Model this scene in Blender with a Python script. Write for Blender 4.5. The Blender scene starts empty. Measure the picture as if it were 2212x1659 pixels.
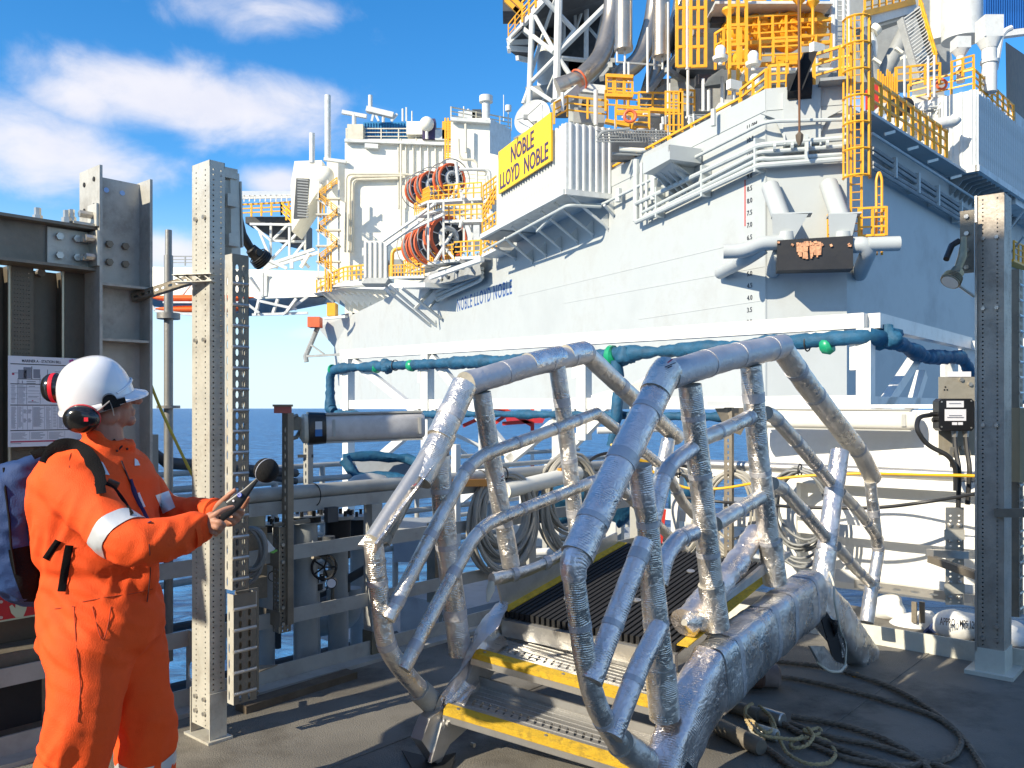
import bpy, math, random
from mathutils import Vector as V, Matrix, noise as mnoise
random.seed(7)
sc = bpy.context.scene
C = sc.collection
# ------------------------------------------------------------------ camera, world, sun, exposure
F = 1850.0          # focal length in picture units (picture 2212 x 1659), horizon at 882
EYE = 1.6
cam_d = bpy.data.cameras.new('camera'); cam = bpy.data.objects.new('camera', cam_d); C.objects.link(cam)
cam_d.sensor_width = 36.0; cam_d.lens = F / 2212.0 * 36.0
cam_d.shift_y = (882 - 829.5) / 2212.0
cam_d.clip_start = 0.05; cam_d.clip_end = 120000
cam.location = (0, 0, EYE); cam.rotation_euler = (math.pi / 2, 0, 0)
sc.camera = cam
sc.view_settings.view_transform = 'Standard'; sc.view_settings.look = 'None'
sc.view_settings.exposure = 0.66; sc.view_settings.gamma = 1.0; sc.view_settings.use_curve_mapping = False

SUN_AZ = math.radians(230.0)      # clockwise from +Y
SUN_EL = math.radians(30.0)
w = bpy.data.worlds.new("World"); sc.world = w; w.use_nodes = True
N = w.node_tree.nodes; L = w.node_tree.links; N.clear()
def wn(t, **k):
    n = N.new(t)
    for a, b in k.items(): setattr(n, a, b)
    return n
def wmath(op, a, b=None, c=None):
    n = wn('ShaderNodeMath', operation=op)
    for i, q in enumerate((a, b, c)):
        if q is None: continue
        if isinstance(q, (int, float)): n.inputs[i].default_value = q
        else: L.new(q, n.inputs[i])
    return n.outputs[0]
sky = wn('ShaderNodeTexSky'); sky.sky_type = 'NISHITA'; sky.sun_disc = False
sky.sun_elevation = SUN_EL; sky.sun_rotation = SUN_AZ; sky.altitude = 30
sky.air_density = 1.0; sky.dust_density = 0.1; sky.ozone_density = 4.0
hsv = wn('ShaderNodeHueSaturation'); hsv.inputs['Saturation'].default_value = 1.3; hsv.inputs['Value'].default_value = 1.28
L.new(sky.outputs[0], hsv.inputs['Color'])
tc = wn('ShaderNodeTexCoord'); sx = wn('ShaderNodeSeparateXYZ'); L.new(tc.outputs['Generated'], sx.inputs[0])
az = wmath('ARCTAN2', sx.outputs[0], sx.outputs[1]); el = wmath('ARCSINE', sx.outputs[2])
def AE(x, y):
    a = math.atan((x - 1106) / F); return a, math.atan((882 - y) / F * math.cos(a))
# clouds seen in the picture (centre, half sizes in radians); more cloud is added out of view to neutralise the fill light
blobs = [(180, 215, 0.07, 0.035, .9), (330, 205, .13, .045, 1.0), (470, 235, .16, .042, 1.0), (620, 215, .10, .032, .8), (760, 245, .09, .022, .45), (430, 300, .05, .028, .5),
         (50, 300, .12, .05, .9), (180, 350, .14, .032, .75), (10, 235, .05, .03, .5),
         (480, 30, .15, .03, .55), (590, 20, .10, .022, .6),
         (600, 395, .05, .022, 1.0), (660, 380, .03, .018, .6),
         (330, 545, .11, .030, .95), (410, 560, .06, .03, .8), (300, 590, .10, .02, .6), (620, 720, .08, .010, .5), (120, 700, .2, .02, .5), (1900, 300, .25, .05, .7), (1500, 500, .2, .05, .5)]
field = None
for x, y, sa, se, amp in blobs:
    a, e = AE(x, y)
    u = wmath('DIVIDE', wmath('SUBTRACT', az, a), sa); v = wmath('DIVIDE', wmath('SUBTRACT', el, e), se)
    d2 = wmath('ADD', wmath('MULTIPLY', u, u), wmath('MULTIPLY', v, v))
    g = wmath('MULTIPLY', wmath('EXPONENT', wmath('MULTIPLY', d2, -1.0)), amp)
    field = g if field is None else wmath('MAXIMUM', field, g)
cb = wn('ShaderNodeCombineXYZ'); L.new(az, cb.inputs[0]); L.new(wmath('MULTIPLY', el, 1.6), cb.inputs[1])
n1 = wn('ShaderNodeTexNoise'); n1.inputs['Scale'].default_value = 9; n1.inputs['Detail'].default_value = 9; n1.inputs['Roughness'].default_value = .58; n1.inputs['Distortion'].default_value = .35
L.new(cb.outputs[0], n1.inputs['Vector'])
n2 = wn('ShaderNodeTexNoise'); n2.inputs['Scale'].default_value = 2.2; n2.inputs['Detail'].default_value = 3
L.new(cb.outputs[0], n2.inputs['Vector'])
gen = wmath('MULTIPLY', wmath('SUBTRACT', n2.outputs[0], .36), 2.6)
away = wmath('MULTIPLY', wmath('GREATER_THAN', wmath('ABSOLUTE', az), .75), 1.0)
gen = wmath('MULTIPLY', gen, away)
tot = wmath('ADD', wmath('MAXIMUM', field, gen), wmath('MULTIPLY', wmath('SUBTRACT', n1.outputs[0], .5), 1.35))
mr = wn('ShaderNodeMapRange', interpolation_type='SMOOTHSTEP'); mr.inputs['From Min'].default_value = .22; mr.inputs['From Max'].default_value = .98
L.new(tot, mr.inputs['Value'])
cm = wn('ShaderNodeMix', data_type='RGBA')
n3 = wn('ShaderNodeTexNoise'); n3.inputs['Scale'].default_value = 11; n3.inputs['Detail'].default_value = 5; L.new(cb.outputs[0], n3.inputs['Vector'])
L.new(n3.outputs[0], cm.inputs[0]); cm.inputs[6].default_value = (4.6, 4.7, 5.5, 1); cm.inputs[7].default_value = (6.6, 6.3, 6.2, 1)
hz = wn('ShaderNodeMapRange', interpolation_type='SMOOTHSTEP'); hz.inputs['From Min'].default_value = -.01; hz.inputs['From Max'].default_value = .26; hz.inputs['To Min'].default_value = .92; hz.inputs['To Max'].default_value = 0; L.new(el, hz.inputs['Value'])
hx = wn('ShaderNodeMix', data_type='RGBA'); L.new(hz.outputs[0], hx.inputs[0]); L.new(hsv.outputs[0], hx.inputs[6]); hx.inputs[7].default_value = (4.6, 6.0, 6.9, 1)
mx = wn('ShaderNodeMix', data_type='RGBA'); L.new(wmath('MULTIPLY', mr.outputs[0], .9), mx.inputs[0]); L.new(hx.outputs[2], mx.inputs[6]); L.new(cm.outputs[2], mx.inputs[7])
bg = wn('ShaderNodeBackground'); bg.inputs['Strength'].default_value = .11
out = wn('ShaderNodeOutputWorld'); L.new(mx.outputs[2], bg.inputs[0]); L.new(bg.outputs[0], out.inputs[0])

sun_d = bpy.data.lights.new('sun', 'SUN'); sun_d.energy = 4.6; sun_d.angle = math.radians(.6); sun_d.color = (1, .90, .72)
sun = bpy.data.objects.new('sun', sun_d); C.objects.link(sun)
sdir = V((math.sin(SUN_AZ) * math.cos(SUN_EL), math.cos(SUN_AZ) * math.cos(SUN_EL), math.sin(SUN_EL)))
sun.rotation_euler = sdir.to_track_quat('Z', 'Y').to_euler(); sun.location = (-20, -20, 40)

# ------------------------------------------------------------------ measuring helpers: the photograph's picture units -> metres
def P(x, y, d): return V(((x - 1106) / F * d, d, EYE + (882 - y) / F * d))
class Plane:
    """a plane in the world (point, unit normal) on which outlines measured in the photograph get their true place"""
    def __init__(s, p, n): s.p = V(p); s.n = V(n).normalized()
    def __call__(s, x, y, off=0.0):
        r = V(((x - 1106) / F, 1.0, (882 - y) / F)); o = V((0, 0, EYE))
        t = ((s.p + s.n * off - o).dot(s.n)) / r.dot(s.n)
        return o + r * t
def clampf(a, lo, hi): return max(lo, min(hi, a))

# ------------------------------------------------------------------ mesh builder
class MB:
    def __init__(s): s.v = []; s.f = []; s.a = []; s.mi = []; s.cur = 0
    def add(s, vs, fs, att=None):
        b = len(s.v); s.v += [tuple(q) for q in vs]; s.a += (list(att) if att else [0.0] * len(vs))
        s.f += [tuple(i + b for i in f) for f in fs]; s.mi += [s.cur] * len(fs)
        return s
    def para(s, o, ex, ey, ez):
        o, ex, ey, ez = V(o), V(ex), V(ey), V(ez)
        vs = [o, o + ex, o + ex + ey, o + ey, o + ez, o + ex + ez, o + ex + ey + ez, o + ey + ez]
        fs = [(0, 3, 2, 1), (4, 5, 6, 7), (0, 1, 5, 4), (1, 2, 6, 5), (2, 3, 7, 6), (3, 0, 4, 7)]
        if ex.cross(ey).dot(ez) < 0: fs = [tuple(reversed(f)) for f in fs]
        return s.add(vs, fs)
    def box(s, c, size, rz=0.0):
        c = V(c); R = Matrix.Rotation(rz, 3, 'Z')
        ex, ey, ez = R @ V((size[0], 0, 0)), R @ V((0, size[1], 0)), V((0, 0, size[2]))
        return s.para(c - (ex + ey + ez) / 2, ex, ey, ez)
    def frame(s, p0, p1, up=(0, 0, 1)):
        d = (V(p1) - V(p0)); l = d.length; d = d / l if l else V((0, 0, 1)); up = V(up)
        if abs(d.dot(up)) > .98 * up.length: up = V((0, 1, 0)) if abs(d.y) < .9 else V((1, 0, 0))
        x = d.cross(up).normalized(); y = x.cross(d).normalized()
        return d, x, y, l
    def bar(s, p0, p1, w, h, up=(0, 0, 1)):
        d, x, y, l = s.frame(p0, p1, up)
        return s.para(V(p0) - x * w / 2 - y * h / 2, x * w, y * h, d * l)
    def sweep(s, prof, p0, p1, up=(0, 0, 1)):
        """closed 2D profile swept straight from p0 to p1"""
        d, x, y, l = s.frame(p0, p1, up); n = len(prof)
        a = [V(p0) + x * q[0] + y * q[1] for q in prof]; b = [q + d * l for q in a]
        fs = [(i, (i + 1) % n, n + (i + 1) % n, n + i) for i in range(n)] + [tuple(range(n - 1, -1, -1)), tuple(range(n, 2 * n))]
        return s.add(a + b, fs)
    def prism(s, poly, vec):
        a = [V(q) for q in poly]; n = len(a); b = [q + V(vec) for q in a]
        nn = V((0, 0, 0))
        for i in range(n): nn += (a[i] - a[0]).cross(a[(i + 1) % n] - a[0])
        fs = [tuple(range(n)), tuple(range(2 * n - 1, n - 1, -1))] + [(i, n + i, n + (i + 1) % n, (i + 1) % n) for i in range(n)]
        if nn.dot(V(vec)) > 0: fs = [tuple(reversed(f)) for f in fs]
        return s.add(a + b, fs)
    def tube(s, pts, r, n=8, caps=True, jit=0.0, up=None, flat=1.0, closed=False):
        pts = [V(p) for p in pts]; m = len(pts)
        rs = r if isinstance(r, (list, tuple)) else [r] * m
        tang = []
        for i in range(m):
            if closed: t = (pts[(i + 1) % m] - pts[i - 1])
            else: t = pts[min(i + 1, m - 1)] - pts[max(i - 1, 0)]
            tang.append(t.normalized() if t.length > 1e-9 else V((0, 0, 1)))
        t0 = tang[0]; ref = V(up) if up else (V((0, 0, 1)) if abs(t0.z) < .9 else V((1, 0, 0)))
        x = t0.cross(ref).normalized(); vs = []; at = []; acc = 0
        for i in range(m):
            t = tang[i]
            if i: acc += (pts[i] - pts[i - 1]).length
            x = (x - t * x.dot(t)); x = x.normalized() if x.length > 1e-6 else t.orthogonal().normalized()
            y = t.cross(x)
            k = 1.0
            if 0 < i < m - 1 and not closed:      # keep the thickness through a mitred corner
                d0 = (pts[i] - pts[i - 1]).normalized(); k = 1 / max(.55, d0.dot(t)); 
            for j in range(n):
                a = 2 * math.pi * j / n; rr = rs[i] * (1 + (random.uniform(-jit, jit) if jit else 0))
                vs.append(pts[i] + x * math.cos(a) * rr * (1 + (k - 1) * .5) + y * math.sin(a) * rr * flat * (1 + (k - 1) * .5)); at.append(acc)
        fs = []
        for i in range(m if closed else m - 1):
            i2 = (i + 1) % m
            for j in range(n):
                j2 = (j + 1) % n; fs.append((i * n + j, i * n + j2, i2 * n + j2, i2 * n + j))
        if caps and not closed: fs += [tuple(range(n - 1, -1, -1)), tuple(range((m - 1) * n, m * n))]
        return s.add(vs, fs, at)
    def rod(s, a, b, r, n=8): return s.tube([a, b], r, n)
    def loft(s, rings, cap=True, closed_ring=True):
        n = len(rings[0]); vs = [q for r in rings for q in r]; fs = []
        for i in range(len(rings) - 1):
            for j in range(n if closed_ring else n - 1):
                j2 = (j + 1) % n; fs.append((i * n + j, i * n + j2, (i + 1) * n + j2, (i + 1) * n + j))
        if cap: fs += [tuple(range(n - 1, -1, -1)), tuple(range(len(vs) - n, len(vs)))]
        return s.add(vs, fs)
    def sphere(s, c, r, nu=14, nv=8, R=None):
        c = V(c); rs = r if isinstance(r, (tuple, list)) else (r, r, r); vs = []; fs = []
        for i in range(nv + 1):
            th = math.pi * i / nv
            for j in range(nu):
                ph = 2 * math.pi * j / nu
                q = V((math.sin(th) * math.cos(ph) * rs[0], math.sin(th) * math.sin(ph) * rs[1], math.cos(th) * rs[2]))
                vs.append(c + (R @ q if R else q))
        for i in range(nv):
            for j in range(nu):
                j2 = (j + 1) % nu; fs.append((i * nu + j, (i + 1) * nu + j, (i + 1) * nu + j2, i * nu + j2))
        return s.add(vs, fs)
    def ring(s, c, axis, R, r, n=24, m=6, a0=0, a1=2 * math.pi):
        ax = V(axis).normalized(); x = ax.orthogonal().normalized(); y = ax.cross(x); full = abs(a1 - a0 - 2 * math.pi) < 1e-6
        pts = [V(c) + (x * math.cos(a0 + (a1 - a0) * i / n) + y * math.sin(a0 + (a1 - a0) * i / n)) * R for i in range(n if full else n + 1)]
        return s.tube(pts, r, m, closed=full)
    def perf(s, o, ex, ey, W, H, cols, pitch, hw, hh, th, start=None):
        """a plate W x H (axes ex, ey unit) with real holes: columns at x in cols, rows every pitch; hw, hh half sizes of the holes"""
        o, ex, ey = V(o), V(ex).normalized(), V(ey).normalized(); nz = ex.cross(ey)
        xs = [0.0]
        for a, b in zip(cols, cols[1:]): xs.append((a + b) / 2)
        xs.append(W); start = pitch / 2 if start is None else start
        nrow = max(1, int((H - start) / pitch)); ymax = start - pitch / 2 + nrow * pitch
        def pt(x, y, z): return o + ex * x + ey * y - nz * z
        def slab(x0, x1, y0, y1):
            if y1 - y0 > 1e-5: s.para(pt(x0, y0, th), ex * (x1 - x0), ey * (y1 - y0), nz * th)
        slab(0, W, 0, start - pitch / 2); slab(0, W, ymax, H)
        k = .45
        for ci, cx in enumerate(cols):
            x0, x1 = xs[ci], xs[ci + 1]
            for r in range(nrow):
                cy = start + r * pitch; y0, y1 = cy - pitch / 2, cy + pitch / 2
                ho = [(hw, -hh * k), (hw, hh * k), (hw * k, hh), (-hw * k, hh), (-hw, hh * k), (-hw, -hh * k), (-hw * k, -hh), (hw * k, -hh)]
                ou = [(x1, cy - hh * k), (x1, cy + hh * k), (cx + hw * k, y1), (cx - hw * k, y1), (x0, cy + hh * k), (x0, cy - hh * k), (cx - hw * k, y0), (cx + hw * k, y0)]
                cor = [(x1, y1), (x0, y1), (x0, y0), (x1, y0)]
                vs = []
                for z in (0, th):
                    vs += [pt(cx + a, cy + b, z) for a, b in ho] + [pt(a, b, z) for a, b in ou] + [pt(a, b, z) for a, b in cor]
                fs = []
                for q in range(8):
                    q2 = (q + 1) % 8
                    if q % 2 == 0: f = (q, 8 + q, 8 + q2, q2)
                    else: f = (q, 8 + q, 16 + (q - 1) // 2, 8 + q2, q2)
                    fs.append(f); fs.append(tuple(20 + i for i in reversed(f))); fs.append((q, q2, 20 + q2, 20 + q))
                s.add(vs, fs)
        return s
    def build(s, name, mats, parent=None, smooth=None, kind=None, origin=None):
        me = bpy.data.meshes.new(name); 
        if not s.v: s.box((0, 0, 0), (.001, .001, .001))
        n = len(s.v)
        if origin is None:
            lo = [min(q[i] for q in s.v) for i in range(3)]; hi = [max(q[i] for q in s.v) for i in range(3)]
            c = V([(a + b) / 2 for a, b in zip(lo, hi)])
            if parent is None: c.z = lo[2]
        else: c = V(origin)
        me.from_pydata([(q[0] - c.x, q[1] - c.y, q[2] - c.z) for q in s.v], [], s.f)
        mats = mats if isinstance(mats, (list, tuple)) else [mats]
        for m_ in mats: me.materials.append(m_)
        if len(mats) > 1: me.polygons.foreach_set('material_index', s.mi)
        if any(s.a):
            at = me.attributes.new('tv', 'FLOAT', 'POINT'); at.data.foreach_set('value', s.a)
        if smooth is None: smooth = 38
        if smooth:
            me.polygons.foreach_set('use_smooth', [True] * len(me.polygons)); me.set_sharp_from_angle(angle=math.radians(smooth))
        o = bpy.data.objects.new(name, me); C.objects.link(o); place(o, c, parent)
        if kind: o['kind'] = kind
        return o
WL = {}
def place(o, wpos, parent):
    if parent is not None: o.parent = parent; o.location = V(wpos) - WL[parent.name]
    else: o.location = wpos
    WL[o.name] = V(wpos)
def tag(o, label, cat, group=None, kind=None):
    if label: o['label'] = label
    if cat: o['category'] = cat
    if group: o['group'] = group
    if kind: o['kind'] = kind
    return o
def thing(name, label, cat, loc, group=None):
    o = bpy.data.objects.new(name, None); C.objects.link(o); o.empty_display_size = .2; place(o, V(loc), None)
    return tag(o, label, cat, group)
def dup(o, delta, parent=None, label=None):
    c = o.copy(); C.objects.link(c)
    if parent is None:
        c.location = o.location + V(delta); WL[c.name] = WL[o.name] + V(delta)
        if label: c['label'] = label
    else: c.parent = parent; WL[c.name] = WL[o.name] + V(delta)
    for ch in [q for q in o.children]: dup(ch, delta, c)
    return c
def fillet(pts, r, n=5):
    pts = [V(p) for p in pts]; out_ = [pts[0]]
    for i in range(1, len(pts) - 1):
        a, b, c = pts[i - 1], pts[i], pts[i + 1]; d0 = (a - b); d1 = (c - b)
        rr = min(r, d0.length * .45, d1.length * .45); p0 = b + d0.normalized() * rr; p1 = b + d1.normalized() * rr
        for k in range(n + 1):
            t = k / n; out_.append(p0 * (1 - t) ** 2 + b * 2 * t * (1 - t) + p1 * t * t)
    out_.append(pts[-1]); return out_
def dense(pts, step):
    out_ = [V(pts[0])]
    for a, b in zip(pts, pts[1:]):
        a, b = V(a), V(b); k = max(1, int(round((b - a).length / step)))
        out_ += [a.lerp(b, i / k) for i in range(1, k + 1)]
    return out_
def text(s_, name, mat, o, ex, ez, width=None, height=.1, depth=.004, parent=None, bold=True, sx_=None):
    """lettering: o is the lower left corner, ex and ez unit vectors along and up; height is the capital height"""
    cu = bpy.data.curves.new(name, 'FONT'); cu.body = s_; cu.size = 1; cu.extrude = 0.0; cu.offset = .012 if bold else 0; cu.resolution_u = 3; cu.space_character = 1.16 if name == 'hull_name' else 1.0
    to = bpy.data.objects.new(name + '_tmp', cu); C.objects.link(to)
    bpy.context.view_layer.update()
    dg = bpy.context.evaluated_depsgraph_get(); me = bpy.data.meshes.new_from_object(to.evaluated_get(dg))
    bpy.data.objects.remove(to); bpy.data.curves.remove(cu)
    xs = [q.co.x for q in me.vertices]; ys = [q.co.y for q in me.vertices]; x0, x1, y1 = min(xs), max(xs), max(ys)
    ky = height / y1; kx = (width / (x1 - x0)) if width else ky
    ex, ez = V(ex).normalized(), V(ez).normalized(); nz = ex.cross(ez)
    b = MB(); vs = [V(o) + ex * (q.co.x - x0) * kx + ez * q.co.y * ky for q in me.vertices]
    fs = [tuple(p.vertices) for p in me.polygons]; n = len(vs)
    b.add([q + nz * depth for q in vs] , fs)
    ed = {}
    for f in fs:
        for i in range(len(f)):
            a, c = f[i], f[(i + 1) % len(f)]; ed[(a, c)] = 1
    side = [(a, c) for (a, c) in ed if (c, a) not in ed]
    b.add([q + nz * depth for q in vs] + vs, [(c, a, a + n, c + n) for a, c in side])
    bpy.data.meshes.remove(me)
    return b.build(name, mat, parent, smooth=0)

# ------------------------------------------------------------------ materials
MATS = {}
def mat(name, col, rough=.5, metal=0.0, var=.12, vscale=3.0, bump=.0, bscale=40.0, dirt=None, dscale=1.5, damt=.5, spec=.5, coord='Object', alpha=None, trans=0, emit=None, ior=None, coat=0):
    if name in MATS: return MATS[name]
    m = bpy.data.materials.new(name); m.use_nodes = True; nt = m.node_tree; nd = nt.nodes; lk = nt.links
    b = nd['Principled BSDF']; b.inputs['Roughness'].default_value = rough; b.inputs['Metallic'].default_value = metal
    b.inputs['Specular IOR Level'].default_value = spec; b.inputs['Coat Weight'].default_value = coat
    if ior: b.inputs['IOR'].default_value = ior
    t = nd.new('ShaderNodeNewGeometry') if coord == 'World' else nd.new('ShaderNodeTexCoord'); vec = t.outputs['Position'] if coord == 'World' else t.outputs['Object']
    n = nd.new('ShaderNodeTexNoise'); n.inputs['Scale'].default_value = vscale; n.inputs['Detail'].default_value = 5; n.inputs['Roughness'].default_value = .62; lk.new(vec, n.inputs['Vector'])
    mp = nd.new('ShaderNodeMapRange'); mp.inputs['From Min'].default_value = .3; mp.inputs['From Max'].default_value = .7; mp.inputs['To Min'].default_value = 1 - var; mp.inputs['To Max'].default_value = 1 + var; lk.new(n.outputs[0], mp.inputs[0])
    mm = nd.new('ShaderNodeVectorMath'); mm.operation = 'SCALE'; mm.inputs[0].default_value = col[:3]; lk.new(mp.outputs[0], mm.inputs['Scale'])
    colo = mm.outputs[0]
    if dirt:
        n2 = nd.new('ShaderNodeTexNoise'); n2.inputs['Scale'].default_value = dscale; n2.inputs['Detail'].default_value = 8; n2.inputs['Roughness'].default_value = .7; lk.new(vec, n2.inputs['Vector'])
        m2 = nd.new('ShaderNodeMapRange'); m2.inputs['From Min'].default_value = .5; m2.inputs['From Max'].default_value = .68; m2.inputs['To Max'].default_value = damt; lk.new(n2.outputs[0], m2.inputs[0])
        x = nd.new('ShaderNodeMix'); x.data_type = 'RGBA'; lk.new(m2.outputs[0], x.inputs[0]); lk.new(colo, x.inputs[6]); x.inputs[7].default_value = (*dirt, 1); colo = x.outputs[2]
        m3 = nd.new('ShaderNodeMapRange'); m3.inputs['To Min'].default_value = rough; m3.inputs['To Max'].default_value = min(1, rough + .25); lk.new(m2.outputs[0], m3.inputs[0]); lk.new(m3.outputs[0], b.inputs['Roughness'])
    lk.new(colo, b.inputs['Base Color'])
    if bump:
        n3 = nd.new('ShaderNodeTexNoise'); n3.inputs['Scale'].default_value = bscale; n3.inputs['Detail'].default_value = 4; lk.new(vec, n3.inputs['Vector'])
        bp = nd.new('ShaderNodeBump'); bp.inputs['Strength'].default_value = bump; bp.inputs['Distance'].default_value = .01; lk.new(n3.outputs[0], bp.inputs['Height']); lk.new(bp.outputs[0], b.inputs['Normal'])
    if trans: b.inputs['Transmission Weight'].default_value = trans
    if alpha is not None: b.inputs['Alpha'].default_value = alpha
    if emit: b.inputs['Emission Color'].default_value = (*col[:3], 1); b.inputs['Emission Strength'].default_value = emit
    MATS[name] = m; return m
def foil_mat(name, col=(.86, .81, .74), rough=.29, ribs=120.0, rib=.5, crink=.6, metal=.9):
    m = bpy.data.materials.new(name); m.use_nodes = True; nt = m.node_tree; nd = nt.nodes; lk = nt.links
    b = nd['Principled BSDF']; b.inputs['Metallic'].default_value = metal
    t = nd.new('ShaderNodeTexCoord'); at = nd.new('ShaderNodeAttribute'); at.attribute_name = 'tv'
    n = nd.new('ShaderNodeTexNoise'); n.inputs['Scale'].default_value = 5; n.inputs['Detail'].default_value = 5; lk.new(t.outputs['Object'], n.inputs['Vector'])
    cr = nd.new('ShaderNodeMapRange'); cr.inputs['From Min'].default_value = .35; cr.inputs['From Max'].default_value = .7; cr.inputs['To Min'].default_value = rough - .08; cr.inputs['To Max'].default_value = rough + .17; lk.new(n.outputs[0], cr.inputs[0]); lk.new(cr.outputs[0], b.inputs['Roughness'])
    cc = nd.new('ShaderNodeMapRange'); cc.inputs['From Min'].default_value = .3; cc.inputs['From Max'].default_value = .7; cc.inputs['To Min'].default_value = .72; cc.inputs['To Max'].default_value = 1.05; lk.new(n.outputs[0], cc.inputs[0])
    mm = nd.new('ShaderNodeVectorMath'); mm.operation = 'SCALE'; mm.inputs[0].default_value = col; lk.new(cc.outputs[0], mm.inputs['Scale']); lk.new(mm.outputs[0], b.inputs['Base Color'])
    # fine hoops round the tube (position along it), wobbling, plus crumples
    nw = nd.new('ShaderNodeTexNoise'); nw.inputs['Scale'].default_value = 9; lk.new(t.outputs['Object'], nw.inputs['Vector'])
    a1 = nd.new('ShaderNodeMath'); a1.operation = 'MULTIPLY_ADD'; lk.new(nw.outputs[0], a1.inputs[0]); a1.inputs[1].default_value = .035; lk.new(at.outputs['Fac'], a1.inputs[2])
    a2 = nd.new('ShaderNodeMath'); a2.operation = 'MULTIPLY'; lk.new(a1.outputs[0], a2.inputs[0]); a2.inputs[1].default_value = ribs * 6.283
    a3 = nd.new('ShaderNodeMath'); a3.operation = 'SINE'; lk.new(a2.outputs[0], a3.inputs[0])
    pn = nd.new('ShaderNodeTexNoise'); pn.inputs['Scale'].default_value = 14; pn.inputs['Detail'].default_value = 2; lk.new(t.outputs['Object'], pn.inputs['Vector'])
    pm = nd.new('ShaderNodeMapRange'); pm.inputs['From Min'].default_value = .42; pm.inputs['From Max'].default_value = .6; lk.new(pn.outputs[0], pm.inputs[0])
    a4 = nd.new('ShaderNodeMath'); a4.operation = 'MULTIPLY'; lk.new(a3.outputs[0], a4.inputs[0]); lk.new(pm.outputs[0], a4.inputs[1])
    b1 = nd.new('ShaderNodeBump'); b1.inputs['Strength'].default_value = rib; b1.inputs['Distance'].default_value = .0016; lk.new(a4.outputs[0], b1.inputs['Height'])
    v = nd.new('ShaderNodeTexVoronoi'); v.feature = 'DISTANCE_TO_EDGE'; v.inputs['Scale'].default_value = 17; lk.new(t.outputs['Object'], v.inputs['Vector'])
    n5 = nd.new('ShaderNodeTexNoise'); n5.inputs['Scale'].default_value = 30; n5.inputs['Detail'].default_value = 6; n5.inputs['Distortion'].default_value = 1.5; lk.new(t.outputs['Object'], n5.inputs['Vector'])
    ad = nd.new('ShaderNodeMath'); ad.operation = 'MULTIPLY_ADD'; lk.new(v.outputs[0], ad.inputs[0]); ad.inputs[1].default_value = .8; lk.new(n5.outputs[0], ad.inputs[2])
    b2 = nd.new('ShaderNodeBump'); b2.inputs['Strength'].default_value = crink; b2.inputs['Distance'].default_value = .009; lk.new(ad.outputs[0], b2.inputs['Height']); lk.new(b1.outputs[0], b2.inputs['Normal']); lk.new(b2.outputs[0], b.inputs['Normal'])
    MATS[name] = m; return m
M_foil = foil_mat('foil_wrap')
M_foil_lilac = foil_mat('foil_wrap_lilac', (.86, .79, .76), .31, 110, .45, .6)  # lilac tint paints in the sky reflection on the shaded tubes
M_tape = foil_mat('foil_tape', (.60, .59, .60), .45, 60, .1, .4, .65)
M_galv = mat('galvanised_steel', (.56, .54, .47), .42, .25, .12, 6, .15, 60, dirt=(.24, .20, .15), dscale=5, damt=.55)
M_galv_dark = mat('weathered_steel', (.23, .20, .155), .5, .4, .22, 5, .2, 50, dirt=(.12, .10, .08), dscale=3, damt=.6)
M_stain = mat('stainless_steel', (.50, .48, .44), .33, .75, .14, 5, .1, 60)
M_alu = mat('aluminium', (.55, .54, .52), .38, .75, .1, 7, .08, 60, dirt=(.3, .28, .25), dscale=5, damt=.4)
M_greypaint = mat('grey_rail_paint', (.36, .36, .335), .5, 0, .1, 6, .05, 30, dirt=(.22, .20, .17), dscale=5, damt=.45)
M_white = mat('white_frame_paint', (.72, .71, .66), .42, 0, .06, 2, .04, 20, dirt=(.5, .44, .36), dscale=6, damt=.3)
M_deck = mat('deck_coating', (.172, .158, .132), .7, 0, .35, .9, .6, 130, dirt=(.06, .05, .038), dscale=1.6, damt=.75, coord='World')
M_cream = mat('cream_paint', (.62, .61, .52), .5, 0, .08, 4, .05, 30, dirt=(.35, .3, .22), dscale=7, damt=.3)
M_blackp = mat('black_plastic', (.012, .012, .013), .35, 0, .2, 6, .05, 60)
M_blackm = mat('black_matt', (.014, .014, .015), .8, 0, .2, 6, .1, 90)
M_rubber = mat('rubber', (.02, .02, .02), .6)
M_yellow_nose = mat('yellow_grit', (.75, .47, .03), .85, 0, .14, 25, .7, 300, dirt=(.25, .17, .05), dscale=30, damt=.6)
M_yellow = mat('yellow_paint', (.85, .40, .02), .45, 0, .1, 1.5, dirt=(.5, .22, .05), dscale=2.2, damt=.35)
M_red = mat('red_paint', (.55, .03, .02), .45)
M_bluewrap = mat('blue_tarpaulin', (.007, .078, .155), .68, 0, .35, 6, .9, 22, dirt=(.01, .06, .11), dscale=7, damt=.6)
M_green = mat('green_tape', (.01, .28, .13), .35)
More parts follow.
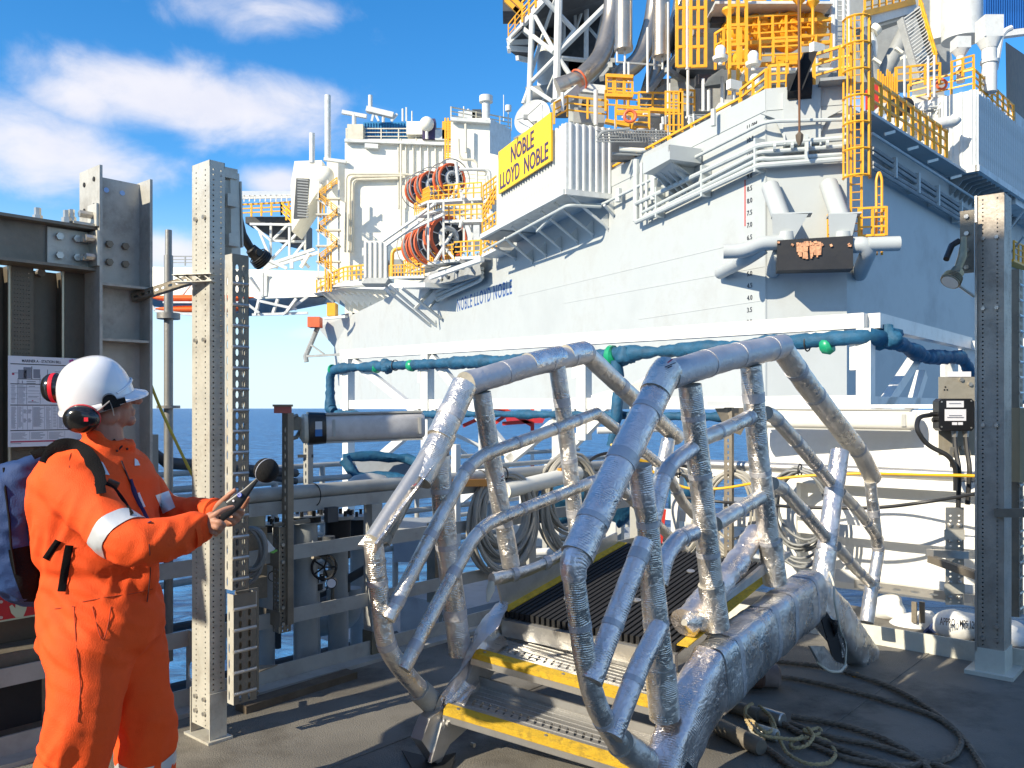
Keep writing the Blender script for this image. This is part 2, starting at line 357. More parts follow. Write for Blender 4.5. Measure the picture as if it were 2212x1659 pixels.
# ------------------------------------------------------------------ sea and far traffic
def sea():
    m = bpy.data.materials.new('sea_water'); m.use_nodes = True; nt = m.node_tree; nd = nt.nodes; lk = nt.links; b = nd['Principled BSDF']
    b.inputs['Base Color'].default_value = (.02, .14, .42, 1); b.inputs['Roughness'].default_value = .32; b.inputs['IOR'].default_value = 1.33; b.inputs['Specular IOR Level'].default_value = .28
    g = nd.new('ShaderNodeNewGeometry'); sc1 = nd.new('ShaderNodeMapping'); sc1.inputs['Rotation'].default_value = (0, 0, .5); sc1.inputs['Scale'].default_value = (.55, 1.2, 1); lk.new(g.outputs['Position'], sc1.inputs[0])
    n1 = nd.new('ShaderNodeTexNoise'); n1.inputs['Scale'].default_value = .22; n1.inputs['Detail'].default_value = 9; n1.inputs['Roughness'].default_value = .66; n1.inputs['Distortion'].default_value = .8; lk.new(sc1.outputs[0], n1.inputs['Vector'])
    n2 = nd.new('ShaderNodeTexNoise'); n2.inputs['Scale'].default_value = .012; n2.inputs['Detail'].default_value = 4; lk.new(sc1.outputs[0], n2.inputs['Vector'])
    cr = nd.new('ShaderNodeValToRGB'); e = cr.color_ramp.elements; e[0].position = .43; e[0].color = (.008, .05, .16, 1); e[1].position = .60; e[1].color = (.06, .25, .52, 1); lk.new(n1.outputs[0], cr.inputs[0])
    mx_ = nd.new('ShaderNodeMix'); mx_.data_type = 'RGBA'; mx_.blend_type = 'MULTIPLY'; mx_.inputs[0].default_value = .5; lk.new(cr.outputs[0], mx_.inputs[6]); lk.new(n2.outputs[1], mx_.inputs[7]); lk.new(cr.outputs[0], b.inputs['Base Color'])
    bp = nd.new('ShaderNodeBump'); bp.inputs['Strength'].default_value = 1; bp.inputs['Distance'].default_value = 2.2; lk.new(n1.outputs[0], bp.inputs['Height']); lk.new(bp.outputs[0], b.inputs['Normal'])
    s = MB(); z = -22; s.add([(-60000, -60000, z), (60000, -60000, z), (60000, 90000, z), (-60000, 90000, z)], [(0, 1, 2, 3)])
    s.build('sea', m, smooth=0, kind='structure')
sea()
M_hull = mat('hull_paint', (.45, .472, .458), .5, 0, .07, .3, .03, 4, dirt=(.30, .29, .26), dscale=.3, damt=.4, coord='World')
M_house = mat('deckhouse_paint', (.80, .77, .66), .5, 0, .06, .5, dirt=(.6, .5, .32), dscale=.7, damt=.3)
M_rigwhite = mat('rig_steel_paint', (.62, .63, .60), .5, 0, .12, 1.2, dirt=(.36, .34, .28), dscale=1.5, damt=.4)
M_riggrey = mat('rig_grey_paint', (.30, .31, .30), .55, 0, .15, 1.2, dirt=(.16, .15, .13), dscale=1.5, damt=.4)
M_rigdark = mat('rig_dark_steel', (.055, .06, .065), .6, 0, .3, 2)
M_pipe = mat('rig_pipe_paint', (.48, .51, .49), .45, 0, .1, 2)
M_exh = mat('exhaust_metal', (.48, .42, .34), .32, .85, .2, .9, .1, 6, dirt=(.25, .18, .12), dscale=.8, damt=.5)
M_orange = mat('lifeboat_orange', (.85, .13, .02), .4, 0, .08, 1)
M_orange2 = mat('reel_orange', (.72, .13, .04), .5, 0, .15, 1, dirt=(.3, .12, .06), dscale=1.5, damt=.5)
M_mark = mat('mark_paint', (.03, .035, .05), .6)
M_blue_letter = mat('blue_letter_paint', (.02, .08, .26), .6)
M_signyellow = mat('sign_yellow', (.90, .54, .02), .5, 0, .04, .6, dirt=(.85, .5, .05), dscale=.6, damt=.25)
M_navy = mat('navy_letter_paint', (.05, .035, .10), .6)
M_contblue = mat('container_blue', (.02, .20, .42), .5, 0, .15, 1)
M_contnavy = mat('blue_cladding', (.02, .13, .42), .5, 0, .25, .4)
M_brown = mat('brown_mesh', (.16, .10, .05), .6, 0, .3, 2)
M_wood = mat('bare_wood', (.55, .27, .14), .7, 0, .35, 8)
dL = V((-.378, .926, 0)).normalized(); nL = V((-.926, -.378, 0)).normalized()
A0 = V((10.5, 35.4, 0)); dC = V((.972, -.234, 0)).normalized(); B0 = A0 + dC * 3.14; nC = V((-.234, -.972, 0)).normalized()
dR = V((.696, .718, 0)).normalized(); nR = V((.718, -.696, 0)).normalized()
LF = Plane(A0, nL); CF = Plane(A0, nC); RF = Plane(B0, nR)
rig = thing('jackup_rig', 'huge pale blue grey drilling rig towering over the railing, its name painted on the hull', 'oil rig', (10.5, 35.4, 2.1))
def part(name, m, b, parent=None, **k): return b.build(name, m, parent if parent else rig, **k)
ZT, ZB = 13.9, 2.1
def hull():
    E0 = A0 + dL * 83.3; R1 = B0 + dR * 88; back = R1 + V((-80, 40, 0))
    fp = [A0, B0, R1, back, E0]
    b = MB(); b.prism([V((q.x, q.y, ZB)) for q in fp], (0, 0, ZT - ZB)); h = part('hull', M_hull, b, smooth=20)
    # raked bow corner: lower face, flare, upper block
    b = MB(); Fb = P(722, 0, 119); Ft = P(686, 0, 121)
    a = V((E0.x, E0.y, 0)); bk = V((Fb.x + 14, Fb.y + 25, 0)); f = V((Fb.x, Fb.y, 0)); g = V((Ft.x, Ft.y, 0))
    def z(p, zz): return V((p.x, p.y, zz))
    b.add([z(a, ZB), z(f, ZB), z(bk, ZB), z(a, ZT), z(f, 10.1), z(g, 13.0), z(g, 14.2), z(bk, 14.2), z(a, 14.2)],
          [(0, 4, 1), (0, 3, 4), (3, 5, 4), (3, 8, 6, 5), (1, 4, 2), (4, 5, 6, 7, 2), (0, 1, 2), (6, 8, 7)])
    part('bow', M_hull, b, smooth=0)
    # weld seams stand slightly proud
    for (x0, y0, x1, y1) in ((1120, 640, 1655, 512), (1220, 655, 1655, 575), (1380, 690, 1655, 648)):
        s_ = MB(); s_.bar(LF(x0, y0, .0), LF(x1, y1, .0), .03, .02); part('weld_seam', M_hull, s_, h)
    for s0 in (0,):
        s_ = MB(); s_.bar(V((A0.x, A0.y, ZB)) + nL * .01, V((A0.x, A0.y, ZT)) + nL * .01, .06, .04); part('weld_seam', M_hull, s_, h)
    # gutter plate and deck edge
    b = MB(); up = V((0, 0, 1))
    b.para(V((A0.x, A0.y, ZT)) + nL * .03, dL * 14, -nL * .12, up * .9)
    b.para(V((A0.x, A0.y, ZT)) + nC * .03 , dC * 3.1, -nC * .12, up * .9)
    b.para(V((B0.x, B0.y, ZT - .55)) + nR * .02, dR * 12.1, nR * .9, up * .12)
    part('bulwark', M_hull, b)
    return h
H = hull()
# draft marks on the left face, next to the corner
for i, (t_, y) in enumerate([('11.0M', 281), ('10.5', 309), ('10.0', 335), ('9.5', 361), ('9.0', 387), ('8.5', 414), ('8.0', 440), ('7.5', 466), ('7.0', 492), ('6.5', 519), ('5.5', 570), ('5.0', 597), ('4.5', 623), ('4.0', 649), ('3.5', 675), ('3.0', 701)]):
    text(t_, 'draft_mark', M_mark, LF(1614, y, .012), -dL, V((0, 0, 1)), None, .2, .012, rig, False)
b = MB(); b.para(LF(1610.5, 488, .005), dL * .06, nL * .012, LF(1610.5, 388, .005) - LF(1610.5, 488, .005)); part('draft_scale', M_red, b)
text('NOBLE LLOYD NOBLE', 'hull_name', M_blue_letter, LF(988, 673, .004), -dL, V((0, 0, 1)), (LF(1106, 633) - LF(988, 673)).length, 1.05, .002, rig)

def railing(pts, h=1.1, sp=1.5, r=.035, m=None, parent=None, mids=2, name='handrail', kick=False):
    b = MB(); pts = [V(p) for p in pts]; up = V((0, 0, 1))
    for k in range(mids + 1):
        z = h * (k + 1) / (mids + 1)
        for p, q in zip(pts, pts[1:]): b.bar(p + up * z, q + up * z, r * 2 * (1 if k == mids else .75), r * 2 * (1 if k == mids else .75))
    if kick:
        for p, q in zip(pts, pts[1:]): b.bar(p + up * .08, q + up * .08, .02, .16)
    for j, (p, q) in enumerate(zip(pts, pts[1:])):
        n = max(1, int(round((q - p).length / sp)))
        for i in range(1 if j else 0, n + 1): c = p.lerp(q, i / n); b.bar(c, c + up * (h + r * .8), r * 2.2, r * 2.2)
    return part(name, m or M_yellow, b, parent)
def bx(x0, y0, x1, y1, d, dep, yaw=None):
    """corner points of a frontal box spanning picture rectangle at distance d, dep metres deep"""
    a = P(x0, y1, d); b_ = P(x1, y0, d); return a, V((b_.x - a.x, 0, 0)), V((0, dep, 0)), V((0, 0, b_.z - a.z))
def boxp(name, m, x0, y0, x1, y1, d, dep, parent=None, **k):
    b = MB(); b.para(*bx(x0, y0, x1, y1, d, dep)); return part(name, m, b, parent, **k)
def corrug(b, p, e, L_, up, n, depth=.18):
    """ribbed sheet wall: upright ribs standing proud"""
    p = V(p); nz = e.cross(V((0, 0, 1))).normalized()
    for i in range(n):
        c = p + e * (L_ * (i + .5) / n); w_ = L_ / n * .5
        b.prism([c - e * w_ / 2, c + e * w_ / 2, c + e * w_ * .28 + nz * depth, c - e * w_ * .28 + nz * depth], up)
    return b
UP = V((0, 0, 1))
# pipes along the top of the left face and round the corner face, each with its clamps
for (a, b_, c, d_, r) in (((1374, 440), (1640, 314), (1830, 298), None, .12), ((1388, 459), (1642, 328), (1834, 315), None, .09), ((1388, 470), (1643, 342), (1830, 333), None, .09), ((1374, 480), (1640, 357), (1830, 343), None, .12)):
    s_ = MB(); s_.tube(fillet([LF(*a, .45), LF(*b_, .45), CF(1661, (b_[1] + c[1]) / 2 + 6, .45), CF(*c, .45)], .5), r, 8); part('hull_pipe', M_pipe, s_)
s_ = MB(); s_.tube(fillet([LF(1160, 500, 2.2), LF(1219, 440, 2.4), LF(1298, 443, .5), LF(1370, 407, .4), LF(1655, 262, .4), CF(1835, 258, .4)], .5), .08, 8); part('hull_pipe', M_pipe, s_)
for x, y0, y1, r in ((1374, 345, 478, .16), (1386, 352, 470, .09), (1397, 340, 463, .09), (1412, 372, 432, .17), (1541, 236, 272, .12), (1336, 408, 436, .18)):
    s_ = MB(); s_.tube([LF(x, y0, .4), LF(x, y1, .4)], r, 8); part('standpipe', M_pipe, s_)
for x, y0, y1 in ((1425, 405, 470), (1524, 358, 425), (1640, 300, 372)):
    s_ = MB(); s_.bar(LF(x, y0, .3), LF(x, y1, .3), .12, .5, nL); part('pipe_clamp', M_pipe, s_)
s_ = MB(); s_.bar(CF(1741, 294, .3), CF(1741, 352, .3), .14, .5, nC); part('pipe_clamp', M_pipe, s_)
for i in range(5):
    s_ = MB(); s_.tube([CF(1670 + 38 * i, 318 - 2.5 * i, .62), CF(1676 + 38 * i, 317.6 - 2.5 * i, .62)], .15, 8); part('pipe_coupling', M_pipe, s_)
for y0, y1 in ((319, 463), (331, 473), (352, 482), (362, 490)):
    s_ = MB(); s_.tube([RF(1884, y0, .4), RF(2100, y1, .4)], .09, 6); part('hull_pipe', M_riggrey, s_)
for x, y in ((1925, 350), (1975, 383), (2018, 410), (2068, 445)):
    s_ = MB(); s_.bar(RF(x, y - 8, .3), RF(x, y + 36, .3), .16, .5, nR); part('pipe_clamp', M_pipe, s_)
    s_ = MB(); s_.bar(RF(x - 14, y - 60, .9), RF(x + 8, y - 66, .9), .05, .12, UP); part('light_bracket', M_cream, s_)
s_ = MB(); s_.tube([RF(1884, 288, .75), RF(2110, 432, .75)], .06, 6); part('hull_pipe', M_pipe, s_)
# bracket box on the left face
s_ = MB(); s_.prism([LF(1389, 376, 1.8), LF(1447, 344, 1.8), LF(1447, 312, 1.8), LF(1389, 340, 1.8)], -nL * 1.7); fb = part('fairlead_box', M_hull, s_)
s_ = MB(); s_.prism([LF(1447, 312, 1.8), LF(1447, 326, 1.8), LF(1508, 329, 0), LF(1512, 322, 0)], dL * .15); s_.prism([LF(1398, 372, 1.5), LF(1447, 348, 1.6), LF(1500, 385, .05), LF(1460, 408, .05)], (0, 0, .08)); part('gusset', M_hull, s_, fb)
for k in range(4):
    s_ = MB(); c = LF(1405 + 12 * k, 366 - 6 * k, 1.5); s_.prism([c, c - nL * 1.5, c - nL * 1.5 - UP * 1.3], dL * .06); part('rib', M_hull, s_, fb)

# ---- ribbed module with the yellow name board, on the left side
bm_lo, bm_hi = 13.35, 17.15
c0 = A0 + dL * 13.2 + nL * 2.77
def modbox(name, c, e1, l1, e2, l2, z0, z1, n1, n2, m=M_rigwhite):
    b = MB(); b.para(V((c.x, c.y, z0)), e1 * l1, e2 * l2, UP * (z1 - z0)); o = part(name, m, b)
    s_ = MB(); corrug(s_, V((c.x, c.y, z0)), -e1, -l1, UP * (z1 - z0), n1) if False else None
    return o
mod = modbox('winch_module', c0, dL, 10.4, -nL, 6.0, bm_lo, bm_hi, 0, 0)
for i in range(26):
    s_ = MB(); c = V((c0.x, c0.y, bm_lo)) + dL * (.2 + 10.2 * i / 26); s_.prism([c + dL * .02, c + dL * .2, c + dL * .16 + nL * .12, c + dL * .06 + nL * .12], UP * (bm_hi - bm_lo)); part('wall_rib', M_rigwhite, s_, mod)
for i in range(7):
    s_ = MB(); c = V((c0.x, c0.y, bm_lo)) - nL * (.12 + 2.8 * i / 7 + .05); s_.prism([c, c - nL * .2, c - nL * .15 - dL * .1, c - nL * .05 - dL * .1], UP * (bm_hi - bm_lo)); part('wall_rib', M_rigwhite, s_, mod)
s_ = MB(); z0 = V((0, 0, bm_lo)); cc = V((c0.x, c0.y, 0)) + z0
s_.bar(cc + nL * .1 - dL * .1, cc + dL * 13 + nL * .1, .25, .3); s_.bar(cc - dL * .05 + nL * .1, cc - nL * 3, .25, .3); part('skirt_beam', M_rigwhite, s_, mod)
s_ = MB(); s_.para(cc + dL * 10.4 - UP * .1, dL * 3.2, -nL * 5, UP * .12); part('landing', M_riggrey, s_, mod)
s_ = MB(); s_.tube(fillet([LF(1044, 542, 2.2), LF(1227, 443, 2.6), LF(1298, 447, .6)], .4), .09, 8); part('drain_pipe', M_pipe, s_, mod)
zf = 'M'
for (x0, y0, x1, y1) in ((1228, 421, 1314, 493), (1197, 438, 1282, 507), (1168, 456, 1248, 522), (1136, 475, 1213, 538), (1105, 490, 1180, 551), (1090, 514, 1151, 565), (1050, 525, 1115, 559), (1305, 443, 1326, 465)):
    s_ = MB(); s_.tube([LF(x0, y0, 2.5 if x0 < 1300 else .8), LF(x1, y1, .02)], .085, 6); part('strut', M_rigwhite, s_, mod)
    s_ = MB(); e_ = LF(x1, y1, .02); s_.prism([e_ - UP * .2, e_ + UP * .8, e_ + UP * .8 + nL * .1, e_ + nL * .5 + UP * .4], dL * .04); part('gusset', M_rigwhite, s_, mod)
# yellow name board
board = MB(); b0 = LF(1194, 348, 2.98); b1 = LF(1191, 245, 2.98); b2 = LF(1080.5, 419, 2.98)
L_b = (V((b2.x, b2.y, 0)) - V((b0.x, b0.y, 0))).length; zlo = (b0.z + b2.z) / 2; zhi = b1.z
o_ = V((b0.x, b0.y, zlo)); board.para(o_, dL * L_b, nL * .12, UP * (zhi - zlo))
nb = board.build('name_board', M_signyellow, None); tag(nb, 'big yellow board with dark lettering on the ribbed side of the rig module', 'sign')
hb = zhi - zlo; oo = o_ + nL * .125 + dL * L_b
text('NOBLE', 'lettering', M_navy, oo - dL * L_b * .27 + UP * hb * .54, -dL, UP, L_b * .44, hb * .36, .02, nb)
text('LLOYD', 'lettering', M_navy, oo - dL * L_b * .04 + UP * hb * .08, -dL, UP, L_b * .40, hb * .36, .02, nb)
text('NOBLE', 'lettering', M_navy, oo - dL * L_b * .53 + UP * hb * .08, -dL, UP, L_b * .43, hb * .36, .02, nb)

# ---- handrails along the hull edges
def onface(pl, x, z, off=0.0):
    q = pl(x, 500, off); return V((q.x, q.y, z))
railing([onface(LF, 1655, ZT + .75, -.1), onface(LF, 1600, ZT + .5, -.1)], 1.0, .8, .05)
railing([onface(LF, 1598, ZT, -.1), onface(LF, 1448, ZT, -.1)], 1.15, 1.6, .05); railing([onface(LF, 1444, ZT, -.1), onface(LF, 1322, ZT, -.1)], 1.15, 1.3, .05)
railing([onface(CF, 1662, ZT + .9, -.2), onface(CF, 1700, ZT + .9, -.2)], 1.0, .4, .055)
railing([onface(CF, 1758, ZT + .9, -.2), onface(CF, 1815, ZT + 1.1, -.1), onface(CF, 1838, ZT + 1.1, 0)], 1.3, .9, .055)
s_ = MB(); s_.para(onface(CF, 1772, ZT + .75, .8), dC * 1.1, -nC * .8, UP * .12); part('landing', M_riggrey, s_)
railing([onface(RF, 1884, ZT + .1, .3), onface(RF, 2044, ZT + .1, .3)], 1.35, .95, .06)
# ---- caged ladder at the corner
lad = MB(); lx0, lx1 = onface(CF, 1838, 9.0, .5), onface(CF, 1861, 9.0, .5); top = 17.2
bot = 8.5
M_y = M_yellow
for q in (lx0, lx1): lad.bar(V((q.x, q.y, bot)), V((q.x, q.y, top)), .07, .07)
n = 28
for i in range(n): z = bot + (top - bot) * (i + .5) / n; lad.rod(V((lx0.x, lx0.y, z)), V((lx1.x, lx1.y, z)), .022, 5)
ladder = part('caged_ladder', M_yellow, lad)
mid = (lx0 + lx1) / 2; cR = .50
def cagept(a, z): return V((mid.x, mid.y, z)) + dC * math.cos(a) * cR + nC * (math.sin(a) * cR * 1.05 + .12)
for k in range(7):
    z = 10.75 + (top - .2 - 10.75) * k / 6; s_ = MB(); s_.tube([cagept(a, z) for a in [-.25 + i * (math.pi + .5) / 12 for i in range(13)]], .055, 4); part('cage_hoop', M_yellow, s_, ladder)
for k in range(6):
    a = .05 + k * (math.pi - .1) / 5; s_ = MB(); s_.bar(cagept(a, 10.7), cagept(a, top - .15), .07, .05, nC); part('cage_bar', M_yellow, s_, ladder)
rp = MB(); q0 = onface(CF, 1848, 8.3, .3); q1 = onface(CF, 1905, 8.3, .3)
s_ = MB(); s_.para(q0, q1 - q0, nC * .9, UP * .08); part('landing', M_yellow, s_)
railing([q0 + nC * .9, q1 + nC * .9, q1], 1.1, .6, .04); 
s_ = MB(); g0, g1 = onface(CF, 1893, 7.6, .9), onface(CF, 1905, 7.6, .9)
s_.tube(fillet([g0, g0 + UP * 3.0, g0 + UP * 3.3 + (g1 - g0) * .5, g1 + UP * 3.0, g1], .2), .05, 6)
for i in range(8): s_.rod(g0 + UP * (.3 + i * .34), g1 + UP * (.3 + i * .34), .02, 5)
part('landing_ladder', M_yellow, s_)
railing([onface(CF, 1789, 8.3, .2), onface(CF, 1800, 8.3, .9)], 1.1, .5, .04)
# ---- corner fender
fen = MB(); f0 = CF(1679, 584, 2.0); f1 = CF(1843, 580, 2.0); fz = CF(1679, 519, 2.0).z
fen.prism([f0, f1, V((f1.x, f1.y, fz + .05)), V((f0.x, f0.y, fz))], -nC * .9)
M_fen = mat('black_rubber_fender', (.012, .012, .014), .55, 0, .3, 1.2, .3, 8, dirt=(.02, .02, .02), dscale=2)
fender = thing('corner_fender', 'black rubber fender box with torn brown timber on pale pipe arms at the hull corner', 'fender', (f0.x, f0.y, f0.z))
fen.build('fender_pad', M_fen, fender)
random.seed(3)
s_ = MB()
for i in range(46):
    x = 1725 + 62 * (i / 46) + random.uniform(-4, 4) if i < 36 else random.uniform(1680, 1845); L_ = random.uniform(4, 34) * (1 if i < 36 else .15); y = 521 + random.uniform(0, 8)
    s_.bar(CF(x, y, 2.02), CF(x + random.uniform(-3, 3), y + L_, 2.06), random.uniform(.03, .12), .05, nC)
s_.build('torn_timber', M_wood, fender, kind='stuff')
def ftube(pts, r, n=14, m=M_hull, nm='pipe_arm'):
    s_ = MB(); s_.tube(fillet(pts, .6, 6), r, n); return s_.build(nm, m, fender)
ftube([CF(1664, 404, .1), CF(1700, 505, 1.5)], .36); ftube([CF(1790, 398, .1), CF(1826, 503, 1.5)], .36)
ftube([CF(1563, 543, 1.9), CF(1608, 542, 1.9), CF(1644, 526, 1.75), CF(1690, 524, 1.6)], .29); ftube([LF(1556, 590, .2), CF(1612, 560, 1.4), CF(1650, 535, 1.6)], .27)
ftube([CF(1838, 530, 1.6), CF(1868, 528, 1.7), CF(1876, 545, 1.5), RF(1856, 592, .1)], .31); ftube([CF(1874, 528, 1.7), CF(1943, 526, 1.6)], .28); ftube([CF(1684, 545, 1.5), CF(1668, 588, .1)], .27)
for x in (1690, 1812):
    s_ = MB(); s_.prism([CF(x - 22, 462, 1.9), CF(x + 56 if x < 1800 else x + 40, 462, 1.9), CF(x + 30, 506, 1.7), CF(x + 22, 520, 1.7), CF(x - 20, 524, 1.7)], -nC * .12); s_.para(CF(x - 22, 464, 1.9), dC * (1.5 if x < 1800 else 1.2), -nC * .8, UP * .06); s_.build('gusset', M_hull, fender)
    s_ = MB(); s_.tube([CF(x + 8, 502, 1.55), CF(x + 8, 522, 1.55)], .34, 14); s_.build('sleeve', M_hull, fender)

# ---- corner column with the black roller and hanging wire
s_ = MB(); s_.para(CF(1692, 330, .25), dC * 1.45, -nC * 1.5, UP * (CF(1692, 195, .25).z - CF(1692, 330, .25).z)); col_ = part('corner_column', M_hull, s_)
for sgn, x in ((-1, 1692), (1, 1768)):
    c = CF(x, 240, .1); s_ = MB(); s_.prism([c, c + dC * sgn * .9 - UP * .05, c + dC * sgn * .35 - UP * .3, c - UP * 1.1], nC * .1); part('gusset', M_hull, s_, col_)
    c = CF(x, 280, .1); s_ = MB(); s_.prism([c, c - UP * .9, c - UP * .75 + nC * .5], dC * .06); part('gusset', M_hull, s_, col_)
s_ = MB(); s_.para(CF(1703, 216, .3), dC * .9, -nC * 1.2, UP * .9); s_.tube([CF(1700, 190, .1), CF(1752, 186, .1)], .55, 16); part('roller_housing', M_blackm, s_)
cb_ = MB(); ax = (CF(1749, 112, .8) - CF(1716, 196, .8)); sd = dC * .24
for off_ in (-1, 1): cb_.prism([CF(1716, 196, .8) + sd * off_, CF(1749, 112, .8) + sd * off_, CF(1749, 112, 1.2) + sd * off_, CF(1716, 196, 1.2) + sd * off_], dC * .06)
cb_.prism([CF(1716, 196, .8) - sd, CF(1749, 112, .8) - sd, CF(1749, 112, .8) + sd, CF(1716, 196, .8) + sd], -nC * .08)
crane_arm = cb_.build('boom_rest', M_blackm, None); tag(crane_arm, 'black tilted channel standing on the roller at the top of the hull corner', 'boom rest')
s_ = MB(); s_.tube([CF(1725, 0, 1.3), CF(1726, 120, 1.3), CF(1727, 290, 1.3)], .045, 6); hk = s_.build('hoist_wire', mat('rusty_wire', (.16, .07, .03), .8), None); tag(hk, 'rusty hoist wire hanging in front of the hull corner with a hook block', 'wire')
s_ = MB(); s_.tube([CF(1727, 286, 1.3), CF(1727, 292, 1.3), CF(1727, 303, 1.3), CF(1727, 314, 1.3)], [.06, .16, .14, .05], 8); s_.build('hook_block', mat('rusty_hook', (.12, .09, .06), .7), hk)
boxp('equipment_box', M_rigdark, 1594, 206, 1632, 248, 38, 1.2); boxp('tank', M_house, 1553, 222, 1583, 262, 40, 1.5); boxp('storage_box', M_hull, 1602, 225, 1655, 248, 37.4, .8)

# ---- right ribbed module, vents, second module
zr0, zr1 = 13.5, 17.45
r0 = B0 + dR * 12.24 + nR * 1.32
s_ = MB(); s_.para(V((r0.x, r0.y, zr0)), dR * 7.3, -nR * 4, UP * (zr1 - zr0)); rm = part('engine_module', M_rigwhite, s_)
s_ = MB(); s_.para(V((r0.x, r0.y, zr0 - .5)) + dR * 7.3 , dR * 25, -nR * 4, UP * (zr1 - zr0 + 1.2)); part('engine_module', M_rigwhite, s_)
for i in range(40):
    s_ = MB(); c = V((r0.x, r0.y, zr0)) + dR * (.1 + .36 * i); s_.prism([c, c + dR * .16, c + dR * .12 + nR * .1, c + dR * .04 + nR * .1], UP * (zr1 - zr0)); part('wall_rib', M_rigwhite, s_, rm)
for i in range(7):
    s_ = MB(); c = V((r0.x, r0.y, zr0)) - nR * (.1 + .45 * i); s_.prism([c, c - nR * .2, c - nR * .15 - dR * .08, c - nR * .05 - dR * .08], UP * (zr1 - zr0)); part('wall_rib', M_rigwhite, s_, rm)
s_ = MB(); s_.bar(V((r0.x, r0.y, zr0)) + nR * .1 - dR * .1, V((r0.x, r0.y, zr0)) + dR * 18 + nR * .1, .2, .3); s_.bar(V((r0.x, r0.y, zr0)) + nR * .1, V((r0.x, r0.y, zr0)) - nR * 1.4, .2, .3); part('skirt_beam', M_rigwhite, s_, rm)
for i in range(16):
    c = V((r0.x, r0.y, zr0 - .12)) + dR * (.4 + i * .75); s_ = MB()
    s_.prism([c, c - nR * 1.3, c - nR * 1.3 - UP * .9, c - nR * 1.1 - UP * .75, c - nR * .7 - UP * .25, c - UP * .15], dR * .08); part('bracket', M_riggrey, s_, rm)
railing([V((r0.x, r0.y, zr1)) - nR * 3.2, V((r0.x, r0.y, zr1)) - nR * .1 + dR * .1, V((r0.x, r0.y, zr1)) + dR * 7.2 - nR * .1], 1.05, 1.0, .045)
s_ = MB(); q = RF(2190, 540, .6); s_.para(V((q.x, q.y, 10.2)), dR * 4, -nR * .6, UP * .15); part('landing', M_yellow, s_); railing([V((q.x, q.y, 10.3)), V((q.x, q.y, 10.3)) + dR * 4], 1.1, 1, .04)
for (x0, y0, x1, y1) in ((2155, 460, 2212, 385), (2180, 480, 2212, 440)):
    s_ = MB(); s_.tube([RF(x0, y0 + 70, .1), RF(x1, y1 + 70, 1.3)], .06, 6); part('strut', M_pipe, s_)
s_ = MB(); d_ = 48; s_.prism([P(2172, 90, d_), P(2174, 222, d_), P(2216, 300, 56), P(2216, 120, 56)], (.1, .1, 0)); o_ = s_.build('brown_banner', M_brown, None); tag(o_, 'brown shaded name board seen edge on above the far ribbed module at the right', 'sign')
# ------------------------------------------------------------------ upper works of the rig
def tubep(pts, d, r, name, m, parent=None, n=8, dd=None):
    """pts in picture units at distance d (or per point distances)"""
    q = [P(x, y, (dd[i] if dd else d)) for i, (x, y) in enumerate(pts)]
    s_ = MB(); s_.tube(fillet(q, 1.2, 6) if len(q) > 2 else q, r, n); return part(name, m, s_, parent)
# lattice leg, white braces
D = 56
leg = MB(); leg.tube([P(1150, 31, D), P(1143, 224, D)], .2, 10); leg_o = part('lattice_frame', M_rigwhite, leg)
for (x0, y0, x1, y1, r, da, db) in ((1207, -8, 1202, 216, .24, 54, 54), (1154, 31, 1202, 118, .13, 56, 54), (1204, 122, 1248, 186, .16, 54, 54), (1174, -4, 1241, 66, .16, 54, 55), (1325, -4, 1204, 116, .19, 55, 54),
                       (1149, 176, 1200, 124, .14, 56, 54), (1147, 189, 1193, 219, .13, 56, 54), (1200, -4, 1173, 74, .12, 55, 57), (1173, 74, 1147, 162, .12, 57, 56), (1211, 125, 1279, 132, .15, 54, 56),
                       (1145, 184, 1130, 224, .14, 56, 56), (1128, 60, 1196, 113, .15, 57, 54), (1241, 66, 1205, 112, .15, 55, 54), (1267, 0, 1266, 130, .16, 58, 58), (1218, 10, 1218, 92, .12, 59, 59), (1272, 60, 1302, 95, .1, 59, 57), (1302, 90, 1285, 130, .1, 57, 57),
                       (1242, 10, 1243, 60, .1, 59, 59), (1258, 20, 1244, 64, .1, 59, 59), (1209, 133, 1173, 216, .07, 56, 57), (1305, 20, 1283, 128, .13, 59, 59)):
    s_ = MB(); s_.tube([P(x0, y0, da), P(x1, y1, db)], r, 8); part('brace', M_rigwhite, s_, leg_o)
# octagonal platforms with dark undersides, seen from below
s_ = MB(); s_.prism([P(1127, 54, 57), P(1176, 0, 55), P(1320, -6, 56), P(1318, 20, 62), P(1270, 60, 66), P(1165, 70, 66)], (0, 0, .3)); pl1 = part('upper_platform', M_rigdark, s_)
s_ = MB(); s_.bar(P(1127, 54, 57), P(1177, -2, 55), .25, .5); s_.bar(P(1098, 90, 57), P(1128, 58, 57), .2, .4); part('edge_beam', M_rigwhite, s_, pl1)
s_ = MB(); s_.prism([P(1098, 91, 57), P(1128, 60, 56.5), P(1170, 70, 60), P(1150, 125, 62), P(1117, 122, 62), P(1100, 110, 60)], (0, 0, .15)); pl2 = part('side_platform', M_rigdark, s_)
for a, b_ in (((1098, 92), (1150, 90)), ((1098, 104), (1148, 108)), ((1100, 110), (1099, 92)), ((1117, 125), (1148, 132)), ((1128, 62), (1150, 84))):
    s_ = MB(); s_.bar(P(*a, 57), P(*b_, 59), .22, .3); part('beam', M_rigwhite, s_, pl2)
railing([P(1127, 52, 57.5), P(1098, 88, 57.5)], 1.1, .8, .035)
for i, (a, b_) in enumerate((((1092, 0), (1128, 34)), ((1104, -6), (1133, 22)), ((1110, 18), (1137, 40)))):
    s_ = MB(); s_.bar(P(*a, 58), P(*b_, 58), .22, .3); part('walkway_beam', M_yellow, s_)
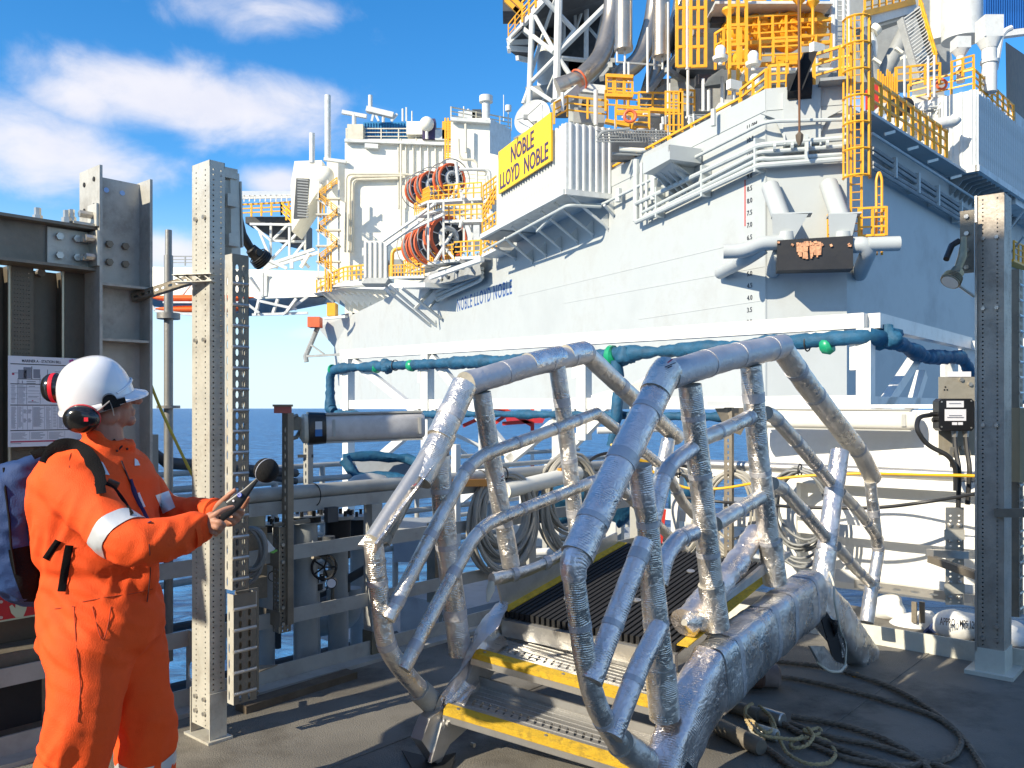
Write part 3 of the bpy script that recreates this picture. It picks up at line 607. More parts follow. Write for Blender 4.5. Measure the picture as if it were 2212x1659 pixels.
railing([P(1128, 48, 56.5), P(1172, 0, 55)], 1.3, .7, .06); railing([P(1180, 12, 58), P(1095, -8, 60)], 1.1, .8, .04)
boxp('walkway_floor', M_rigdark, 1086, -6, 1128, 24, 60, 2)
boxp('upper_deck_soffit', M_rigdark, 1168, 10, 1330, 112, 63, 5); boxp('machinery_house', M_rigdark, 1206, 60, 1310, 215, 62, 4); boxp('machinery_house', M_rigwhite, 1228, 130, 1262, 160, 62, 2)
s_ = MB(); s_.tube([P(1180, 210, 62), P(1180, 88, 62)], .66, 20); t_ = part('storage_tank', M_rigwhite, s_)
s_ = MB(); s_.tube([P(1180, 96, 61.8), P(1180, 80, 61.8)], [.7, .3], 16); part('tank_top', M_yellow, s_, t_)
s_ = MB(); s_.tube([P(1137, 207, 60), P(1200, 200, 60)], .6, 14); part('mud_tank', M_riggrey, s_)
# exhausts
for x, y in ((1347, 103), (1428, 118)):
    s_ = MB(); s_.tube([P(x, -40, 48), P(x, y, 48)], .49, 24); e_ = part('exhaust_stack', M_exh, s_)
    s_ = MB(); s_.tube([P(x, y - 3, 48), P(x, y + 6, 48)], [.53, .53], 24); part('stack_rim', M_exh, s_, e_)
    for dx in (-14, 3):
        s_ = MB(); s_.rod(P(x + dx, y + 4, 48), P(x + dx, y + 32, 48), .06); part('stack_leg', M_rigwhite, s_, e_)
s_ = MB(); s_.bar(P(1333, 134, 48), P(1432, 142, 48), .1, .1); part('pipe_rack', M_riggrey, s_)
def duct(pts, dd, r, name='exhaust_duct'):
    q = dense(fillet([P(x, y, d) for (x, y), d in zip(pts, dd)], 3.5, 8), .35); s_ = MB(); s_.tube(q, [r * (1 + .018 * (i % 2)) for i in range(len(q))], 18); return part(name, M_exh, s_)
duct([(1326, -30), (1322, 40), (1300, 125), (1255, 170), (1222, 185)], [52, 52, 51, 50, 50], .55)
duct([(1420, -40), (1412, 40), (1385, 130), (1335, 165), (1330, 200)], [54, 54, 53, 52, 52], .55)
duct([(1478, -30), (1466, 50), (1425, 120), (1402, 200)], [56, 56, 55, 54], .55)
s_ = MB(); s_.tube([P(1228, 182, 49.8), P(1205, 192, 49.8)], [.56, .62], 20); part('duct_flange', M_exh, s_)
s_ = MB(); s_.ring(P(1251, 172, 49.8), P(1222, 185, 50) - P(1300, 130, 51), .6, .06, 20, 6); part('duct_band', M_orange2, s_)
for p_ in (((1250, 198), (1318, 138)), ((1324, 130), (1322, 165)), ((1318, 140), (1345, 160)), ((1400, 200), (1476, 100)), ((1440, 150), (1500, 190)), ((1380, 225), (1470, 160)), ((1300, 170), (1322, 142))):
    s_ = MB(); s_.bar(P(*p_[0], 53), P(*p_[1], 55), .3, .3); part('support_beam', M_riggrey, s_)
for x, y0, y1, r in ((1349, 135, 270, .07), (1358, 135, 270, .07), (1443, 5, 265, .06), (1447, 180, 300, .05), (1215, 200, 240, .1), (1287, 195, 270, .12), (1486, 0, 260, .08), (1399, 60, 200, .07)):
    s_ = MB(); s_.rod(P(x, y0, 47.5), P(x, y1, 47.5), r); part('vent_pipe', M_rigwhite, s_)
# roof edge of module, walkways behind the sign
s_ = MB(); s_.bar(P(1197, 235, 48), P(1250, 188, 50), .35, .5); s_.bar(P(1250, 190, 50), P(1308, 196, 50), .35, .5); part('roof_beam', M_rigwhite, s_)
boxp('cabin', M_hull, 1231, 205, 1250, 262, 51, 1.5); boxp('cabin', M_riggrey, 1250, 200, 1305, 270, 53, 2); boxp('cabin', M_rigdark, 1258, 215, 1275, 255, 51.5, .8)
railing([P(1197, 268, 47), P(1226, 252, 48), P(1312, 262, 48)], 1.15, 1.3, .05)
railing([P(1310, 205, 47), P(1366, 207, 47)], 1.1, .5, .05); railing([P(1308, 240, 47), P(1380, 245, 47)], 1.1, .7, .05); railing([P(1330, 276, 46), P(1402, 280, 46)], 1.1, .8, .05); railing([P(1380, 240, 50), P(1470, 243, 50)], 1.1, .9, .05); railing([P(1470, 238, 50), P(1500, 240, 50)], 1.2, .5, .05)
for (x0, y0, x1, y1) in ((1310, 165, 1366, 168), (1308, 207, 1366, 209), (1307, 262, 1402, 281), (1400, 238, 1475, 242), (1330, 243, 1400, 245)):
    s_ = MB(); s_.bar(P(x0, y0, 47), P(x1, y1, 47), .4, .18); part('walkway_edge', M_yellow, s_)
for x in (1310, 1324, 1350, 1366):
    s_ = MB(); s_.bar(P(x, 166, 47), P(x, 210, 47), .09, .09); part('balcony_post', M_yellow, s_)
for x in (1438, 1446, 1455, 1466, 1474):
    s_ = MB(); s_.bar(P(x, 198, 46), P(x, 284, 46), .1, .08); part('cage_bar', M_yellow, s_)
s_ = MB(); [s_.bar(P(1436, y, 46), P(1476, y, 46), .09, .07) for y in (198, 222, 246, 270, 284)]; part('cage_hoop', M_yellow, s_)
s_ = MB()
for k in range(5):
    y = 279 + k * 6; s_.bar(P(1288 + 6 * (k % 2), y + 3, 44), P(1440, y + 4, 44.5), .07, .05)
for k in range(24): s_.bar(P(1292 + 6.2 * k, 282 + (k % 3), 44), P(1296 + 6.2 * k, 306, 44.3), .045, .045)
s_.tube(fillet([P(1290, 300, 43.6), P(1300, 284, 43.4), P(1360, 278, 43.4)], .8), .07, 6); part('cable_tray', M_riggrey, s_)
boxp('tray_backing', M_rigdark, 1322, 290, 1400, 345, 45.5, .5)
tubep([(1338, 322), (1400, 326)], 44.5, .13, 'strip_light', M_house); tubep([(1322, 332), (1392, 334)], 44.6, .08, 'service_pipe', M_riggrey)
random.seed(21)
for i in range(26):
    x = random.uniform(1320, 1500); y = random.uniform(245, 335 - (x - 1320) * .42); s_ = MB()
    if random.random() < .5: s_.rod(P(x, y, 46), P(x + random.uniform(14, 44), y + random.uniform(-1, 2), 46.4), random.uniform(.04, .1), 6)
    else: s_.rod(P(x, y, 46), P(x + .5, y + random.uniform(12, 34), 46), random.uniform(.04, .1), 6)
    part('deck_pipe', random.choice([M_rigwhite, M_riggrey, M_pipe, M_rigwhite, M_rigdark]), s_)
boxp('deck_machinery', M_rigdark, 1380, 255, 1500, 300, 50, 2); boxp('deck_machinery', M_riggrey, 1240, 232, 1306, 265, 50, 2)
def lifebuoy(c, R, lab):
    s_ = MB(); s_.ring(c, (.1, 1, 0), R, R * .28, 20, 8); o = s_.build('lifebuoy', M_orange2, None); tag(o, lab, 'lifebuoy')
lifebuoy(P(1361, 251, 45.4), .30, 'orange lifebuoy on the yellow walkway rail right of the satellite dish')
lifebuoy(P(2034, 182, 43.5), .24, 'orange lifebuoy on the rail above the ribbed module at the right')
# satellite dish
ds = MB(); dc = P(1149, 253, 52); dn = V((-.42, -.86, .25)).normalized(); u_ = dn.cross(UP).normalized(); v_ = u_.cross(dn)
rings = []
for k in range(7):
    rr = 1.18 * k / 6 + .001; rings.append([dc + u_ * math.cos(2 * math.pi * j / 28) * rr + v_ * math.sin(2 * math.pi * j / 28) * rr - dn * (.42 * (1 - (k / 6) ** 2)) for j in range(28)])
rings2 = [[q - dn * .05 for q in r] for r in reversed(rings)]
ds.loft(rings + rings2, cap=False)
dish = ds.build('satellite_dish', M_rigwhite, None); tag(dish, 'round white satellite dish standing behind the yellow name board', 'satellite dish')
s_ = MB(); f_ = dc + dn * .8 - v_ * .5
for a in (0, 2.1, 4.2): s_.rod(dc + u_ * math.cos(a) * 1.0 + v_ * math.sin(a) * 1.0, f_, .03)
s_.box(f_, (.25, .25, .25)); s_.build('feed_arm', M_riggrey, dish)
s_ = MB(); s_.tube([dc - dn * .4, dc - dn * .7 - UP * .6, dc - dn * .7 - UP * 3], .2, 8); s_.bar(dc - UP * 2, dc + V((1, 0, -1.2)), .12, .12); s_.bar(P(1110, 300, 52), P(1150, 278, 52), .1, .1); s_.build('mount', M_riggrey, dish)

# ---- yellow jacking tower
D = 46
boxp('tower_core', M_riggrey, 1600, 10, 1795, 240, 51, 6); boxp('tower_core', M_riggrey, 1505, 180, 1565, 240, 50, 3)
boxp('tower_wall', M_rigwhite, 1560, 215, 1800, 260, 49.5, 4); boxp('tower_core', M_rigdark, 1470, 0, 1592, 150, 53, 3); boxp('tower_core', M_riggrey, 1400, 170, 1505, 240, 54, 3)
for x0, x1, y0, y1, d in ((1462, 1492, 0, 145, 46), (1492, 1524, 0, 145, 45.5), (1576, 1612, -5, 205, 44)):
    w_ = (x1 - x0); n = 3
    fr = MB()
    for k in range(n): fr.bar(P(x0 + w_ * k / (n - 1), y0, d), P(x0 + w_ * k / (n - 1), y1, d), .15, .15)
    cg = part('ladder_cage', M_yellow, fr)
    y = y0 + 18
    while y < y1:
        s_ = MB(); s_.bar(P(x0, y, d), P(x1, y - 1.5, d), .14, .14); part('cage_hoop', M_yellow, s_, cg); y += 42
for pts, h in (([P(1545, 150, 45.5), P(1563, 140, 45), P(1600, 138, 45)], 1.9), ([P(1641, 138, 44.6), P(1728, 134, 44.6), P(1795, 128, 45)], 1.3), ([P(1610, 92, 46), P(1727, 84, 46)], 1.35), ([P(1728, 92, 46), P(1795, 90, 46)], 1.2), ([P(1540, 2, 45), P(1610, -6, 45)], 1.1)):
    railing(pts, h, .8, .055)
for (x0, y0, x1, y1) in ((1610, 94, 1727, 86), (1640, 140, 1795, 130), (1728, 95, 1795, 92), (1728, 45, 1795, 42)):
    s_ = MB(); s_.bar(P(x0, y0, 45.5), P(x1, y1, 45.5), .18, .2); part('walkway_beam', M_yellow, s_)
for y0, y1, d in ((146, 152, 45), (2, 8, 45.5)):
    boxp('walkway_slab', M_rigwhite, 1610 if y0 > 100 else 1545, y0, 1800, y1, d, 2.2)
s_ = MB(); s_.prism([P(1530, 168, 45), P(1556, 150, 45), P(1600, 152, 45), P(1600, 158, 46), P(1556, 158, 46)], (0, 1.2, 0)); part('walkway_slab', M_rigwhite, s_)
s_ = MB(); s_.prism([P(1532, 30, 46), P(1556, 6, 46), P(1600, 6, 46), P(1600, 12, 47), P(1556, 14, 47)], (0, 1.2, 0)); part('walkway_slab', M_rigwhite, s_)
def motor(x, y, d, r, tilt=0):
    s_ = MB(); c = P(x, y, d); ax = V((.35, -1, .05)).normalized()
    s_.tube([c + ax * -.9, c - ax * .3, c - ax * .25, c + ax * .3, c + ax * .32, c + ax * .6, c + ax * .62, c + ax * .8], [r * .7, r * .75, r, r, r * .75, r * .7, r * .35, r * .3], 22)
    m_ = part('jacking_gear', M_yellow, s_)
    for k in range(8):
        a = k * math.pi / 4; u1 = ax.cross(UP).normalized(); v1 = u1.cross(ax); s_ = MB(); q = c + u1 * math.cos(a) * r * .88 + v1 * math.sin(a) * r * .88; s_.tube([q, q + ax * .36], .05, 6); part('bolt', M_rigwhite, s_, m_)
for x, y, r, d in ((1590, 72, .85, 47), (1634, 70, .9, 46.9), (1700, 66, 1.15, 46.9), (1750, 58, .9, 47), (1628, 26, .85, 47.6), (1698, 22, .95, 47.6), (1600, 130, .5, 47), (1612, 165, .55, 47), (1706, 165, .5, 47)): motor(x, y, d, r)
boxp('gearbox', M_yellow, 1680, 116, 1745, 136, 46.5, 1); boxp('gearbox', M_yellow, 1595, 122, 1640, 138, 46.5, 1); pass
for x, y in ((1727, 0), (1756, 6), (1573, 24)):
    s_ = MB(); s_.tube([P(x, y - 6, 45), P(x, y, 45), P(x, y + 10, 45), P(x, y + 14, 45), P(x, y + 92, 45)], [.3, .34, .12, .08, .08], 10); part('funnel_pipe', M_yellow, s_)
for x0, y0, x1, y1, m_ in ((1640, 90, 1700, 104, M_riggrey), (1538, 30, 1566, 50, M_rigdark), (1500, 52, 1530, 70, M_riggrey), (1775, 5, 1794, 30, M_rigdark), (1660, 180, 1760, 214, M_riggrey), (1505, 160, 1560, 182, M_rigdark)): boxp('equipment_cabinet', m_, x0, y0, x1, y1, 47, .6)
for x, y0, y1 in ((1484, 0, 150), (1797, 0, 150), (1801, 0, 150), (1560, 150, 250), (1519, 170, 240), (1531, 195, 240)):
    s_ = MB(); s_.rod(P(x, y0, 46), P(x, y1, 46), .09); part('service_pipe', M_rigwhite, s_)
M_lamp = mat('lamp_glass', (.85, .86, .85), .2, 0, .05, 4)
for x, y in ((1556, 118), (1627, 130), (1631, 180)):
    s_ = MB(); s_.tube([P(x, y + 22, 43), P(x, y + 14, 43), P(x, y + 12, 43), P(x, y + 5, 43)], [.1, .12, .36, .4], 14); l_ = part('beacon_lamp', M_house, s_)
    s_ = MB(); s_.tube([P(x, y + 5, 43), P(x, y - 12, 43), P(x, y - 18, 43)], [.25, .27, .18], 14); part('lens', M_lamp, s_, l_)
for x, y in ((1586, 185), (1765, 105)):
    s_ = MB(); s_.box(P(x, y, 42), (.75, .3, .45), .5); l_ = part('floodlight', M_house, s_); s_ = MB(); s_.rod(P(x, y + 10, 42), P(x, y + 50, 42.3), .07); part('light_post', M_rigwhite, s_, l_)
# lattice mast by the tower's right and dark structure with stairs
m_ = MB()
for x in (1806, 1822, 1833): m_.rod(P(x, -5, 48), P(x + (1 if x > 1806 else 0), 150, 48), .09)
for k in range(14): m_.rod(P(1822, -5 + k * 11, 48), P(1834, 6 + k * 11, 48), .05); m_.rod(P(1806, 2 + k * 11, 48), P(1822, 2 + k * 11, 48), .04)
part('lattice_mast', M_rigwhite, m_)
s_ = MB(); s_.prism([P(1800, -5, 56), P(2040, -5, 56), P(2060, 150, 56), P(1990, 176, 56), P(1800, 178, 56)], (0, 2, 0)); part('drill_floor_wall', M_riggrey, s_)
s_ = MB(); s_.prism([P(1846, 38, 49), P(1846, 64, 49), P(1984, 24, 53), P(1976, 2, 53)], (.2, .6, 0)); lb = part('landing_beam', M_rigwhite, s_)
s_ = MB(); s_.prism([P(1846, 66, 49), P(1984, 26, 53), P(1984, 34, 55), P(1862, 80, 52)], (0, .2, 0)); part('beam_web', M_riggrey, s_, lb)
railing([P(1868, 30, 49.5), P(1972, 4, 52.8)], 1.1, .9, .05); s_ = MB(); s_.bar(P(1866, 30, 49.4), P(1976, 3, 52.8), .1, .35); part('kick_board', M_yellow, s_)
tubep([(1855, 60), (1868, 110), (1895, 185)], 50, .42, 'sloping_column', M_riggrey, None, 16); tubep([(1960, 60), (1925, 130), (1905, 170)], 51, .45, 'sloping_column', M_riggrey, None, 16)
tubep([(1880, 72), (1890, 100), (1885, 128)], 50, .2, 'lagged_pipe', M_rigwhite); tubep([(1885, 70), (1895, 60)], 50, .35, 'pipe_end', M_house, None, 12)
for (x0, y0, x1, y1) in ((1886, 127, 1902, 138), (1934, 104, 1949, 115), (1946, 126, 2002, 116), (1925, 268, 1972, 262), (1990, 170, 2030, 164)):
    s_ = MB(); s_.bar(P(x0, y0, 48.5), P(x1, y1, 48.5), .2, .16); part('strip_light', M_house, s_)
st = MB(); st.bar(P(1984, 14, 47), P(2021, 140, 46), .12, .5); st.bar(P(1945, 42, 47), P(1982, 172, 46), .12, .4); stair = part('stairway', M_riggrey, st)
for k in range(19):
    t = (k + .5) / 19; a = P(1945, 42, 47).lerp(P(1982, 172, 46), t); b_ = P(1984, 14, 47).lerp(P(2021, 140, 46), t); s_ = MB(); s_.bar(a, b_, .32, .05); part('stair_tread', M_rigwhite, s_, stair)
s_ = MB(); s_.bar(P(1986, -12, 46.8), P(2024, 118, 45.8), .08, .08); s_.bar(P(1986, 2, 46.8), P(2022, 130, 45.8), .06, .06)
for k in range(6): t = k / 5; a = P(1986, 12, 46.8).lerp(P(2022, 138, 45.8), t); s_.bar(a, a + UP * .75, .07, .07)
part('stair_rail', M_yellow, s_, stair)
s_ = MB(); s_.tube([P(2078, -30, 50), P(2078, 88, 50)], 1.1, 28); part('silo', M_rigwhite, s_)
s_ = MB(); s_.tube([P(2030, -30, 51), P(2030, 88, 51)], .55, 20); part('silo', M_rigwhite, s_)
def vent(x0, x1, y0, y1, y2, px, yb, d=44):
    w_ = P(x1, 0, d).x - P(x0, 0, d).x; c = P((x0 + x1) / 2, y1, d); h = (y1 - y0) / F * d; s_ = MB(); s_.para(c - V((w_ / 2, w_ / 2, 0)), V((w_, 0, 0)), V((0, w_, 0)), UP * h); v_ = part('air_vent', M_rigwhite, s_)
    cz = P(0, y2, d).z; r = px / F * d; q = V((c.x, c.y, 0))
    s_ = MB(); R_ = []
    for z, e, k in ((c.z, w_ / 2, 0), (cz, r, 1)):
        R_.append([q + V((math.copysign(min(abs(math.cos(a)) * e * 1.45, e), math.cos(a)), math.copysign(min(abs(math.sin(a)) * e * 1.45, e), math.sin(a)), z)) if not k else q + V((math.cos(a) * e, math.sin(a) * e, z)) for a in [2 * math.pi * (j + .5) / 16 for j in range(16)]])
    s_.loft(R_); part('vent_funnel', M_rigwhite, s_, v_)
    s_ = MB(); s_.tube([V((q.x, q.y, cz)), V((q.x, q.y, P(0, yb, d).z))], r * .95, 16); s_.tube([V((q.x, q.y, cz - .6)), V((q.x, q.y, cz - .75))], r * 1.12, 16); part('vent_pipe', M_rigwhite, s_, v_)
vent(2117, 2157, 40, 86, 106, 16, 200); vent(2060, 2090, 84, 108, 122, 9, 178, 43.5)
s_ = MB(); s_.prism([P(2126, -8, 66), P(2260, -8, 66), P(2260, 66, 66), P(2126, 60, 66)], (0, 1, 0)); cl = s_.build('blue_cladding', M_contnavy, None); tag(cl, 'bright blue ribbed cladding of a far module at the top right corner', 'cladding')
for k in range(20):
    s_ = MB(); s_.bar(P(2129 + k * 5, -8, 65.9), P(2129 + k * 5, 62, 65.9), .07, .1); s_.build('cladding_rib', M_contnavy, cl)
s_ = MB(); s_.bar(P(2160, 76, 60), P(2240, 66, 60), .5, .4); part('deck_beam', M_rigwhite, s_)
tubep([(2150, 150), (2162, 80), (2172, 66), (2185, 60)], 46, .15, 'vent_pipe', M_rigwhite)
railing([P(2056, 172, 43), P(2103, 158, 43)], .9, .6, .04)
railing([P(1935, 190, 43), P(2030, 180, 43)], 1.0, .7, .045)
for x in (1884, 1935, 1948):
    s_ = MB(); s_.rod(P(x + 70, 118 + (x % 7), 42), P(x + 70, 210, 42), .06); part('light_post', M_rigwhite, s_)
# things on deck behind the right handrail
for x0, y0, x1, y1, d, m_ in ((1885, 182, 1905, 225, 39, M_red), (1906, 190, 1925, 235, 42, M_rigwhite), (1972, 205, 2045, 290, 44.5, M_rigwhite), (1985, 175, 2040, 205, 46, M_riggrey), (1925, 240, 1990, 300, 45.5, M_rigwhite), (1990, 290, 2046, 370, 45, M_riggrey)):
    boxp('deck_equipment', m_, x0, y0, x1, y1, d, .8)
s_ = MB(); s_.tube([P(1930, 234, 40.5), P(1956, 230, 41.4)], .42, 18); o_ = s_.build('black_drum', M_blackm, None); tag(o_, 'black drum lying behind the yellow rail near the caged ladder', 'drum')
tubep([(1965, 282), (2000, 272), (2060, 262), (2066, 255)], 42, .28, 'intake_pipe', M_rigwhite, None, 14)
random.seed(5)
for i in range(34):
    x = random.uniform(1890, 2050); y = random.uniform(200, 215 + (x - 1880) * .7); s_ = MB()
    if random.random() < .55: s_.rod(P(x, y, 43.6), P(x + random.uniform(12, 34), y + random.uniform(-2, 1), 43.9), random.uniform(.03, .09), 6)
    else: s_.rod(P(x, y, 43.6), P(x + .5, y + random.uniform(12, 36), 43.6), random.uniform(.03, .09), 6)
    part('deck_pipe', random.choice([M_rigwhite, M_riggrey, M_yellow, M_rigwhite, M_rigdark]), s_)
for k in range(9):
    s_ = MB(); x = 1897 + k * 5; s_.bar(P(x, 150 + (k % 4) * 5, 41), P(x, 222, 41), .07, .07); part('gate_bar', M_yellow, s_)
random.seed(9)
for i in range(30):
    x = random.uniform(1610, 1800); y = random.uniform(0, 215); s_ = MB()
    if random.random() < .4: s_.rod(P(x, y, 47), P(x + random.uniform(10, 40), y + 1, 47), random.uniform(.03, .08), 6)
    else: s_.rod(P(x, y, 47), P(x + .3, y + random.uniform(12, 36), 47), random.uniform(.03, .07), 6)
    part('service_pipe', random.choice([M_yellow, M_riggrey, M_rigwhite, M_rigdark]), s_)

# ------------------------------------------------------------------ accommodation block, far left
D = 118
hs = MB(); hs.para(*bx(745, 300, 974, 690, D, 26)); house = part('accommodation_block', M_house, hs)
hs = MB(); hs.para(*bx(706, 345, 746, 640, D + 3, 20)); part('block_wing', M_house, hs, house)
hs = MB(); hs.prism([P(636, 348, D + 4), P(695, 346, D + 4), P(695, 400, D + 4), P(630, 500, D + 4), P(628, 400, D + 4)], (0, 6, 0)); part('stair_tower', M_house, hs, house)
hs = MB(); hs.para(*bx(974, 255, 1058, 420, D - 14, 10)); bw = part('bridge_wing', M_house, hs, house)
s_ = MB(); s_.prism([P(1058, 255, D - 14), P(1104, 280, D - 6), P(1104, 420, D - 6), P(1058, 420, D - 14)], (0, .3, 0)); part('wing_side', M_rigwhite, s_, house)
hs = MB(); hs.para(*bx(985, 400, 1062, 520, D - 18, 6)); part('block_wing', M_rigwhite, hs, house)
s_ = MB(); s_.prism([P(1052, 330, D - 15), P(1075, 335, D - 15), P(1085, 420, D - 15), P(1070, 470, D - 15), P(1052, 400, D - 15)], (0, 2, 0)); part('bulge', M_house, s_, house)
for (x0, y0, x1, y1) in ((745, 304, 974, 312), (700, 344, 748, 350), (974, 258, 1060, 264)):
    s_ = MB(); s_.bar(P(x0, y0, D - 14.5 if x0 > 900 else D - .5), P(x1, y1, D - 14.5 if x0 > 900 else D - .5), .6, .4); part('roof_edge', M_rigwhite, s_, house)
for k in range(7):
    x = 860 + k * 16; s_ = MB(); s_.bar(P(x, 312, D - .2), P(x, 450, D - .2), .15, .3); part('wall_stiffener', M_house, s_, house)
s_ = MB(); s_.bar(P(789, 316, D - .3), P(818, 318, D - .3), 1, .6); part('window_hood', M_rigwhite, s_, house)
M_hpipe = mat('house_pipe_paint', (.62, .57, .44), .5, 0, .15, 1)
for pts in ([(746, 545), (748, 376), (870, 376), (905, 380)], [(754, 545), (756, 382), (870, 380)], [(760, 545), (762, 388), (860, 386)], [(866, 300), (866, 520)], [(990, 300), (992, 345), (1030, 345), (1030, 410)], [(1006, 268), (1006, 330)]):
    s_ = MB(); s_.tube(fillet([P(x, y, D - .6 if x < 950 else D - 15) for x, y in pts], .8), .16, 8); part('service_pipe', M_hpipe, s_, house)
railing([P(748, 303, D), P(974, 303, D)], 1.6, 2.6, .07, M_hpipe); railing([P(974, 258, D - 14), P(1104, 282, D - 8)], 1.5, 2, .07, M_hpipe); railing([P(975, 345, D - 13), P(1000, 392, D - 14), P(1058, 398, D - 14)], 1.5, 1.6, .06, M_hpipe)
for x, y0, y1, r in ((708, 206, 344, .42), (674, 288, 352, .38), (800, 206, 245, .3), (870, 235, 262, .15), (878, 232, 262, .12), (1002, 230, 262, .1), (1088, 205, 262, .06), (1012, 236, 258, .2), (890, 240, 262, .1)):
    s_ = MB(); s_.tube([P(x, y0, D), P(x, y1, D)], r, 10); part('mast', M_rigwhite, s_)
s_ = MB(); s_.tube([P(1050, 262, D - 12), P(1050, 222, D - 12), P(1050, 221, D - 12), P(1050, 208, D - 12)], [.5, .5, .85, .85], 14); part('funnel', M_rigwhite, s_)
s_ = MB(); s_.tube([P(1098, 240, D - 10), P(1098, 228, D - 10)], .4, 12); s_.rod(P(1098, 236, D - 10), P(1098, 275, D - 10), .08); part('antenna', M_rigwhite, s_)
s_ = MB(); s_.bar(P(792, 236, D), P(850, 250, D), 1, .7); s_.bar(P(803, 262, D), P(808, 240, D), .3, .3); s_.bar(P(808, 240, D), P(818, 262, D), .3, .3); s_.rod(P(828, 246, D), P(828, 264, D), .2); s_.bar(P(845, 262, D), P(858, 246, D), .3, .3); part('deck_crane', M_rigwhite, s_)
s_ = MB(); s_.bar(P(739, 242, D), P(792, 252, D), .5, .5); s_.rod(P(765, 248, D), P(765, 285, D), .3); part('radar_scanner', M_rigwhite, s_)
for x0, y0, x1, y1, m_ in ((878, 262, 912, 290, M_house), (912, 256, 940, 300, M_navy), (990, 240, 1030, 262, M_rigwhite), (1020, 236, 1040, 256, M_rigdark), (750, 268, 784, 300, M_hpipe), (955, 262, 975, 300, M_yellow), (940, 280, 965, 302, M_rigwhite)): boxp('roof_equipment', m_, x0, y0, x1, y1, D - .5, 2)
s_ = MB(); s_.sphere(P(922, 268, D - 1), 1.0); s_.tube([P(922, 275, D - 1), P(922, 300, D - 1)], .2, 8); part('radome', M_house, s_)
s_ = MB(); s_.sphere(P(702, 380, D + 1), 1.3); part('radome', M_house, s_)
s_ = MB(); s_.para(*bx(785, 264, 903, 297, D + 2, 5)); ct = s_.build('roof_container', M_contblue, None); tag(ct, 'blue ribbed container on the roof of the white accommodation block', 'container')
for k in range(20):
    s_ = MB(); x = 787 + k * 6; s_.bar(P(x, 265, D + 1.9), P(x, 296, D + 1.9), .18, .15); s_.build('container_rib', M_contblue, ct)
for x0, y0, x1, y1 in ((962, 262, 975, 345), (968, 290, 985, 320), (700, 545, 720, 625), (700, 385, 712, 440), (690, 420, 706, 470)):
    boxp('ladder_tower', M_yellow, x0, y0, x1, y1, D - 2, .6) if False else None
for x, y0, y1, d in ((962, 255, 345, 110), (968, 255, 345, 110), (976, 262, 345, 110), (703, 545, 630, 114), (709, 540, 630, 114), (715, 545, 630, 114), (700, 420, 480, 115), (693, 420, 470, 115)):
    s_ = MB(); s_.bar(P(x, y0, d), P(x, y1, d), .22, .22); part('ladder_rail', M_yellow, s_)
for k in range(16):
    s_ = MB(); s_.bar(P(961, 262 + k * 5.2, 110), P(977, 262 + k * 5.2, 110), .12, .12); part('ladder_rung', M_yellow, s_)
for k in range(6):
    y = 398 + 34 * k; a, b_ = ((690, 728) if k % 2 else (728, 690)); s_ = MB(); s_.bar(P(a, y, 114), P(b_, y + 30, 114), .5, .25); part('stair_flight', M_rigwhite, s_)
    railing([P(a, y, 113.6), P(b_, y + 30, 113.6)], .9, 1.0, .06); s_ = MB(); s_.bar(P(684, y + 32, 114.4), P(736, y + 32, 114.4), .9, .2); part('stair_landing', M_hpipe, s_)
for x in (688, 708, 732):
    s_ = MB(); s_.bar(P(x, 390, 114.8), P(x, 620, 114.8), .22, .22); part('stair_post', M_rigwhite, s_)
for i in range(14):
    s_ = MB(); s_.bar(P(643, 388 + i * 6, D + 2), P(666, 390 + i * 6, D + 2), .3, .16); part('stair_tread', M_riggrey, s_)
s_ = MB(); s_.prism([P(640, 385, D + 3.9), P(668, 386, D + 3.9), P(660, 470, D + 3.9), P(634, 472, D + 3.9)], (0, .3, 0)); part('stair_recess', M_rigdark, s_)
# bow deck edge walkway
gal = MB(); gal.prism([P(676, 634, 120), P(742, 622, 112), P(848, 626, 96), P(850, 612, 96), P(745, 606, 112), P(682, 622, 120)], (0, 5, 0)); part('bow_gallery', M_rigwhite, gal)
railing([P(684, 632, 119), P(742, 606, 111), P(790, 602, 104)], 1.7, 1.5, .09)
for k in range(12):
    x = 690 + k * 13; s_ = MB(); s_.prism([P(x, 630, 118 - k * 2), P(x + 30, 640 + k, 119 - k * 2), P(x + 30, 656 + k * 1.5, 119 - k * 2)], (0, .3, 0)); part('bracket', M_rigwhite, s_)
boxp('winch_platform', M_yellow, 706, 654, 724, 682, 112, 2); boxp('winch_platform', M_orange2, 664, 684, 690, 706, 116, 2); s_ = MB(); s_.bar(P(700, 688, 112), P(748, 684, 110), .5, .3); part('walkway_slab', M_rigwhite, s_)
s_ = MB(); s_.tube([P(686, 708, 118), P(660, 770, 114), P(662, 782, 114)], .35, 8); s_.bar(P(657, 770, 114), P(745, 765, 112), .3, .3); s_.bar(P(672, 745, 115), P(700, 765, 114), .2, .2); part('anchor_rack', M_riggrey, s_)
# white module on the deck edge
s_ = MB(); s_.para(*bx(786, 520, 838, 600, 92, 5)); wm = part('store_module', M_house, s_)
for k in range(5):
    s_ = MB(); s_.bar(P(790 + k * 11, 522, 91.9), P(790 + k * 11, 600, 91.9), .15, .15); part('wall_rib', M_rigwhite, s_, wm)
s_ = MB(); s_.prism([P(780, 612, 92), P(790, 600, 92), P(840, 600, 90), P(832, 612, 90)], (0, 3, 0)); part('module_floor', M_riggrey, s_, wm)
boxp('gas_rack', M_riggrey, 842, 560, 868, 590, 92, 2); tubep([(846, 600), (848, 540), (870, 536)], 90, .2, 'davit', M_yellow)
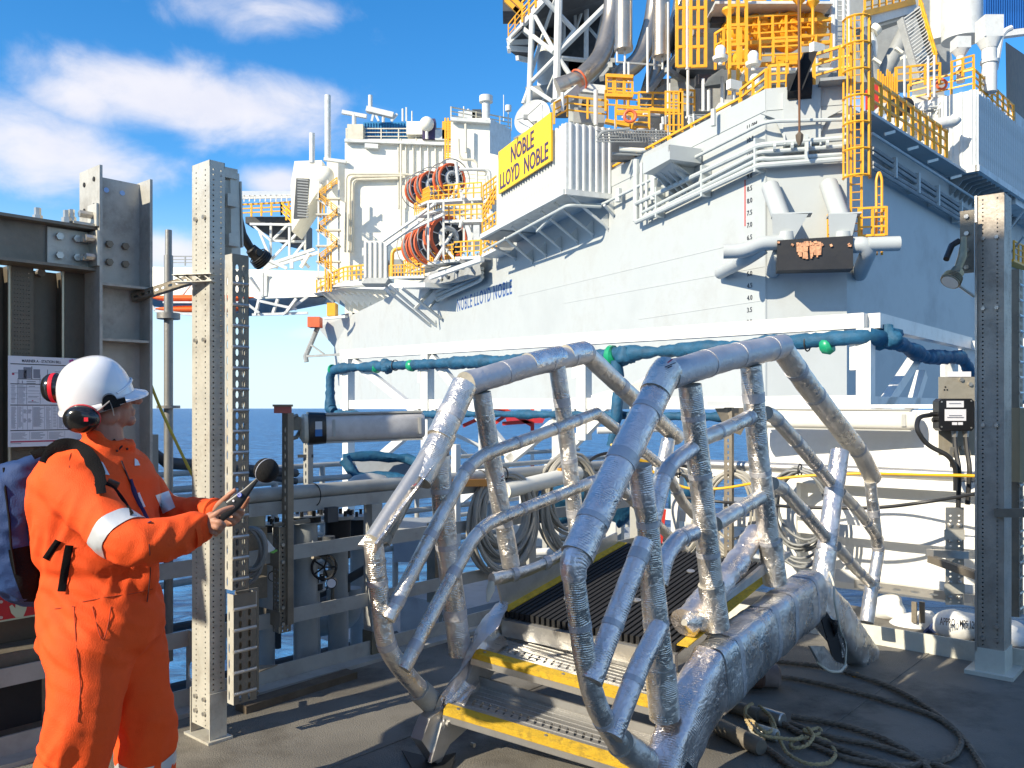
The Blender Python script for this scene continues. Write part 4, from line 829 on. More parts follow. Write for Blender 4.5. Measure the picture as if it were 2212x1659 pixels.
# ---- hose reels on their platforms
def reel(x, y, d, r, col, lab, n=1, front=True):
    c = P(x, y, d); ax = V((.55, -.83, 0)).normalized(); t = thing('hose_reel', lab, 'hose reel', (c.x, c.y, c.z - r))
    s_ = MB(); s_.ring(c + ax * .5, ax, r * .93, r * .10, 32, 8); s_.build('rim', col, t)
    s_ = MB(); s_.ring(c - ax * .5, ax, r * .93, r * .10, 32, 8); s_.build('rim', col, t)
    s_ = MB(); s_.tube([c - ax * .45, c + ax * .45], r * .82, 28); s_.build('hose_pack', M_rigdark, t)
    s_ = MB(); s_.ring(c + ax * .52, ax, r * .42, r * .13, 24, 8); s_.build('hub', M_rigwhite, t)
    u1 = ax.cross(UP).normalized(); v1 = u1.cross(ax)
    for k in range(8):
        a = k * math.pi / 4 + .2; s_ = MB(); s_.rod(c + ax * .56 + (u1 * math.cos(a) + v1 * math.sin(a)) * r * .2, c + ax * .56 + (u1 * math.cos(a) + v1 * math.sin(a)) * r * .95, .05, 6); s_.build('spoke', M_rigwhite, t)
    for dd_ in (.7, -.7):
        s_ = MB(); s_.ring(c + ax * dd_, ax, r * 1.25, .05, 28, 5); s_.build('guard_hoop', M_riggrey, t)
    return t
reel(970, 389, 72, 1.28, M_orange2, 'hose reel with orange rim, foremost on the upper yellow platform beside the white block')
reel(928, 404, 80, 1.35, M_orange2, 'hose reel half hidden behind the foremost one on the upper platform')
reel(905, 412, 87, 1.35, M_orange2, 'rearmost hose reel of the upper platform row')
reel(962, 515, 70, 1.75, M_orange2, 'large hose reel with dark drum on the lower platform above the hull name')
reel(925, 528, 78, 1.7, M_orange2, 'large hose reel behind the foremost one on the lower platform')
reel(905, 536, 86, 1.7, M_orange2, 'rearmost large hose reel at the left end of the lower platform')
def plat(x0, y0, x1, y1, d0, d1, dep=1.6, m=None):
    s_ = MB(); a, b_ = P(x0, y0, d0), P(x1, y1, d1); e = (b_ - a); e.z = 0; nz = V((-e.y, e.x, 0)).normalized(); s_.prism([a, b_, b_ + nz * dep, a + nz * dep], (0, 0, .22)); part('reel_platform', m or M_rigwhite, s_)
    railing([a + UP * .2, b_ + UP * .2], 1.15, .8, .05)
plat(926, 438, 992, 434, 73, 69); plat(900, 448, 928, 436, 84, 74); plat(990, 434, 1040, 432, 68, 66); plat(896, 470, 960, 452, 84, 74, 2.2); plat(958, 481, 1043, 479, 68, 64); plat(945, 565, 960, 562, 76, 74)
plat(982, 561, 1038, 558, 66, 64); plat(905, 583, 925, 570, 82, 78); plat(925, 572, 982, 565, 74, 66); plat(872, 592, 905, 583, 88, 82); plat(841, 602, 916, 600, 88, 80, 2.5); plat(1044, 440, 1074, 420, 64, 61); plat(1042, 520, 1072, 500, 63, 60); plat(1040, 556, 1072, 540, 63, 60)
railing([P(1044, 480, 63), P(1072, 432, 60)], 1.0, .7, .06)
for x in (1002, 1020, 1038, 1042, 1062, 1072, 958, 925):
    s_ = MB(); s_.bar(P(x, 434, 67), P(x, 562, 67), .16, .16); part('platform_post', M_rigwhite, s_)
for (x0, y0, x1, y1) in ((930, 505, 985, 560), (988, 485, 940, 565), (1000, 560, 1042, 592), (900, 470, 940, 440), (880, 500, 960, 462), (828, 520, 900, 470), (835, 530, 905, 480), (990, 400, 1000, 430)):
    s_ = MB(); s_.bar(P(x0, y0, 71), P(x1, y1, 66), .2, .2); part('support_beam', M_rigwhite, s_)
for pts, d in (([(994, 492), (998, 476), (1010, 474), (1038, 474)], 66), ([(992, 366), (1050, 366), (1058, 372), (1059, 420)], 70), ([(1052, 380), (1056, 420)], 70), ([(975, 430), (990, 400), (985, 350)], 71)):
    tubep(pts, d, .14, 'riser_pipe', M_rigwhite)
s_ = MB(); s_.prism([P(910, 614, 80), P(930, 588, 78), P(975, 576, 70), P(1035, 565, 64), P(1040, 592, 64), P(1000, 605, 66), P(960, 612, 70)], (0, .6, 0)); part('reel_foundation', M_riggrey, s_)
for (x0, y0, x1, y1, d0) in ((840, 616, 942, 704, 84), (830, 622, 930, 704, 86), (868, 622, 955, 690, 82), (895, 668, 940, 620, 78), (990, 560, 1042, 592, 64), (960, 590, 985, 622, 70), (980, 580, 1005, 610, 68), (925, 668, 940, 650, 76), (905, 655, 936, 622, 78), (950, 600, 966, 620, 72)):
    e_ = LF(x1, y1, .05); s_ = MB(); s_.tube([P(x0, y0, e_.y - 3), e_], .14, 6); part('strut', M_rigwhite, s_)
for k in range(3): tubep([(944, 648 - 9 * k), (1036, 606 - 9 * k), (1042, 598 - 9 * k)], 0, .16, 'hull_pipe', M_pipe, None, 8, [LF(944, 650, .6).y, LF(1036, 606, .6).y, LF(1042, 600, .6).y])
s_ = MB(); s_.prism([LF(842, 612, 3), LF(918, 610, 3), LF(918, 620, 3), LF(842, 622, 3)], -nL * 2.8); part('gallery', M_rigwhite, s_)
s_ = MB(); s_.bar(LF(930, 600, 2.5), LF(1042, 560, 2.5), .3, .3); part('skirt_beam', M_rigwhite, s_)
# ---- helideck, cantilever and lifeboats
D = 130
s_ = MB(); s_.prism([P(500, 432, D), P(636, 428, D), P(640, 420, D + 18), P(520, 420, D + 18)], (0, 0, .6)); hd = part('helideck', M_rigwhite, s_)
s_ = MB()
for k in range(12): x = 505 + k * 11.5; s_.bar(P(x, 421, D - .5), P(x - 1, 436, D - .5), .15, .15)
s_.bar(P(500, 424, D - .5), P(636, 421, D - .5), .15, .15); part('safety_net', M_rigwhite, s_, hd)
railing([P(500, 470, D), P(608, 465, D), P(640, 498, D - 2), P(662, 498, D - 2)], 1.9, 1.5, .12)
railing([P(608, 465, D), P(640, 462, D)], 1.9, 1.5, .12)
boxp('helideck_walkway', M_rigdark, 530, 468, 625, 482, D + 3, 4)
for (x0, y0, x1, y1) in ((540, 484, 662, 486), (585, 482, 585, 562), (625, 482, 625, 566), (659, 482, 659, 572), (546, 486, 585, 520), (587, 520, 623, 484), (627, 520, 657, 486), (587, 560, 623, 522), (627, 562, 657, 524), (585, 520, 659, 522), (560, 500, 585, 560)):
    k_ = x0 * .013 % 1; s_ = MB(); s_.bar(P(x0, y0, D - 2 + 2 * k_), P(x1, y1, D - 2.1 + 2 * k_), .3, .34); part('truss_member', M_rigwhite, s_, hd)
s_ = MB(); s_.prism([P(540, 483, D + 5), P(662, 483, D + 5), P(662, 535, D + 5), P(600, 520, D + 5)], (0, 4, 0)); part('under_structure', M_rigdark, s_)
for (x0, y0, x1, y1) in ((570, 575, 680, 538), (570, 582, 690, 545), (630, 580, 630, 552), (572, 560, 600, 578), (640, 550, 668, 578), (668, 548, 650, 578), (545, 545, 620, 580)):
    k_ = x0 * .017 % 1; s_ = MB(); s_.bar(P(x0, y0, 126 + k_), P(x1, y1, 126.2 + k_), .45, .45); part('truss_member', M_rigwhite, s_, hd)
s_ = MB(); s_.prism([P(309, 576, 128), P(700, 586, 124), P(716, 620, 122), P(690, 640, 122), P(560, 645, 124), (P(309, 637, 128))], (0, 9, 0)); can = part('boat_deck', M_house, s_)
railing([P(370, 574, 128), P(430, 574, 128)], 1.4, 2, .08, M_riggrey)
for (x0, y0, x1, y1) in ((525, 588, 566, 640), (566, 588, 566, 642), (430, 590, 390, 640), (574, 590, 574, 640)):
    s_ = MB(); s_.bar(P(x0, y0, 123.8), P(x1, y1, 123.8), .45, .4); part('deck_frame', M_rigwhite, s_, can)
s_ = MB(); s_.prism([P(312, 640, 129), P(560, 646, 126), P(698, 642, 122), P(690, 655, 124), P(560, 680, 130), P(500, 682, 132), P(330, 662, 134)], (0, 3, .2)); ud = part('deck_underside', M_riggrey, s_)
for (x0, y0, x1, y1) in ((560, 646, 552, 680), (600, 646, 590, 676), (640, 645, 620, 672), (520, 646, 560, 676), (560, 650, 640, 668), (610, 680, 665, 640), (312, 640, 335, 670), (545, 680, 665, 676), (335, 672, 420, 680)):
    k_ = x0 * .017 % 1; s_ = MB(); s_.bar(P(x0, y0, 121 - k_), P(x1, y1, 121.2 - k_), .35, .35); part('underside_beam', M_rigwhite, s_, ud)
for k, (x0, x1, y, lab) in enumerate(((322, 548, 646, 'upper long orange lifeboat slung under the white boat deck'), (335, 530, 670, 'lower long orange lifeboat slung beneath the other one'))):
    s_ = MB(); R_ = []
    for i in range(13):
        t = i / 12; x = x0 + (x1 - x0) * t; k_ = max(.12, (1 - abs(2 * t - 1) ** 3.5)); c = P(x, y + 4 * (1 - k_) * -1, 124)
        R_.append([c + V((0, math.cos(a) * 1.3 * k_, math.sin(a) * .62 * k_)) for a in [2 * math.pi * j / 14 for j in range(14)]])
    s_.loft(R_); o = s_.build('lifeboat', M_orange, None); tag(o, lab, 'lifeboat')
    s_ = MB(); s_.bar(P(x0 + 30, y + 7, 122.6), P(x1 - 30, y + 7, 122.6), .2, .25); s_.build('fender_strip', M_rigwhite, o)
# ------------------------------------------------------------------ our own platform: deck, kerbs, rails, posts
ud = V((.656, .755, 0)).normalized(); vd = V((.755, -.656, 0)).normalized()
EL = V((-2.33, 3.9, 0)); CORN = V((1.294, 8.07, 0))
WP = Plane(EL, vd)                 # left edge of the deck (offset + = inboard)
RP = Plane(CORN, -ud)              # right edge (offset + = inboard)
def G(x, y, z=0.0):
    d = (EYE - z) * F / (y - 882); return P(x, y, d)
b = MB(); q = [EL - ud * 14 - vd * .12, CORN - vd * .12 + ud * .12, CORN + vd * 12 + ud * .12, EL - ud * 14 + vd * 16]
b.prism([V((p.x, p.y, -.12)) for p in q], (0, 0, .12)); b.build('deck', M_deck, smooth=0, kind='structure')
def solo(b, name, m, label, cat, group=None, **k): return tag(b.build(name, m, None, **k), label, cat, group)
# deck plate welds, low ridges
for i in range(5):
    s_ = MB(); a = EL + vd * (1.2 + 1.5 * i); s_.bar(a - ud * 10 + UP * .001, a + ud * 6 + UP * .001, .018, .006); s_.build('deck_weld', M_deck, smooth=0, kind='structure')
s_ = MB(); s_.para(EL - ud * 10 + vd * .02, ud * 16, vd * .012, UP * .11); s_.para(EL - ud * 10 + vd * .0, ud * 16, vd * .14, UP * .022); s_.build('kerb_left', M_greypaint, kind='structure')
s_ = MB(); s_.para(CORN - ud * .93 - vd * .1, vd * 12, -ud * .014, UP * .125); s_.build('kerb_right', M_cream, kind='structure')
# ---- left guardrail
gr = thing('guardrail', 'grey painted guardrail along the left deck edge with broad flat middle rails', 'railing', EL)
def gpart(name, m, b, parent=None): return b.build(name, m, parent or gr)
s_ = MB(); s_.tube([EL + ud * .42 + UP * 1.1, EL + ud * 5.52 + UP * 1.1], .042, 14); gpart('top_rail', M_greypaint, s_)
s_ = MB(); s_.bar(EL + ud * .42 + UP * 1.022, EL + ud * 5.52 + UP * 1.022, .06, .075); gpart('rail_channel', M_greypaint, s_)
for z in (.745, .37):
    s_ = MB(); s_.bar(EL + ud * (.42 if z > .5 else -4) + UP * z, EL + ud * 5.52 + UP * z, .012, .085); gpart('middle_rail', M_greypaint, s_)
for s in (.56, 2.18, 3.75, 5.3):
    s_ = MB(); s_.bar(EL + ud * s, EL + ud * s + UP * .985, .085, .085, ud); p_ = gpart('post', M_greypaint, s_)
    s_ = MB(); s_.bar(EL + ud * s + UP * .001, EL + ud * s + UP * .17, .095, .095, ud); gpart('post_shoe', mat('olive_shoe', (.14, .125, .085), .7), s_, p_)
for s in (1.72, 3.2):
    s_ = MB(); s_.ring(EL + ud * s + UP * 1.075, ud, .068, .004, 20, 4); gpart('cable_tie', M_rubber, s_)
gr2 = thing('guardrail', 'sunlit guardrail along the right deck edge in front of the white sheeting', 'railing', CORN + vd * 2)
s_ = MB(); s_.tube([CORN + UP * 1.1, CORN + vd * 8 + UP * 1.1], .042, 14); s_.build('top_rail', M_alu, gr2)
s_ = MB(); s_.bar(CORN + UP * 1.022, CORN + vd * 8 + UP * 1.022, .06, .075); s_.build('rail_channel', M_white, gr2)
for z in (.62, .26):
    s_ = MB(); s_.bar(CORN - ud * .02 + UP * z, CORN + vd * 8 - ud * .02 + UP * z, .014, .1); s_.build('middle_rail', M_white, gr2)
for s in (.3, 1.4, 2.9, 4.4):
    s_ = MB(); s_.bar(CORN + vd * s, CORN + vd * s + UP * .985, .085, .085, vd); s_.build('post', M_white, gr2)
# outer walkway and its tubular rails beyond the left side
OW = EL - vd * 2.2
ow = thing('outer_walkway', 'grey outer walkway with tube rails beyond the left guardrail above the sea', 'walkway', OW + ud * 4)
for z in (.95, .55, .2):
    s_ = MB(); s_.tube([OW + ud * -.5 + UP * z, OW + ud * 9 + UP * z], .028, 10); s_.build('rail', M_greypaint, ow)
    s_ = MB(); s_.tube([OW + ud * 2.2 - vd * 1.2 + UP * (z + .03), OW + ud * 9 - vd * 1.2 + UP * (z + .03)], .028, 10); s_.build('rail', M_greypaint, ow)
for s in (1.2, 2.4, 2.9, 4.3, 5.7, 7.1, 8.5):
    s_ = MB(); s_.tube([OW + ud * s - UP * .5, OW + ud * s + UP * .95], .03, 10); s_.build('post', M_greypaint, ow)
    s_ = MB(); s_.tube([OW + ud * s - vd * 1.2 - UP * .5, OW + ud * s - vd * 1.2 + UP * .98], .03, 10); s_.build('post', M_greypaint, ow)
M_lowdeck = mat('low_deck_paint', (.30, .33, .36), .5, 0, .2, 1.2, dirt=(.16, .16, .16), dscale=1.8, damt=.5)
s_ = MB(); s_.para(EL + ud * 3.6 - vd * 3.4 - UP * .62, ud * 6, vd * 3.1, UP * .08); s_.para(EL + ud * 4.1 - vd * 1.9 - UP * .54, ud * 1.2, vd * .9, UP * .35); s_.build('floor_plate', M_lowdeck, ow)
s_ = MB(); s_.prism([EL + ud * 2.9 - vd * .6 - UP * .9, EL + ud * 4.6 - vd * 3.0 - UP * .9, EL + ud * 4.8 - vd * 2.6 - UP * .9, EL + ud * 3.2 - vd * .3 - UP * .9], UP * .12); s_.build('cross_beam', M_greypaint, ow)
for k, (z, o) in enumerate(((-.15, .7), (-.42, .9), (-.75, .7), (.12, 1.1), (-1.0, 1.2))):
    s_ = MB(); s_.tube([EL - ud * 2 - vd * (o + .3) + UP * z, EL + ud * 3.0 - vd * o + UP * z], .03 + .012 * (k % 3), 8); solo(s_, 'service_pipe', M_rigdark, ['middle', 'second lowest', 'thin low', 'uppermost', 'lowest'][k] + ' dark pipe outboard of the left guardrail above the sea', 'pipe')
s_ = MB(); s_.bar(EL + ud * 2.6 - vd * 1.0 - UP * .9, EL + ud * 3.7 - vd * .4 - UP * .1, .06, .08); solo(s_, 'diagonal_brace', M_greypaint, 'grey diagonal brace between the big pipes outboard of the left guardrail', 'brace')

# ---- tall perforated posts
def perf_box(b, c, wv, wu, z0, z1, sx=1):
    """rectangular hollow post centred on c: wv wide along vd, wu along ud, holes in all four faces"""
    h = z1 - z0; o = V((c.x, c.y, z0)) - vd * wv / 2 - ud * wu / 2
    b.perf(o, vd, UP, wv, h, [wv * .24, wv * .76], .025, .0046, .0046, .004)
    b.perf(o + vd * wv + UP * 0, ud, UP, wu, h, [wu * .5] if wu < .08 else [wu * .25, wu * .75], .025, .0042, .0042, .004)
    b.perf(o + ud * wu, -ud, UP, wu, h, [wu * .5] if wu < .08 else [wu * .25, wu * .75], .025, .0042, .0042, .004)
    b.perf(o + ud * wu + vd * wv, -vd, UP, wv, h, [wv * .24, wv * .76], .05, .0046, .0046, .004)
def bolt(b, p, n, r=.012, l=.012, nseg=6): b.tube([p, V(p) + V(n) * l], r, nseg)
lp_c = P(450, 900, 4.18); lp_c = V((lp_c.x, lp_c.y, 0)); LPW, LPU = .165, .08
lp = thing('perforated_post', 'tall sunlit perforated steel post beside the worker, bolted to a small base plate', 'post', lp_c)
s_ = MB(); perf_box(s_, lp_c, LPW, LPU, .06, 2.79); s_.build('column', M_galv, lp, smooth=0)
s_ = MB(); s_.box(lp_c + UP * .006, (.23, .13, .012), math.atan2(vd.y, vd.x)); s_.build('base_plate', M_galv, lp)
s_ = MB()
for sg in (-1, 1): s_.para(lp_c + vd * sg * (LPW / 2 + .004) - ud * .045 + UP * .012 - (vd * .006 if sg < 0 else V((0, 0, 0))), vd * .006, ud * .09, UP * .22)
s_.build('base_bracket', M_galv, lp)
for z in (.13, .20, 1.93, 2.52):
    for sg in (-.24, .24):
        s_ = MB(); bolt(s_, lp_c + vd * LPW * sg - ud * (LPU / 2 + .001) + UP * z, -ud, .011); s_.build('bolt', M_stain, lp)
s_ = MB(); s_.para(lp_c - vd * .095 - ud * .055 + UP * .995, vd * .19, ud * .11, UP * .05); s_.build('clamp_strap', M_galv, lp)
# top end rib channel (open) - lip
rp_c = P(2147, 900, 5.2); rp_c = V((rp_c.x, rp_c.y, 0))
rp_ = thing('perforated_post', 'tall shaded perforated steel post at the right edge, standing on a cream base', 'post', rp_c)
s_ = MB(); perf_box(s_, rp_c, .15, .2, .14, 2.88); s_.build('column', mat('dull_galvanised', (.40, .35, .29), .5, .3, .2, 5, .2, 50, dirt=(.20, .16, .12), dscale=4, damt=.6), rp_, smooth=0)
s_ = MB(); o = rp_c - vd * .075 - ud * .105; s_.para(o - vd * .004 + UP * .14, vd * .012, -ud * .012, UP * 2.74); s_.build('corner_lip', M_stain, rp_)
s_ = MB(); s_.box(rp_c + UP * .012, (.26, .3, .024), math.atan2(vd.y, vd.x)); s_.para(rp_c - vd * .08 - ud * .11 + UP * .02, vd * .16, ud * .01, UP * .14); s_.para(rp_c - vd * .08 - ud * .1 + UP * .02, vd * .01, ud * .2, UP * .14); s_.para(rp_c + vd * .07 - ud * .1 + UP * .02, vd * .01, ud * .2, UP * .14); s_.build('base', M_cream, rp_)
for z in (.22, .3, 1.5, 2.2, 2.62):
    for sg in (-.24, .24):
        s_ = MB(); bolt(s_, rp_c + vd * .15 * sg - ud * .1 + UP * z, -ud, .012, .014); s_.build('bolt', M_stain, rp_)
# unseen ribbed block added to shade the right post, near handrail and wire slings
s2 = V((math.sin(SUN_AZ), math.cos(SUN_AZ), 0)); ln_ = V((-s2.y, s2.x, 0));  ln_ = ln_ if ln_.x > 0 else -ln_
mo = ln_ * -2.27 + s2 * 4.6; b = MB(); b.para(V((mo.x, mo.y, 0)), ln_ * 7.5, s2 * 3, UP * 8.5); shm = solo(b, 'shade_block', M_greypaint, 'unseen tall grey block added behind the photographer to cast shade', 'shade block')
for k in range(18):
    s_ = MB(); q = mo + ln_ * (.2 + .41 * k) - s2 * .0; s_.para(q, ln_ * .12, -s2 * .06, UP * 8.4); s_.build('wall_rib', M_greypaint, shm)
# ---- cable ladders (slotted side rails and rungs)
def cable_ladder(c, z0, z1, wv, wu, m, lab, cat='cable ladder', face=None):
    t = thing('cable_ladder', lab, cat, V((c.x, c.y, z0)))
    for sg in (0, 1):
        s_ = MB(); o = V((c.x, c.y, z0)) + ud * wu * sg - vd * .0
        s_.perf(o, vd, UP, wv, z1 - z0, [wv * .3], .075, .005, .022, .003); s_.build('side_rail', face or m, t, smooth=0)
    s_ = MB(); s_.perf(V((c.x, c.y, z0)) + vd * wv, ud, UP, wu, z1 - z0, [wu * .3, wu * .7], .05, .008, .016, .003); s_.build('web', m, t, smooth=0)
    n = int((z1 - z0) / .1)
    for i in range(n):
        s_ = MB(); s_.rod(V((c.x, c.y, z0 + .05 + i * .1)) + vd * wv * 1.0, V((c.x, c.y, z0 + .05 + i * .1)) + vd * wv * 1.0 + ud * wu, .009, 6); s_.build('rung', M_stain, t)
    return t
c_ = P(486, 900, 4.08); cable_ladder(V((c_.x, c_.y, 0)), .74, 2.33, .065, .085, M_galv_dark, 'slotted steel cable ladder fixed beside the tall sunlit post, behind the hands', face=M_galv)  # paler face and darker web: sunlit and shaded sides put into the colour
c_ = P(491, 900, 4.07); cable_ladder(V((c_.x, c_.y, 0)), .2, .72, .055, .12, M_galv_dark, 'short lower slotted channel under the cable ladder near the sunlit post', 'channel', face=M_galv)  # sunlit face painted paler than the web here too
s_ = MB(); c_ = P(507, 900, 4.12); s_.para(V((c_.x, c_.y, .22)), ud * .12, vd * .02, UP * .5); solo(s_, 'cover_plate', M_galv_dark, 'plain brown steel cover plate below the cable ladder beside the sunlit post', 'cover')
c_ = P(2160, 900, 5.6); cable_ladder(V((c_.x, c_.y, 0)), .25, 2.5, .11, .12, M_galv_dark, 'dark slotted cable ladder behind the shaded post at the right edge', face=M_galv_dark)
# ---- strut channel between the column and the sunlit post
def strut(p0, p1, w, m, lab, up=UP, nslots=None, cat='strut'):
    p0, p1 = V(p0), V(p1); d = (p1 - p0); l = d.length; d.normalize(); s_ = MB(); y = (UP - d * d.dot(UP)).normalized()
    s_.perf(p0, d, y, l, w, [i for i in [.03 + .045 * k for k in range(int((l - .03) / .045))]], w, .014, w * .16, .003)
    n = d.cross(y); s_.para(p0 - n * .0, d * l, -n * .035, y * .003); s_.para(p0 + y * (w - .003), d * l, -n * .035, y * .003)
    return solo(s_, 'slotted_strut', m, lab, cat, smooth=0)
strut(P(285, 652, 4.35), P(428, 606, 4.2), .042, M_galv_dark, 'slotted steel strut sloping from the big column to the sunlit post')
s_ = MB(); a, b_ = P(378, 595, 4.15), P(462, 592, 4.1); s_.bar(a, b_, .05, .004); s_.bar(a - UP * .035, b_ - UP * .035, .05, .004)
for k in range(4): t = k / 4; s_.bar(a.lerp(b_, t), a.lerp(b_, t + .25) - UP * .035 * (1 if k % 2 == 0 else 1), .03, .004)
solo(s_, 'clamp_bracket', M_galv, 'small double steel bracket wrapped round the sunlit post at the slotted strut', 'bracket')
# ---- floodlights on the posts, seen from the back
def floodlight(c, aim, lab, m_body, plate0, plate1, pm):
    c = V(c); aim = V(aim).normalized(); t = thing('floodlight', lab, 'floodlight', c)
    s_ = MB(); s_.tube([c - aim * .07, c - aim * .064, c - aim * .013, c, c + aim * .03, c + aim * .036], [.02, .032, .038, .048, .055, .055], 20); s_.build('housing', m_body, t)
    for k in range(4):
        s_ = MB(); s_.ring(c + aim * (-.01 + .011 * k), aim, .051 + .0015 * k, .0035, 22, 5); s_.build('cooling_fin', m_body, t)
    s_ = MB(); s_.tube([c + aim * .0362, c + aim * .038], .048, 20); s_.build('lens', M_lamp, t)
    s_ = MB(); u1 = aim.cross(UP).normalized(); s_.tube([c - aim * .06, c - aim * .13 + UP * .03, c - aim * .15 + UP * .13], [.022, .026, .014], 10); s_.build('arm', m_body, t)
    s_ = MB(); s_.tube([c - aim * .03 + u1 * .045, c - aim * .03 - u1 * .045], .02, 12); s_.build('pivot', m_body, t)
    s_ = MB(); s_.bar(plate0, plate1, .075, .008, ud); s_.build('mount_plate', pm, t)
    for k in range(4):
        s_ = MB(); q = V(plate0).lerp(V(plate1), .1 + .27 * k); s_.tube([q - ud * .02, q - ud * .004], .014, 6); s_.build('bolt', M_stain, t)
    return t
M_lampdark = mat('lamp_housing_dark', (.03, .028, .026), .4, .4, .2, 20, .2, 60)
M_lampbrass = mat('lamp_housing_brass', (.30, .26, .17), .38, .7, .2, 20, .2, 60)
floodlight(P(560, 556, 4.6), V((.55, .6, -.62)), 'black floodlight hanging from the plate behind the top of the sunlit post, aimed away', M_lampdark, P(512, 395, 4.3), P(516, 536, 4.3), M_galv)
s_ = MB(); s_.bar(P(499, 376, 4.28), P(502, 560, 4.28), .07, .05, ud); s_.box(P(497, 434, 4.2), (.05, .05, .06), .8); s_.box(P(501, 520, 4.2), (.055, .05, .06), .8); s_.box(P(494, 376, 4.25), (.07, .05, .05), .8); solo(s_, 'mount_bracket', M_galv, 'dark bent steel bracket bolted behind the top of the sunlit post', 'bracket')
floodlight(P(2058, 600, 5.0), V((-.45, -.2, -.6)), 'brass coloured ribbed floodlight on the left of the shaded right hand post', M_lampbrass, P(2089, 455, 5.1), P(2089, 590, 5.1), M_galv_dark)
s_ = MB(); s_.tube([P(2044, 560, 5.05), P(2056, 530, 5.1), P(2072, 520, 5.1)], .018, 8); solo(s_, 'lamp_yoke', M_lampdark, 'dark curved yoke above the brass floodlight on the right post', 'yoke')
s_ = MB(); s_.rod(P(2064, 612, 5.05), P(2104, 640, 5.1), .009, 8); solo(s_, 'lamp_conduit', M_galv, 'thin straight conduit from the brass floodlight down to the right post', 'conduit')

# ---- big steel column, beam and wind wall at the left
cc = P(193, 600, 4.22); cc = V((cc.x, cc.y, 0)); 
cl = thing('steel_column', 'massive grey H section steel column left of the scaffold tube, taller than the beam bolted to it', 'column', cc)
M_col = mat('column_steel', (.44, .43, .39), .5, .2, .3, 2.5, .15, 30, dirt=(.13, .11, .09), dscale=3, damt=.6)
CT = 2.78; fw = .23; cd = .25
s_ = MB(); s_.para(cc - vd * fw / 2, vd * fw, ud * .014, UP * CT); s_.build('front_flange', M_col, cl)
s_ = MB(); s_.para(cc - vd * fw / 2 + ud * cd, vd * fw, ud * .014, UP * (CT - .02)); s_.build('rear_flange', M_col, cl)
s_ = MB(); s_.perf(cc - vd * .004 + ud * .0145 , ud, UP, cd - .015, CT - .03, [cd * .32, cd * .66], 2.7, .001, .001, .01) if False else s_.para(cc - vd * .005 + ud * .0142, ud * (cd - .0145), vd * .01, UP * (CT - .03)); s_.build('web', M_col, cl)
for z in (2.2, 1.93):
    s_ = MB(); s_.para(cc - vd * .11 + ud * .0145 + UP * z, ud * (cd - .015), vd * .22, UP * .012); s_.build('stiffener', M_col, cl)
for dx, dz in ((.06, .07), (.17, .06), (.06, .2), (.17, .19)):
    s_ = MB(); s_.tube([cc - vd * fw / 2 + vd * dx - ud * .0015 + UP * (CT - dz), cc - vd * fw / 2 + vd * dx - ud * .004 + UP * (CT - dz)], .012, 10); s_.build('bolt_hole', M_blackm, cl)
for du in (.08, .16):
    s_ = MB(); s_.tube([cc + vd * .0052 + ud * du + UP * (CT - .09), cc + vd * .008 + ud * du + UP * (CT - .09)], .013, 12); s_.build('bolt_hole', mat('daylight_hole', (.35, .55, .9), .9), cl)  # blue disc paints in the daylight behind the hole
bm = thing('steel_beam', 'weathered horizontal steel beam bolted to the big column above the wind wall', 'beam', cc - ud * 1 + UP * 2)
bz0, bz1 = 2.02, 2.34
def onW(s, off, z): return EL + ud * s + vd * off + UP * z
c_s = (cc - EL).dot(ud); c_off = (cc - EL).dot(vd)
M_beam = mat('beam_steel', (.24, .21, .165), .55, .4, .3, 3, .2, 30, dirt=(.09, .075, .06), dscale=3.5, damt=.6)
zb = lambda x, y: WP(x, y, c_off).z
zt_, zb_ = WP(0, 472, c_off).z, WP(0, 560, c_off).z
L0 = EL + ud * (c_s - 2.6) + vd * c_off; L1 = EL + ud * (c_s - .001) + vd * c_off
s_ = MB(); s_.para(V((L0.x, L0.y, zb_)) - vd * .004, L1 - L0, vd * .01, UP * (zt_ - zb_)); s_.build('web', M_beam, bm)
s_ = MB(); s_.para(V((L0.x, L0.y, zt_)) - vd * .08, L1 - L0, vd * .16, UP * .014); s_.build('top_flange', M_beam, bm)
s_ = MB(); s_.para(V((L0.x, L0.y, zb_ - .014)) - vd * .08, (L1 - L0) , vd * .16, UP * .014); s_.build('bottom_flange', M_beam, bm)
s_ = MB(); pz = (zt_ + zb_) / 2; s_.para(L1 - ud * .2 + vd * .0065 + UP * (pz - .085), ud * .199, vd * .012, UP * .17); s_.para(L1 - ud * .012 + vd * .0185 + UP * (pz - .085), ud * .0115, vd * .1, UP * .17); s_.build('splice_plate', M_galv, bm)
for a in (.05, .13):
    for z in (-.045, .045):
        s_ = MB(); bolt(s_, L1 - ud * (.2 - a) + vd * .0185 + UP * (pz + z), vd, .018, .022); s_.build('bolt', M_stain, bm)
        s_ = MB(); bolt(s_, L1 - ud * .0125 + vd * (.03 + a * .5) + UP * (pz + z), -ud, .017, .045); s_.build('bolt', M_stain, bm)
        s_ = MB(); bolt(s_, cc + ud * (.04 + a) + vd * .0055 + UP * (pz + z), vd, .018, .022); s_.build('bolt', M_galv_dark, bm)
s_ = MB(); s_.para(L1 - ud * .11 + vd * .02 + UP * (zt_ + .014), ud * .11, vd * .07, UP * .012); s_.para(L1 - ud * .012 + vd * .01 + UP * (zt_ + .014), ud * .0115, vd * .1, UP * .11); s_.build('cleat', M_galv, bm)
for dx, dv in ((.24, .01), (.1, .04), (.13, .06)):
    s_ = MB(); q = L1 - ud * dx + vd * dv + UP * (zt_ + .0145 + (.012 if dx < .12 else 0)); bolt(s_, q, UP, .022, .025); bolt(s_, q + UP * .025, UP, .015, .035); s_.build('bolt', M_stain, bm)
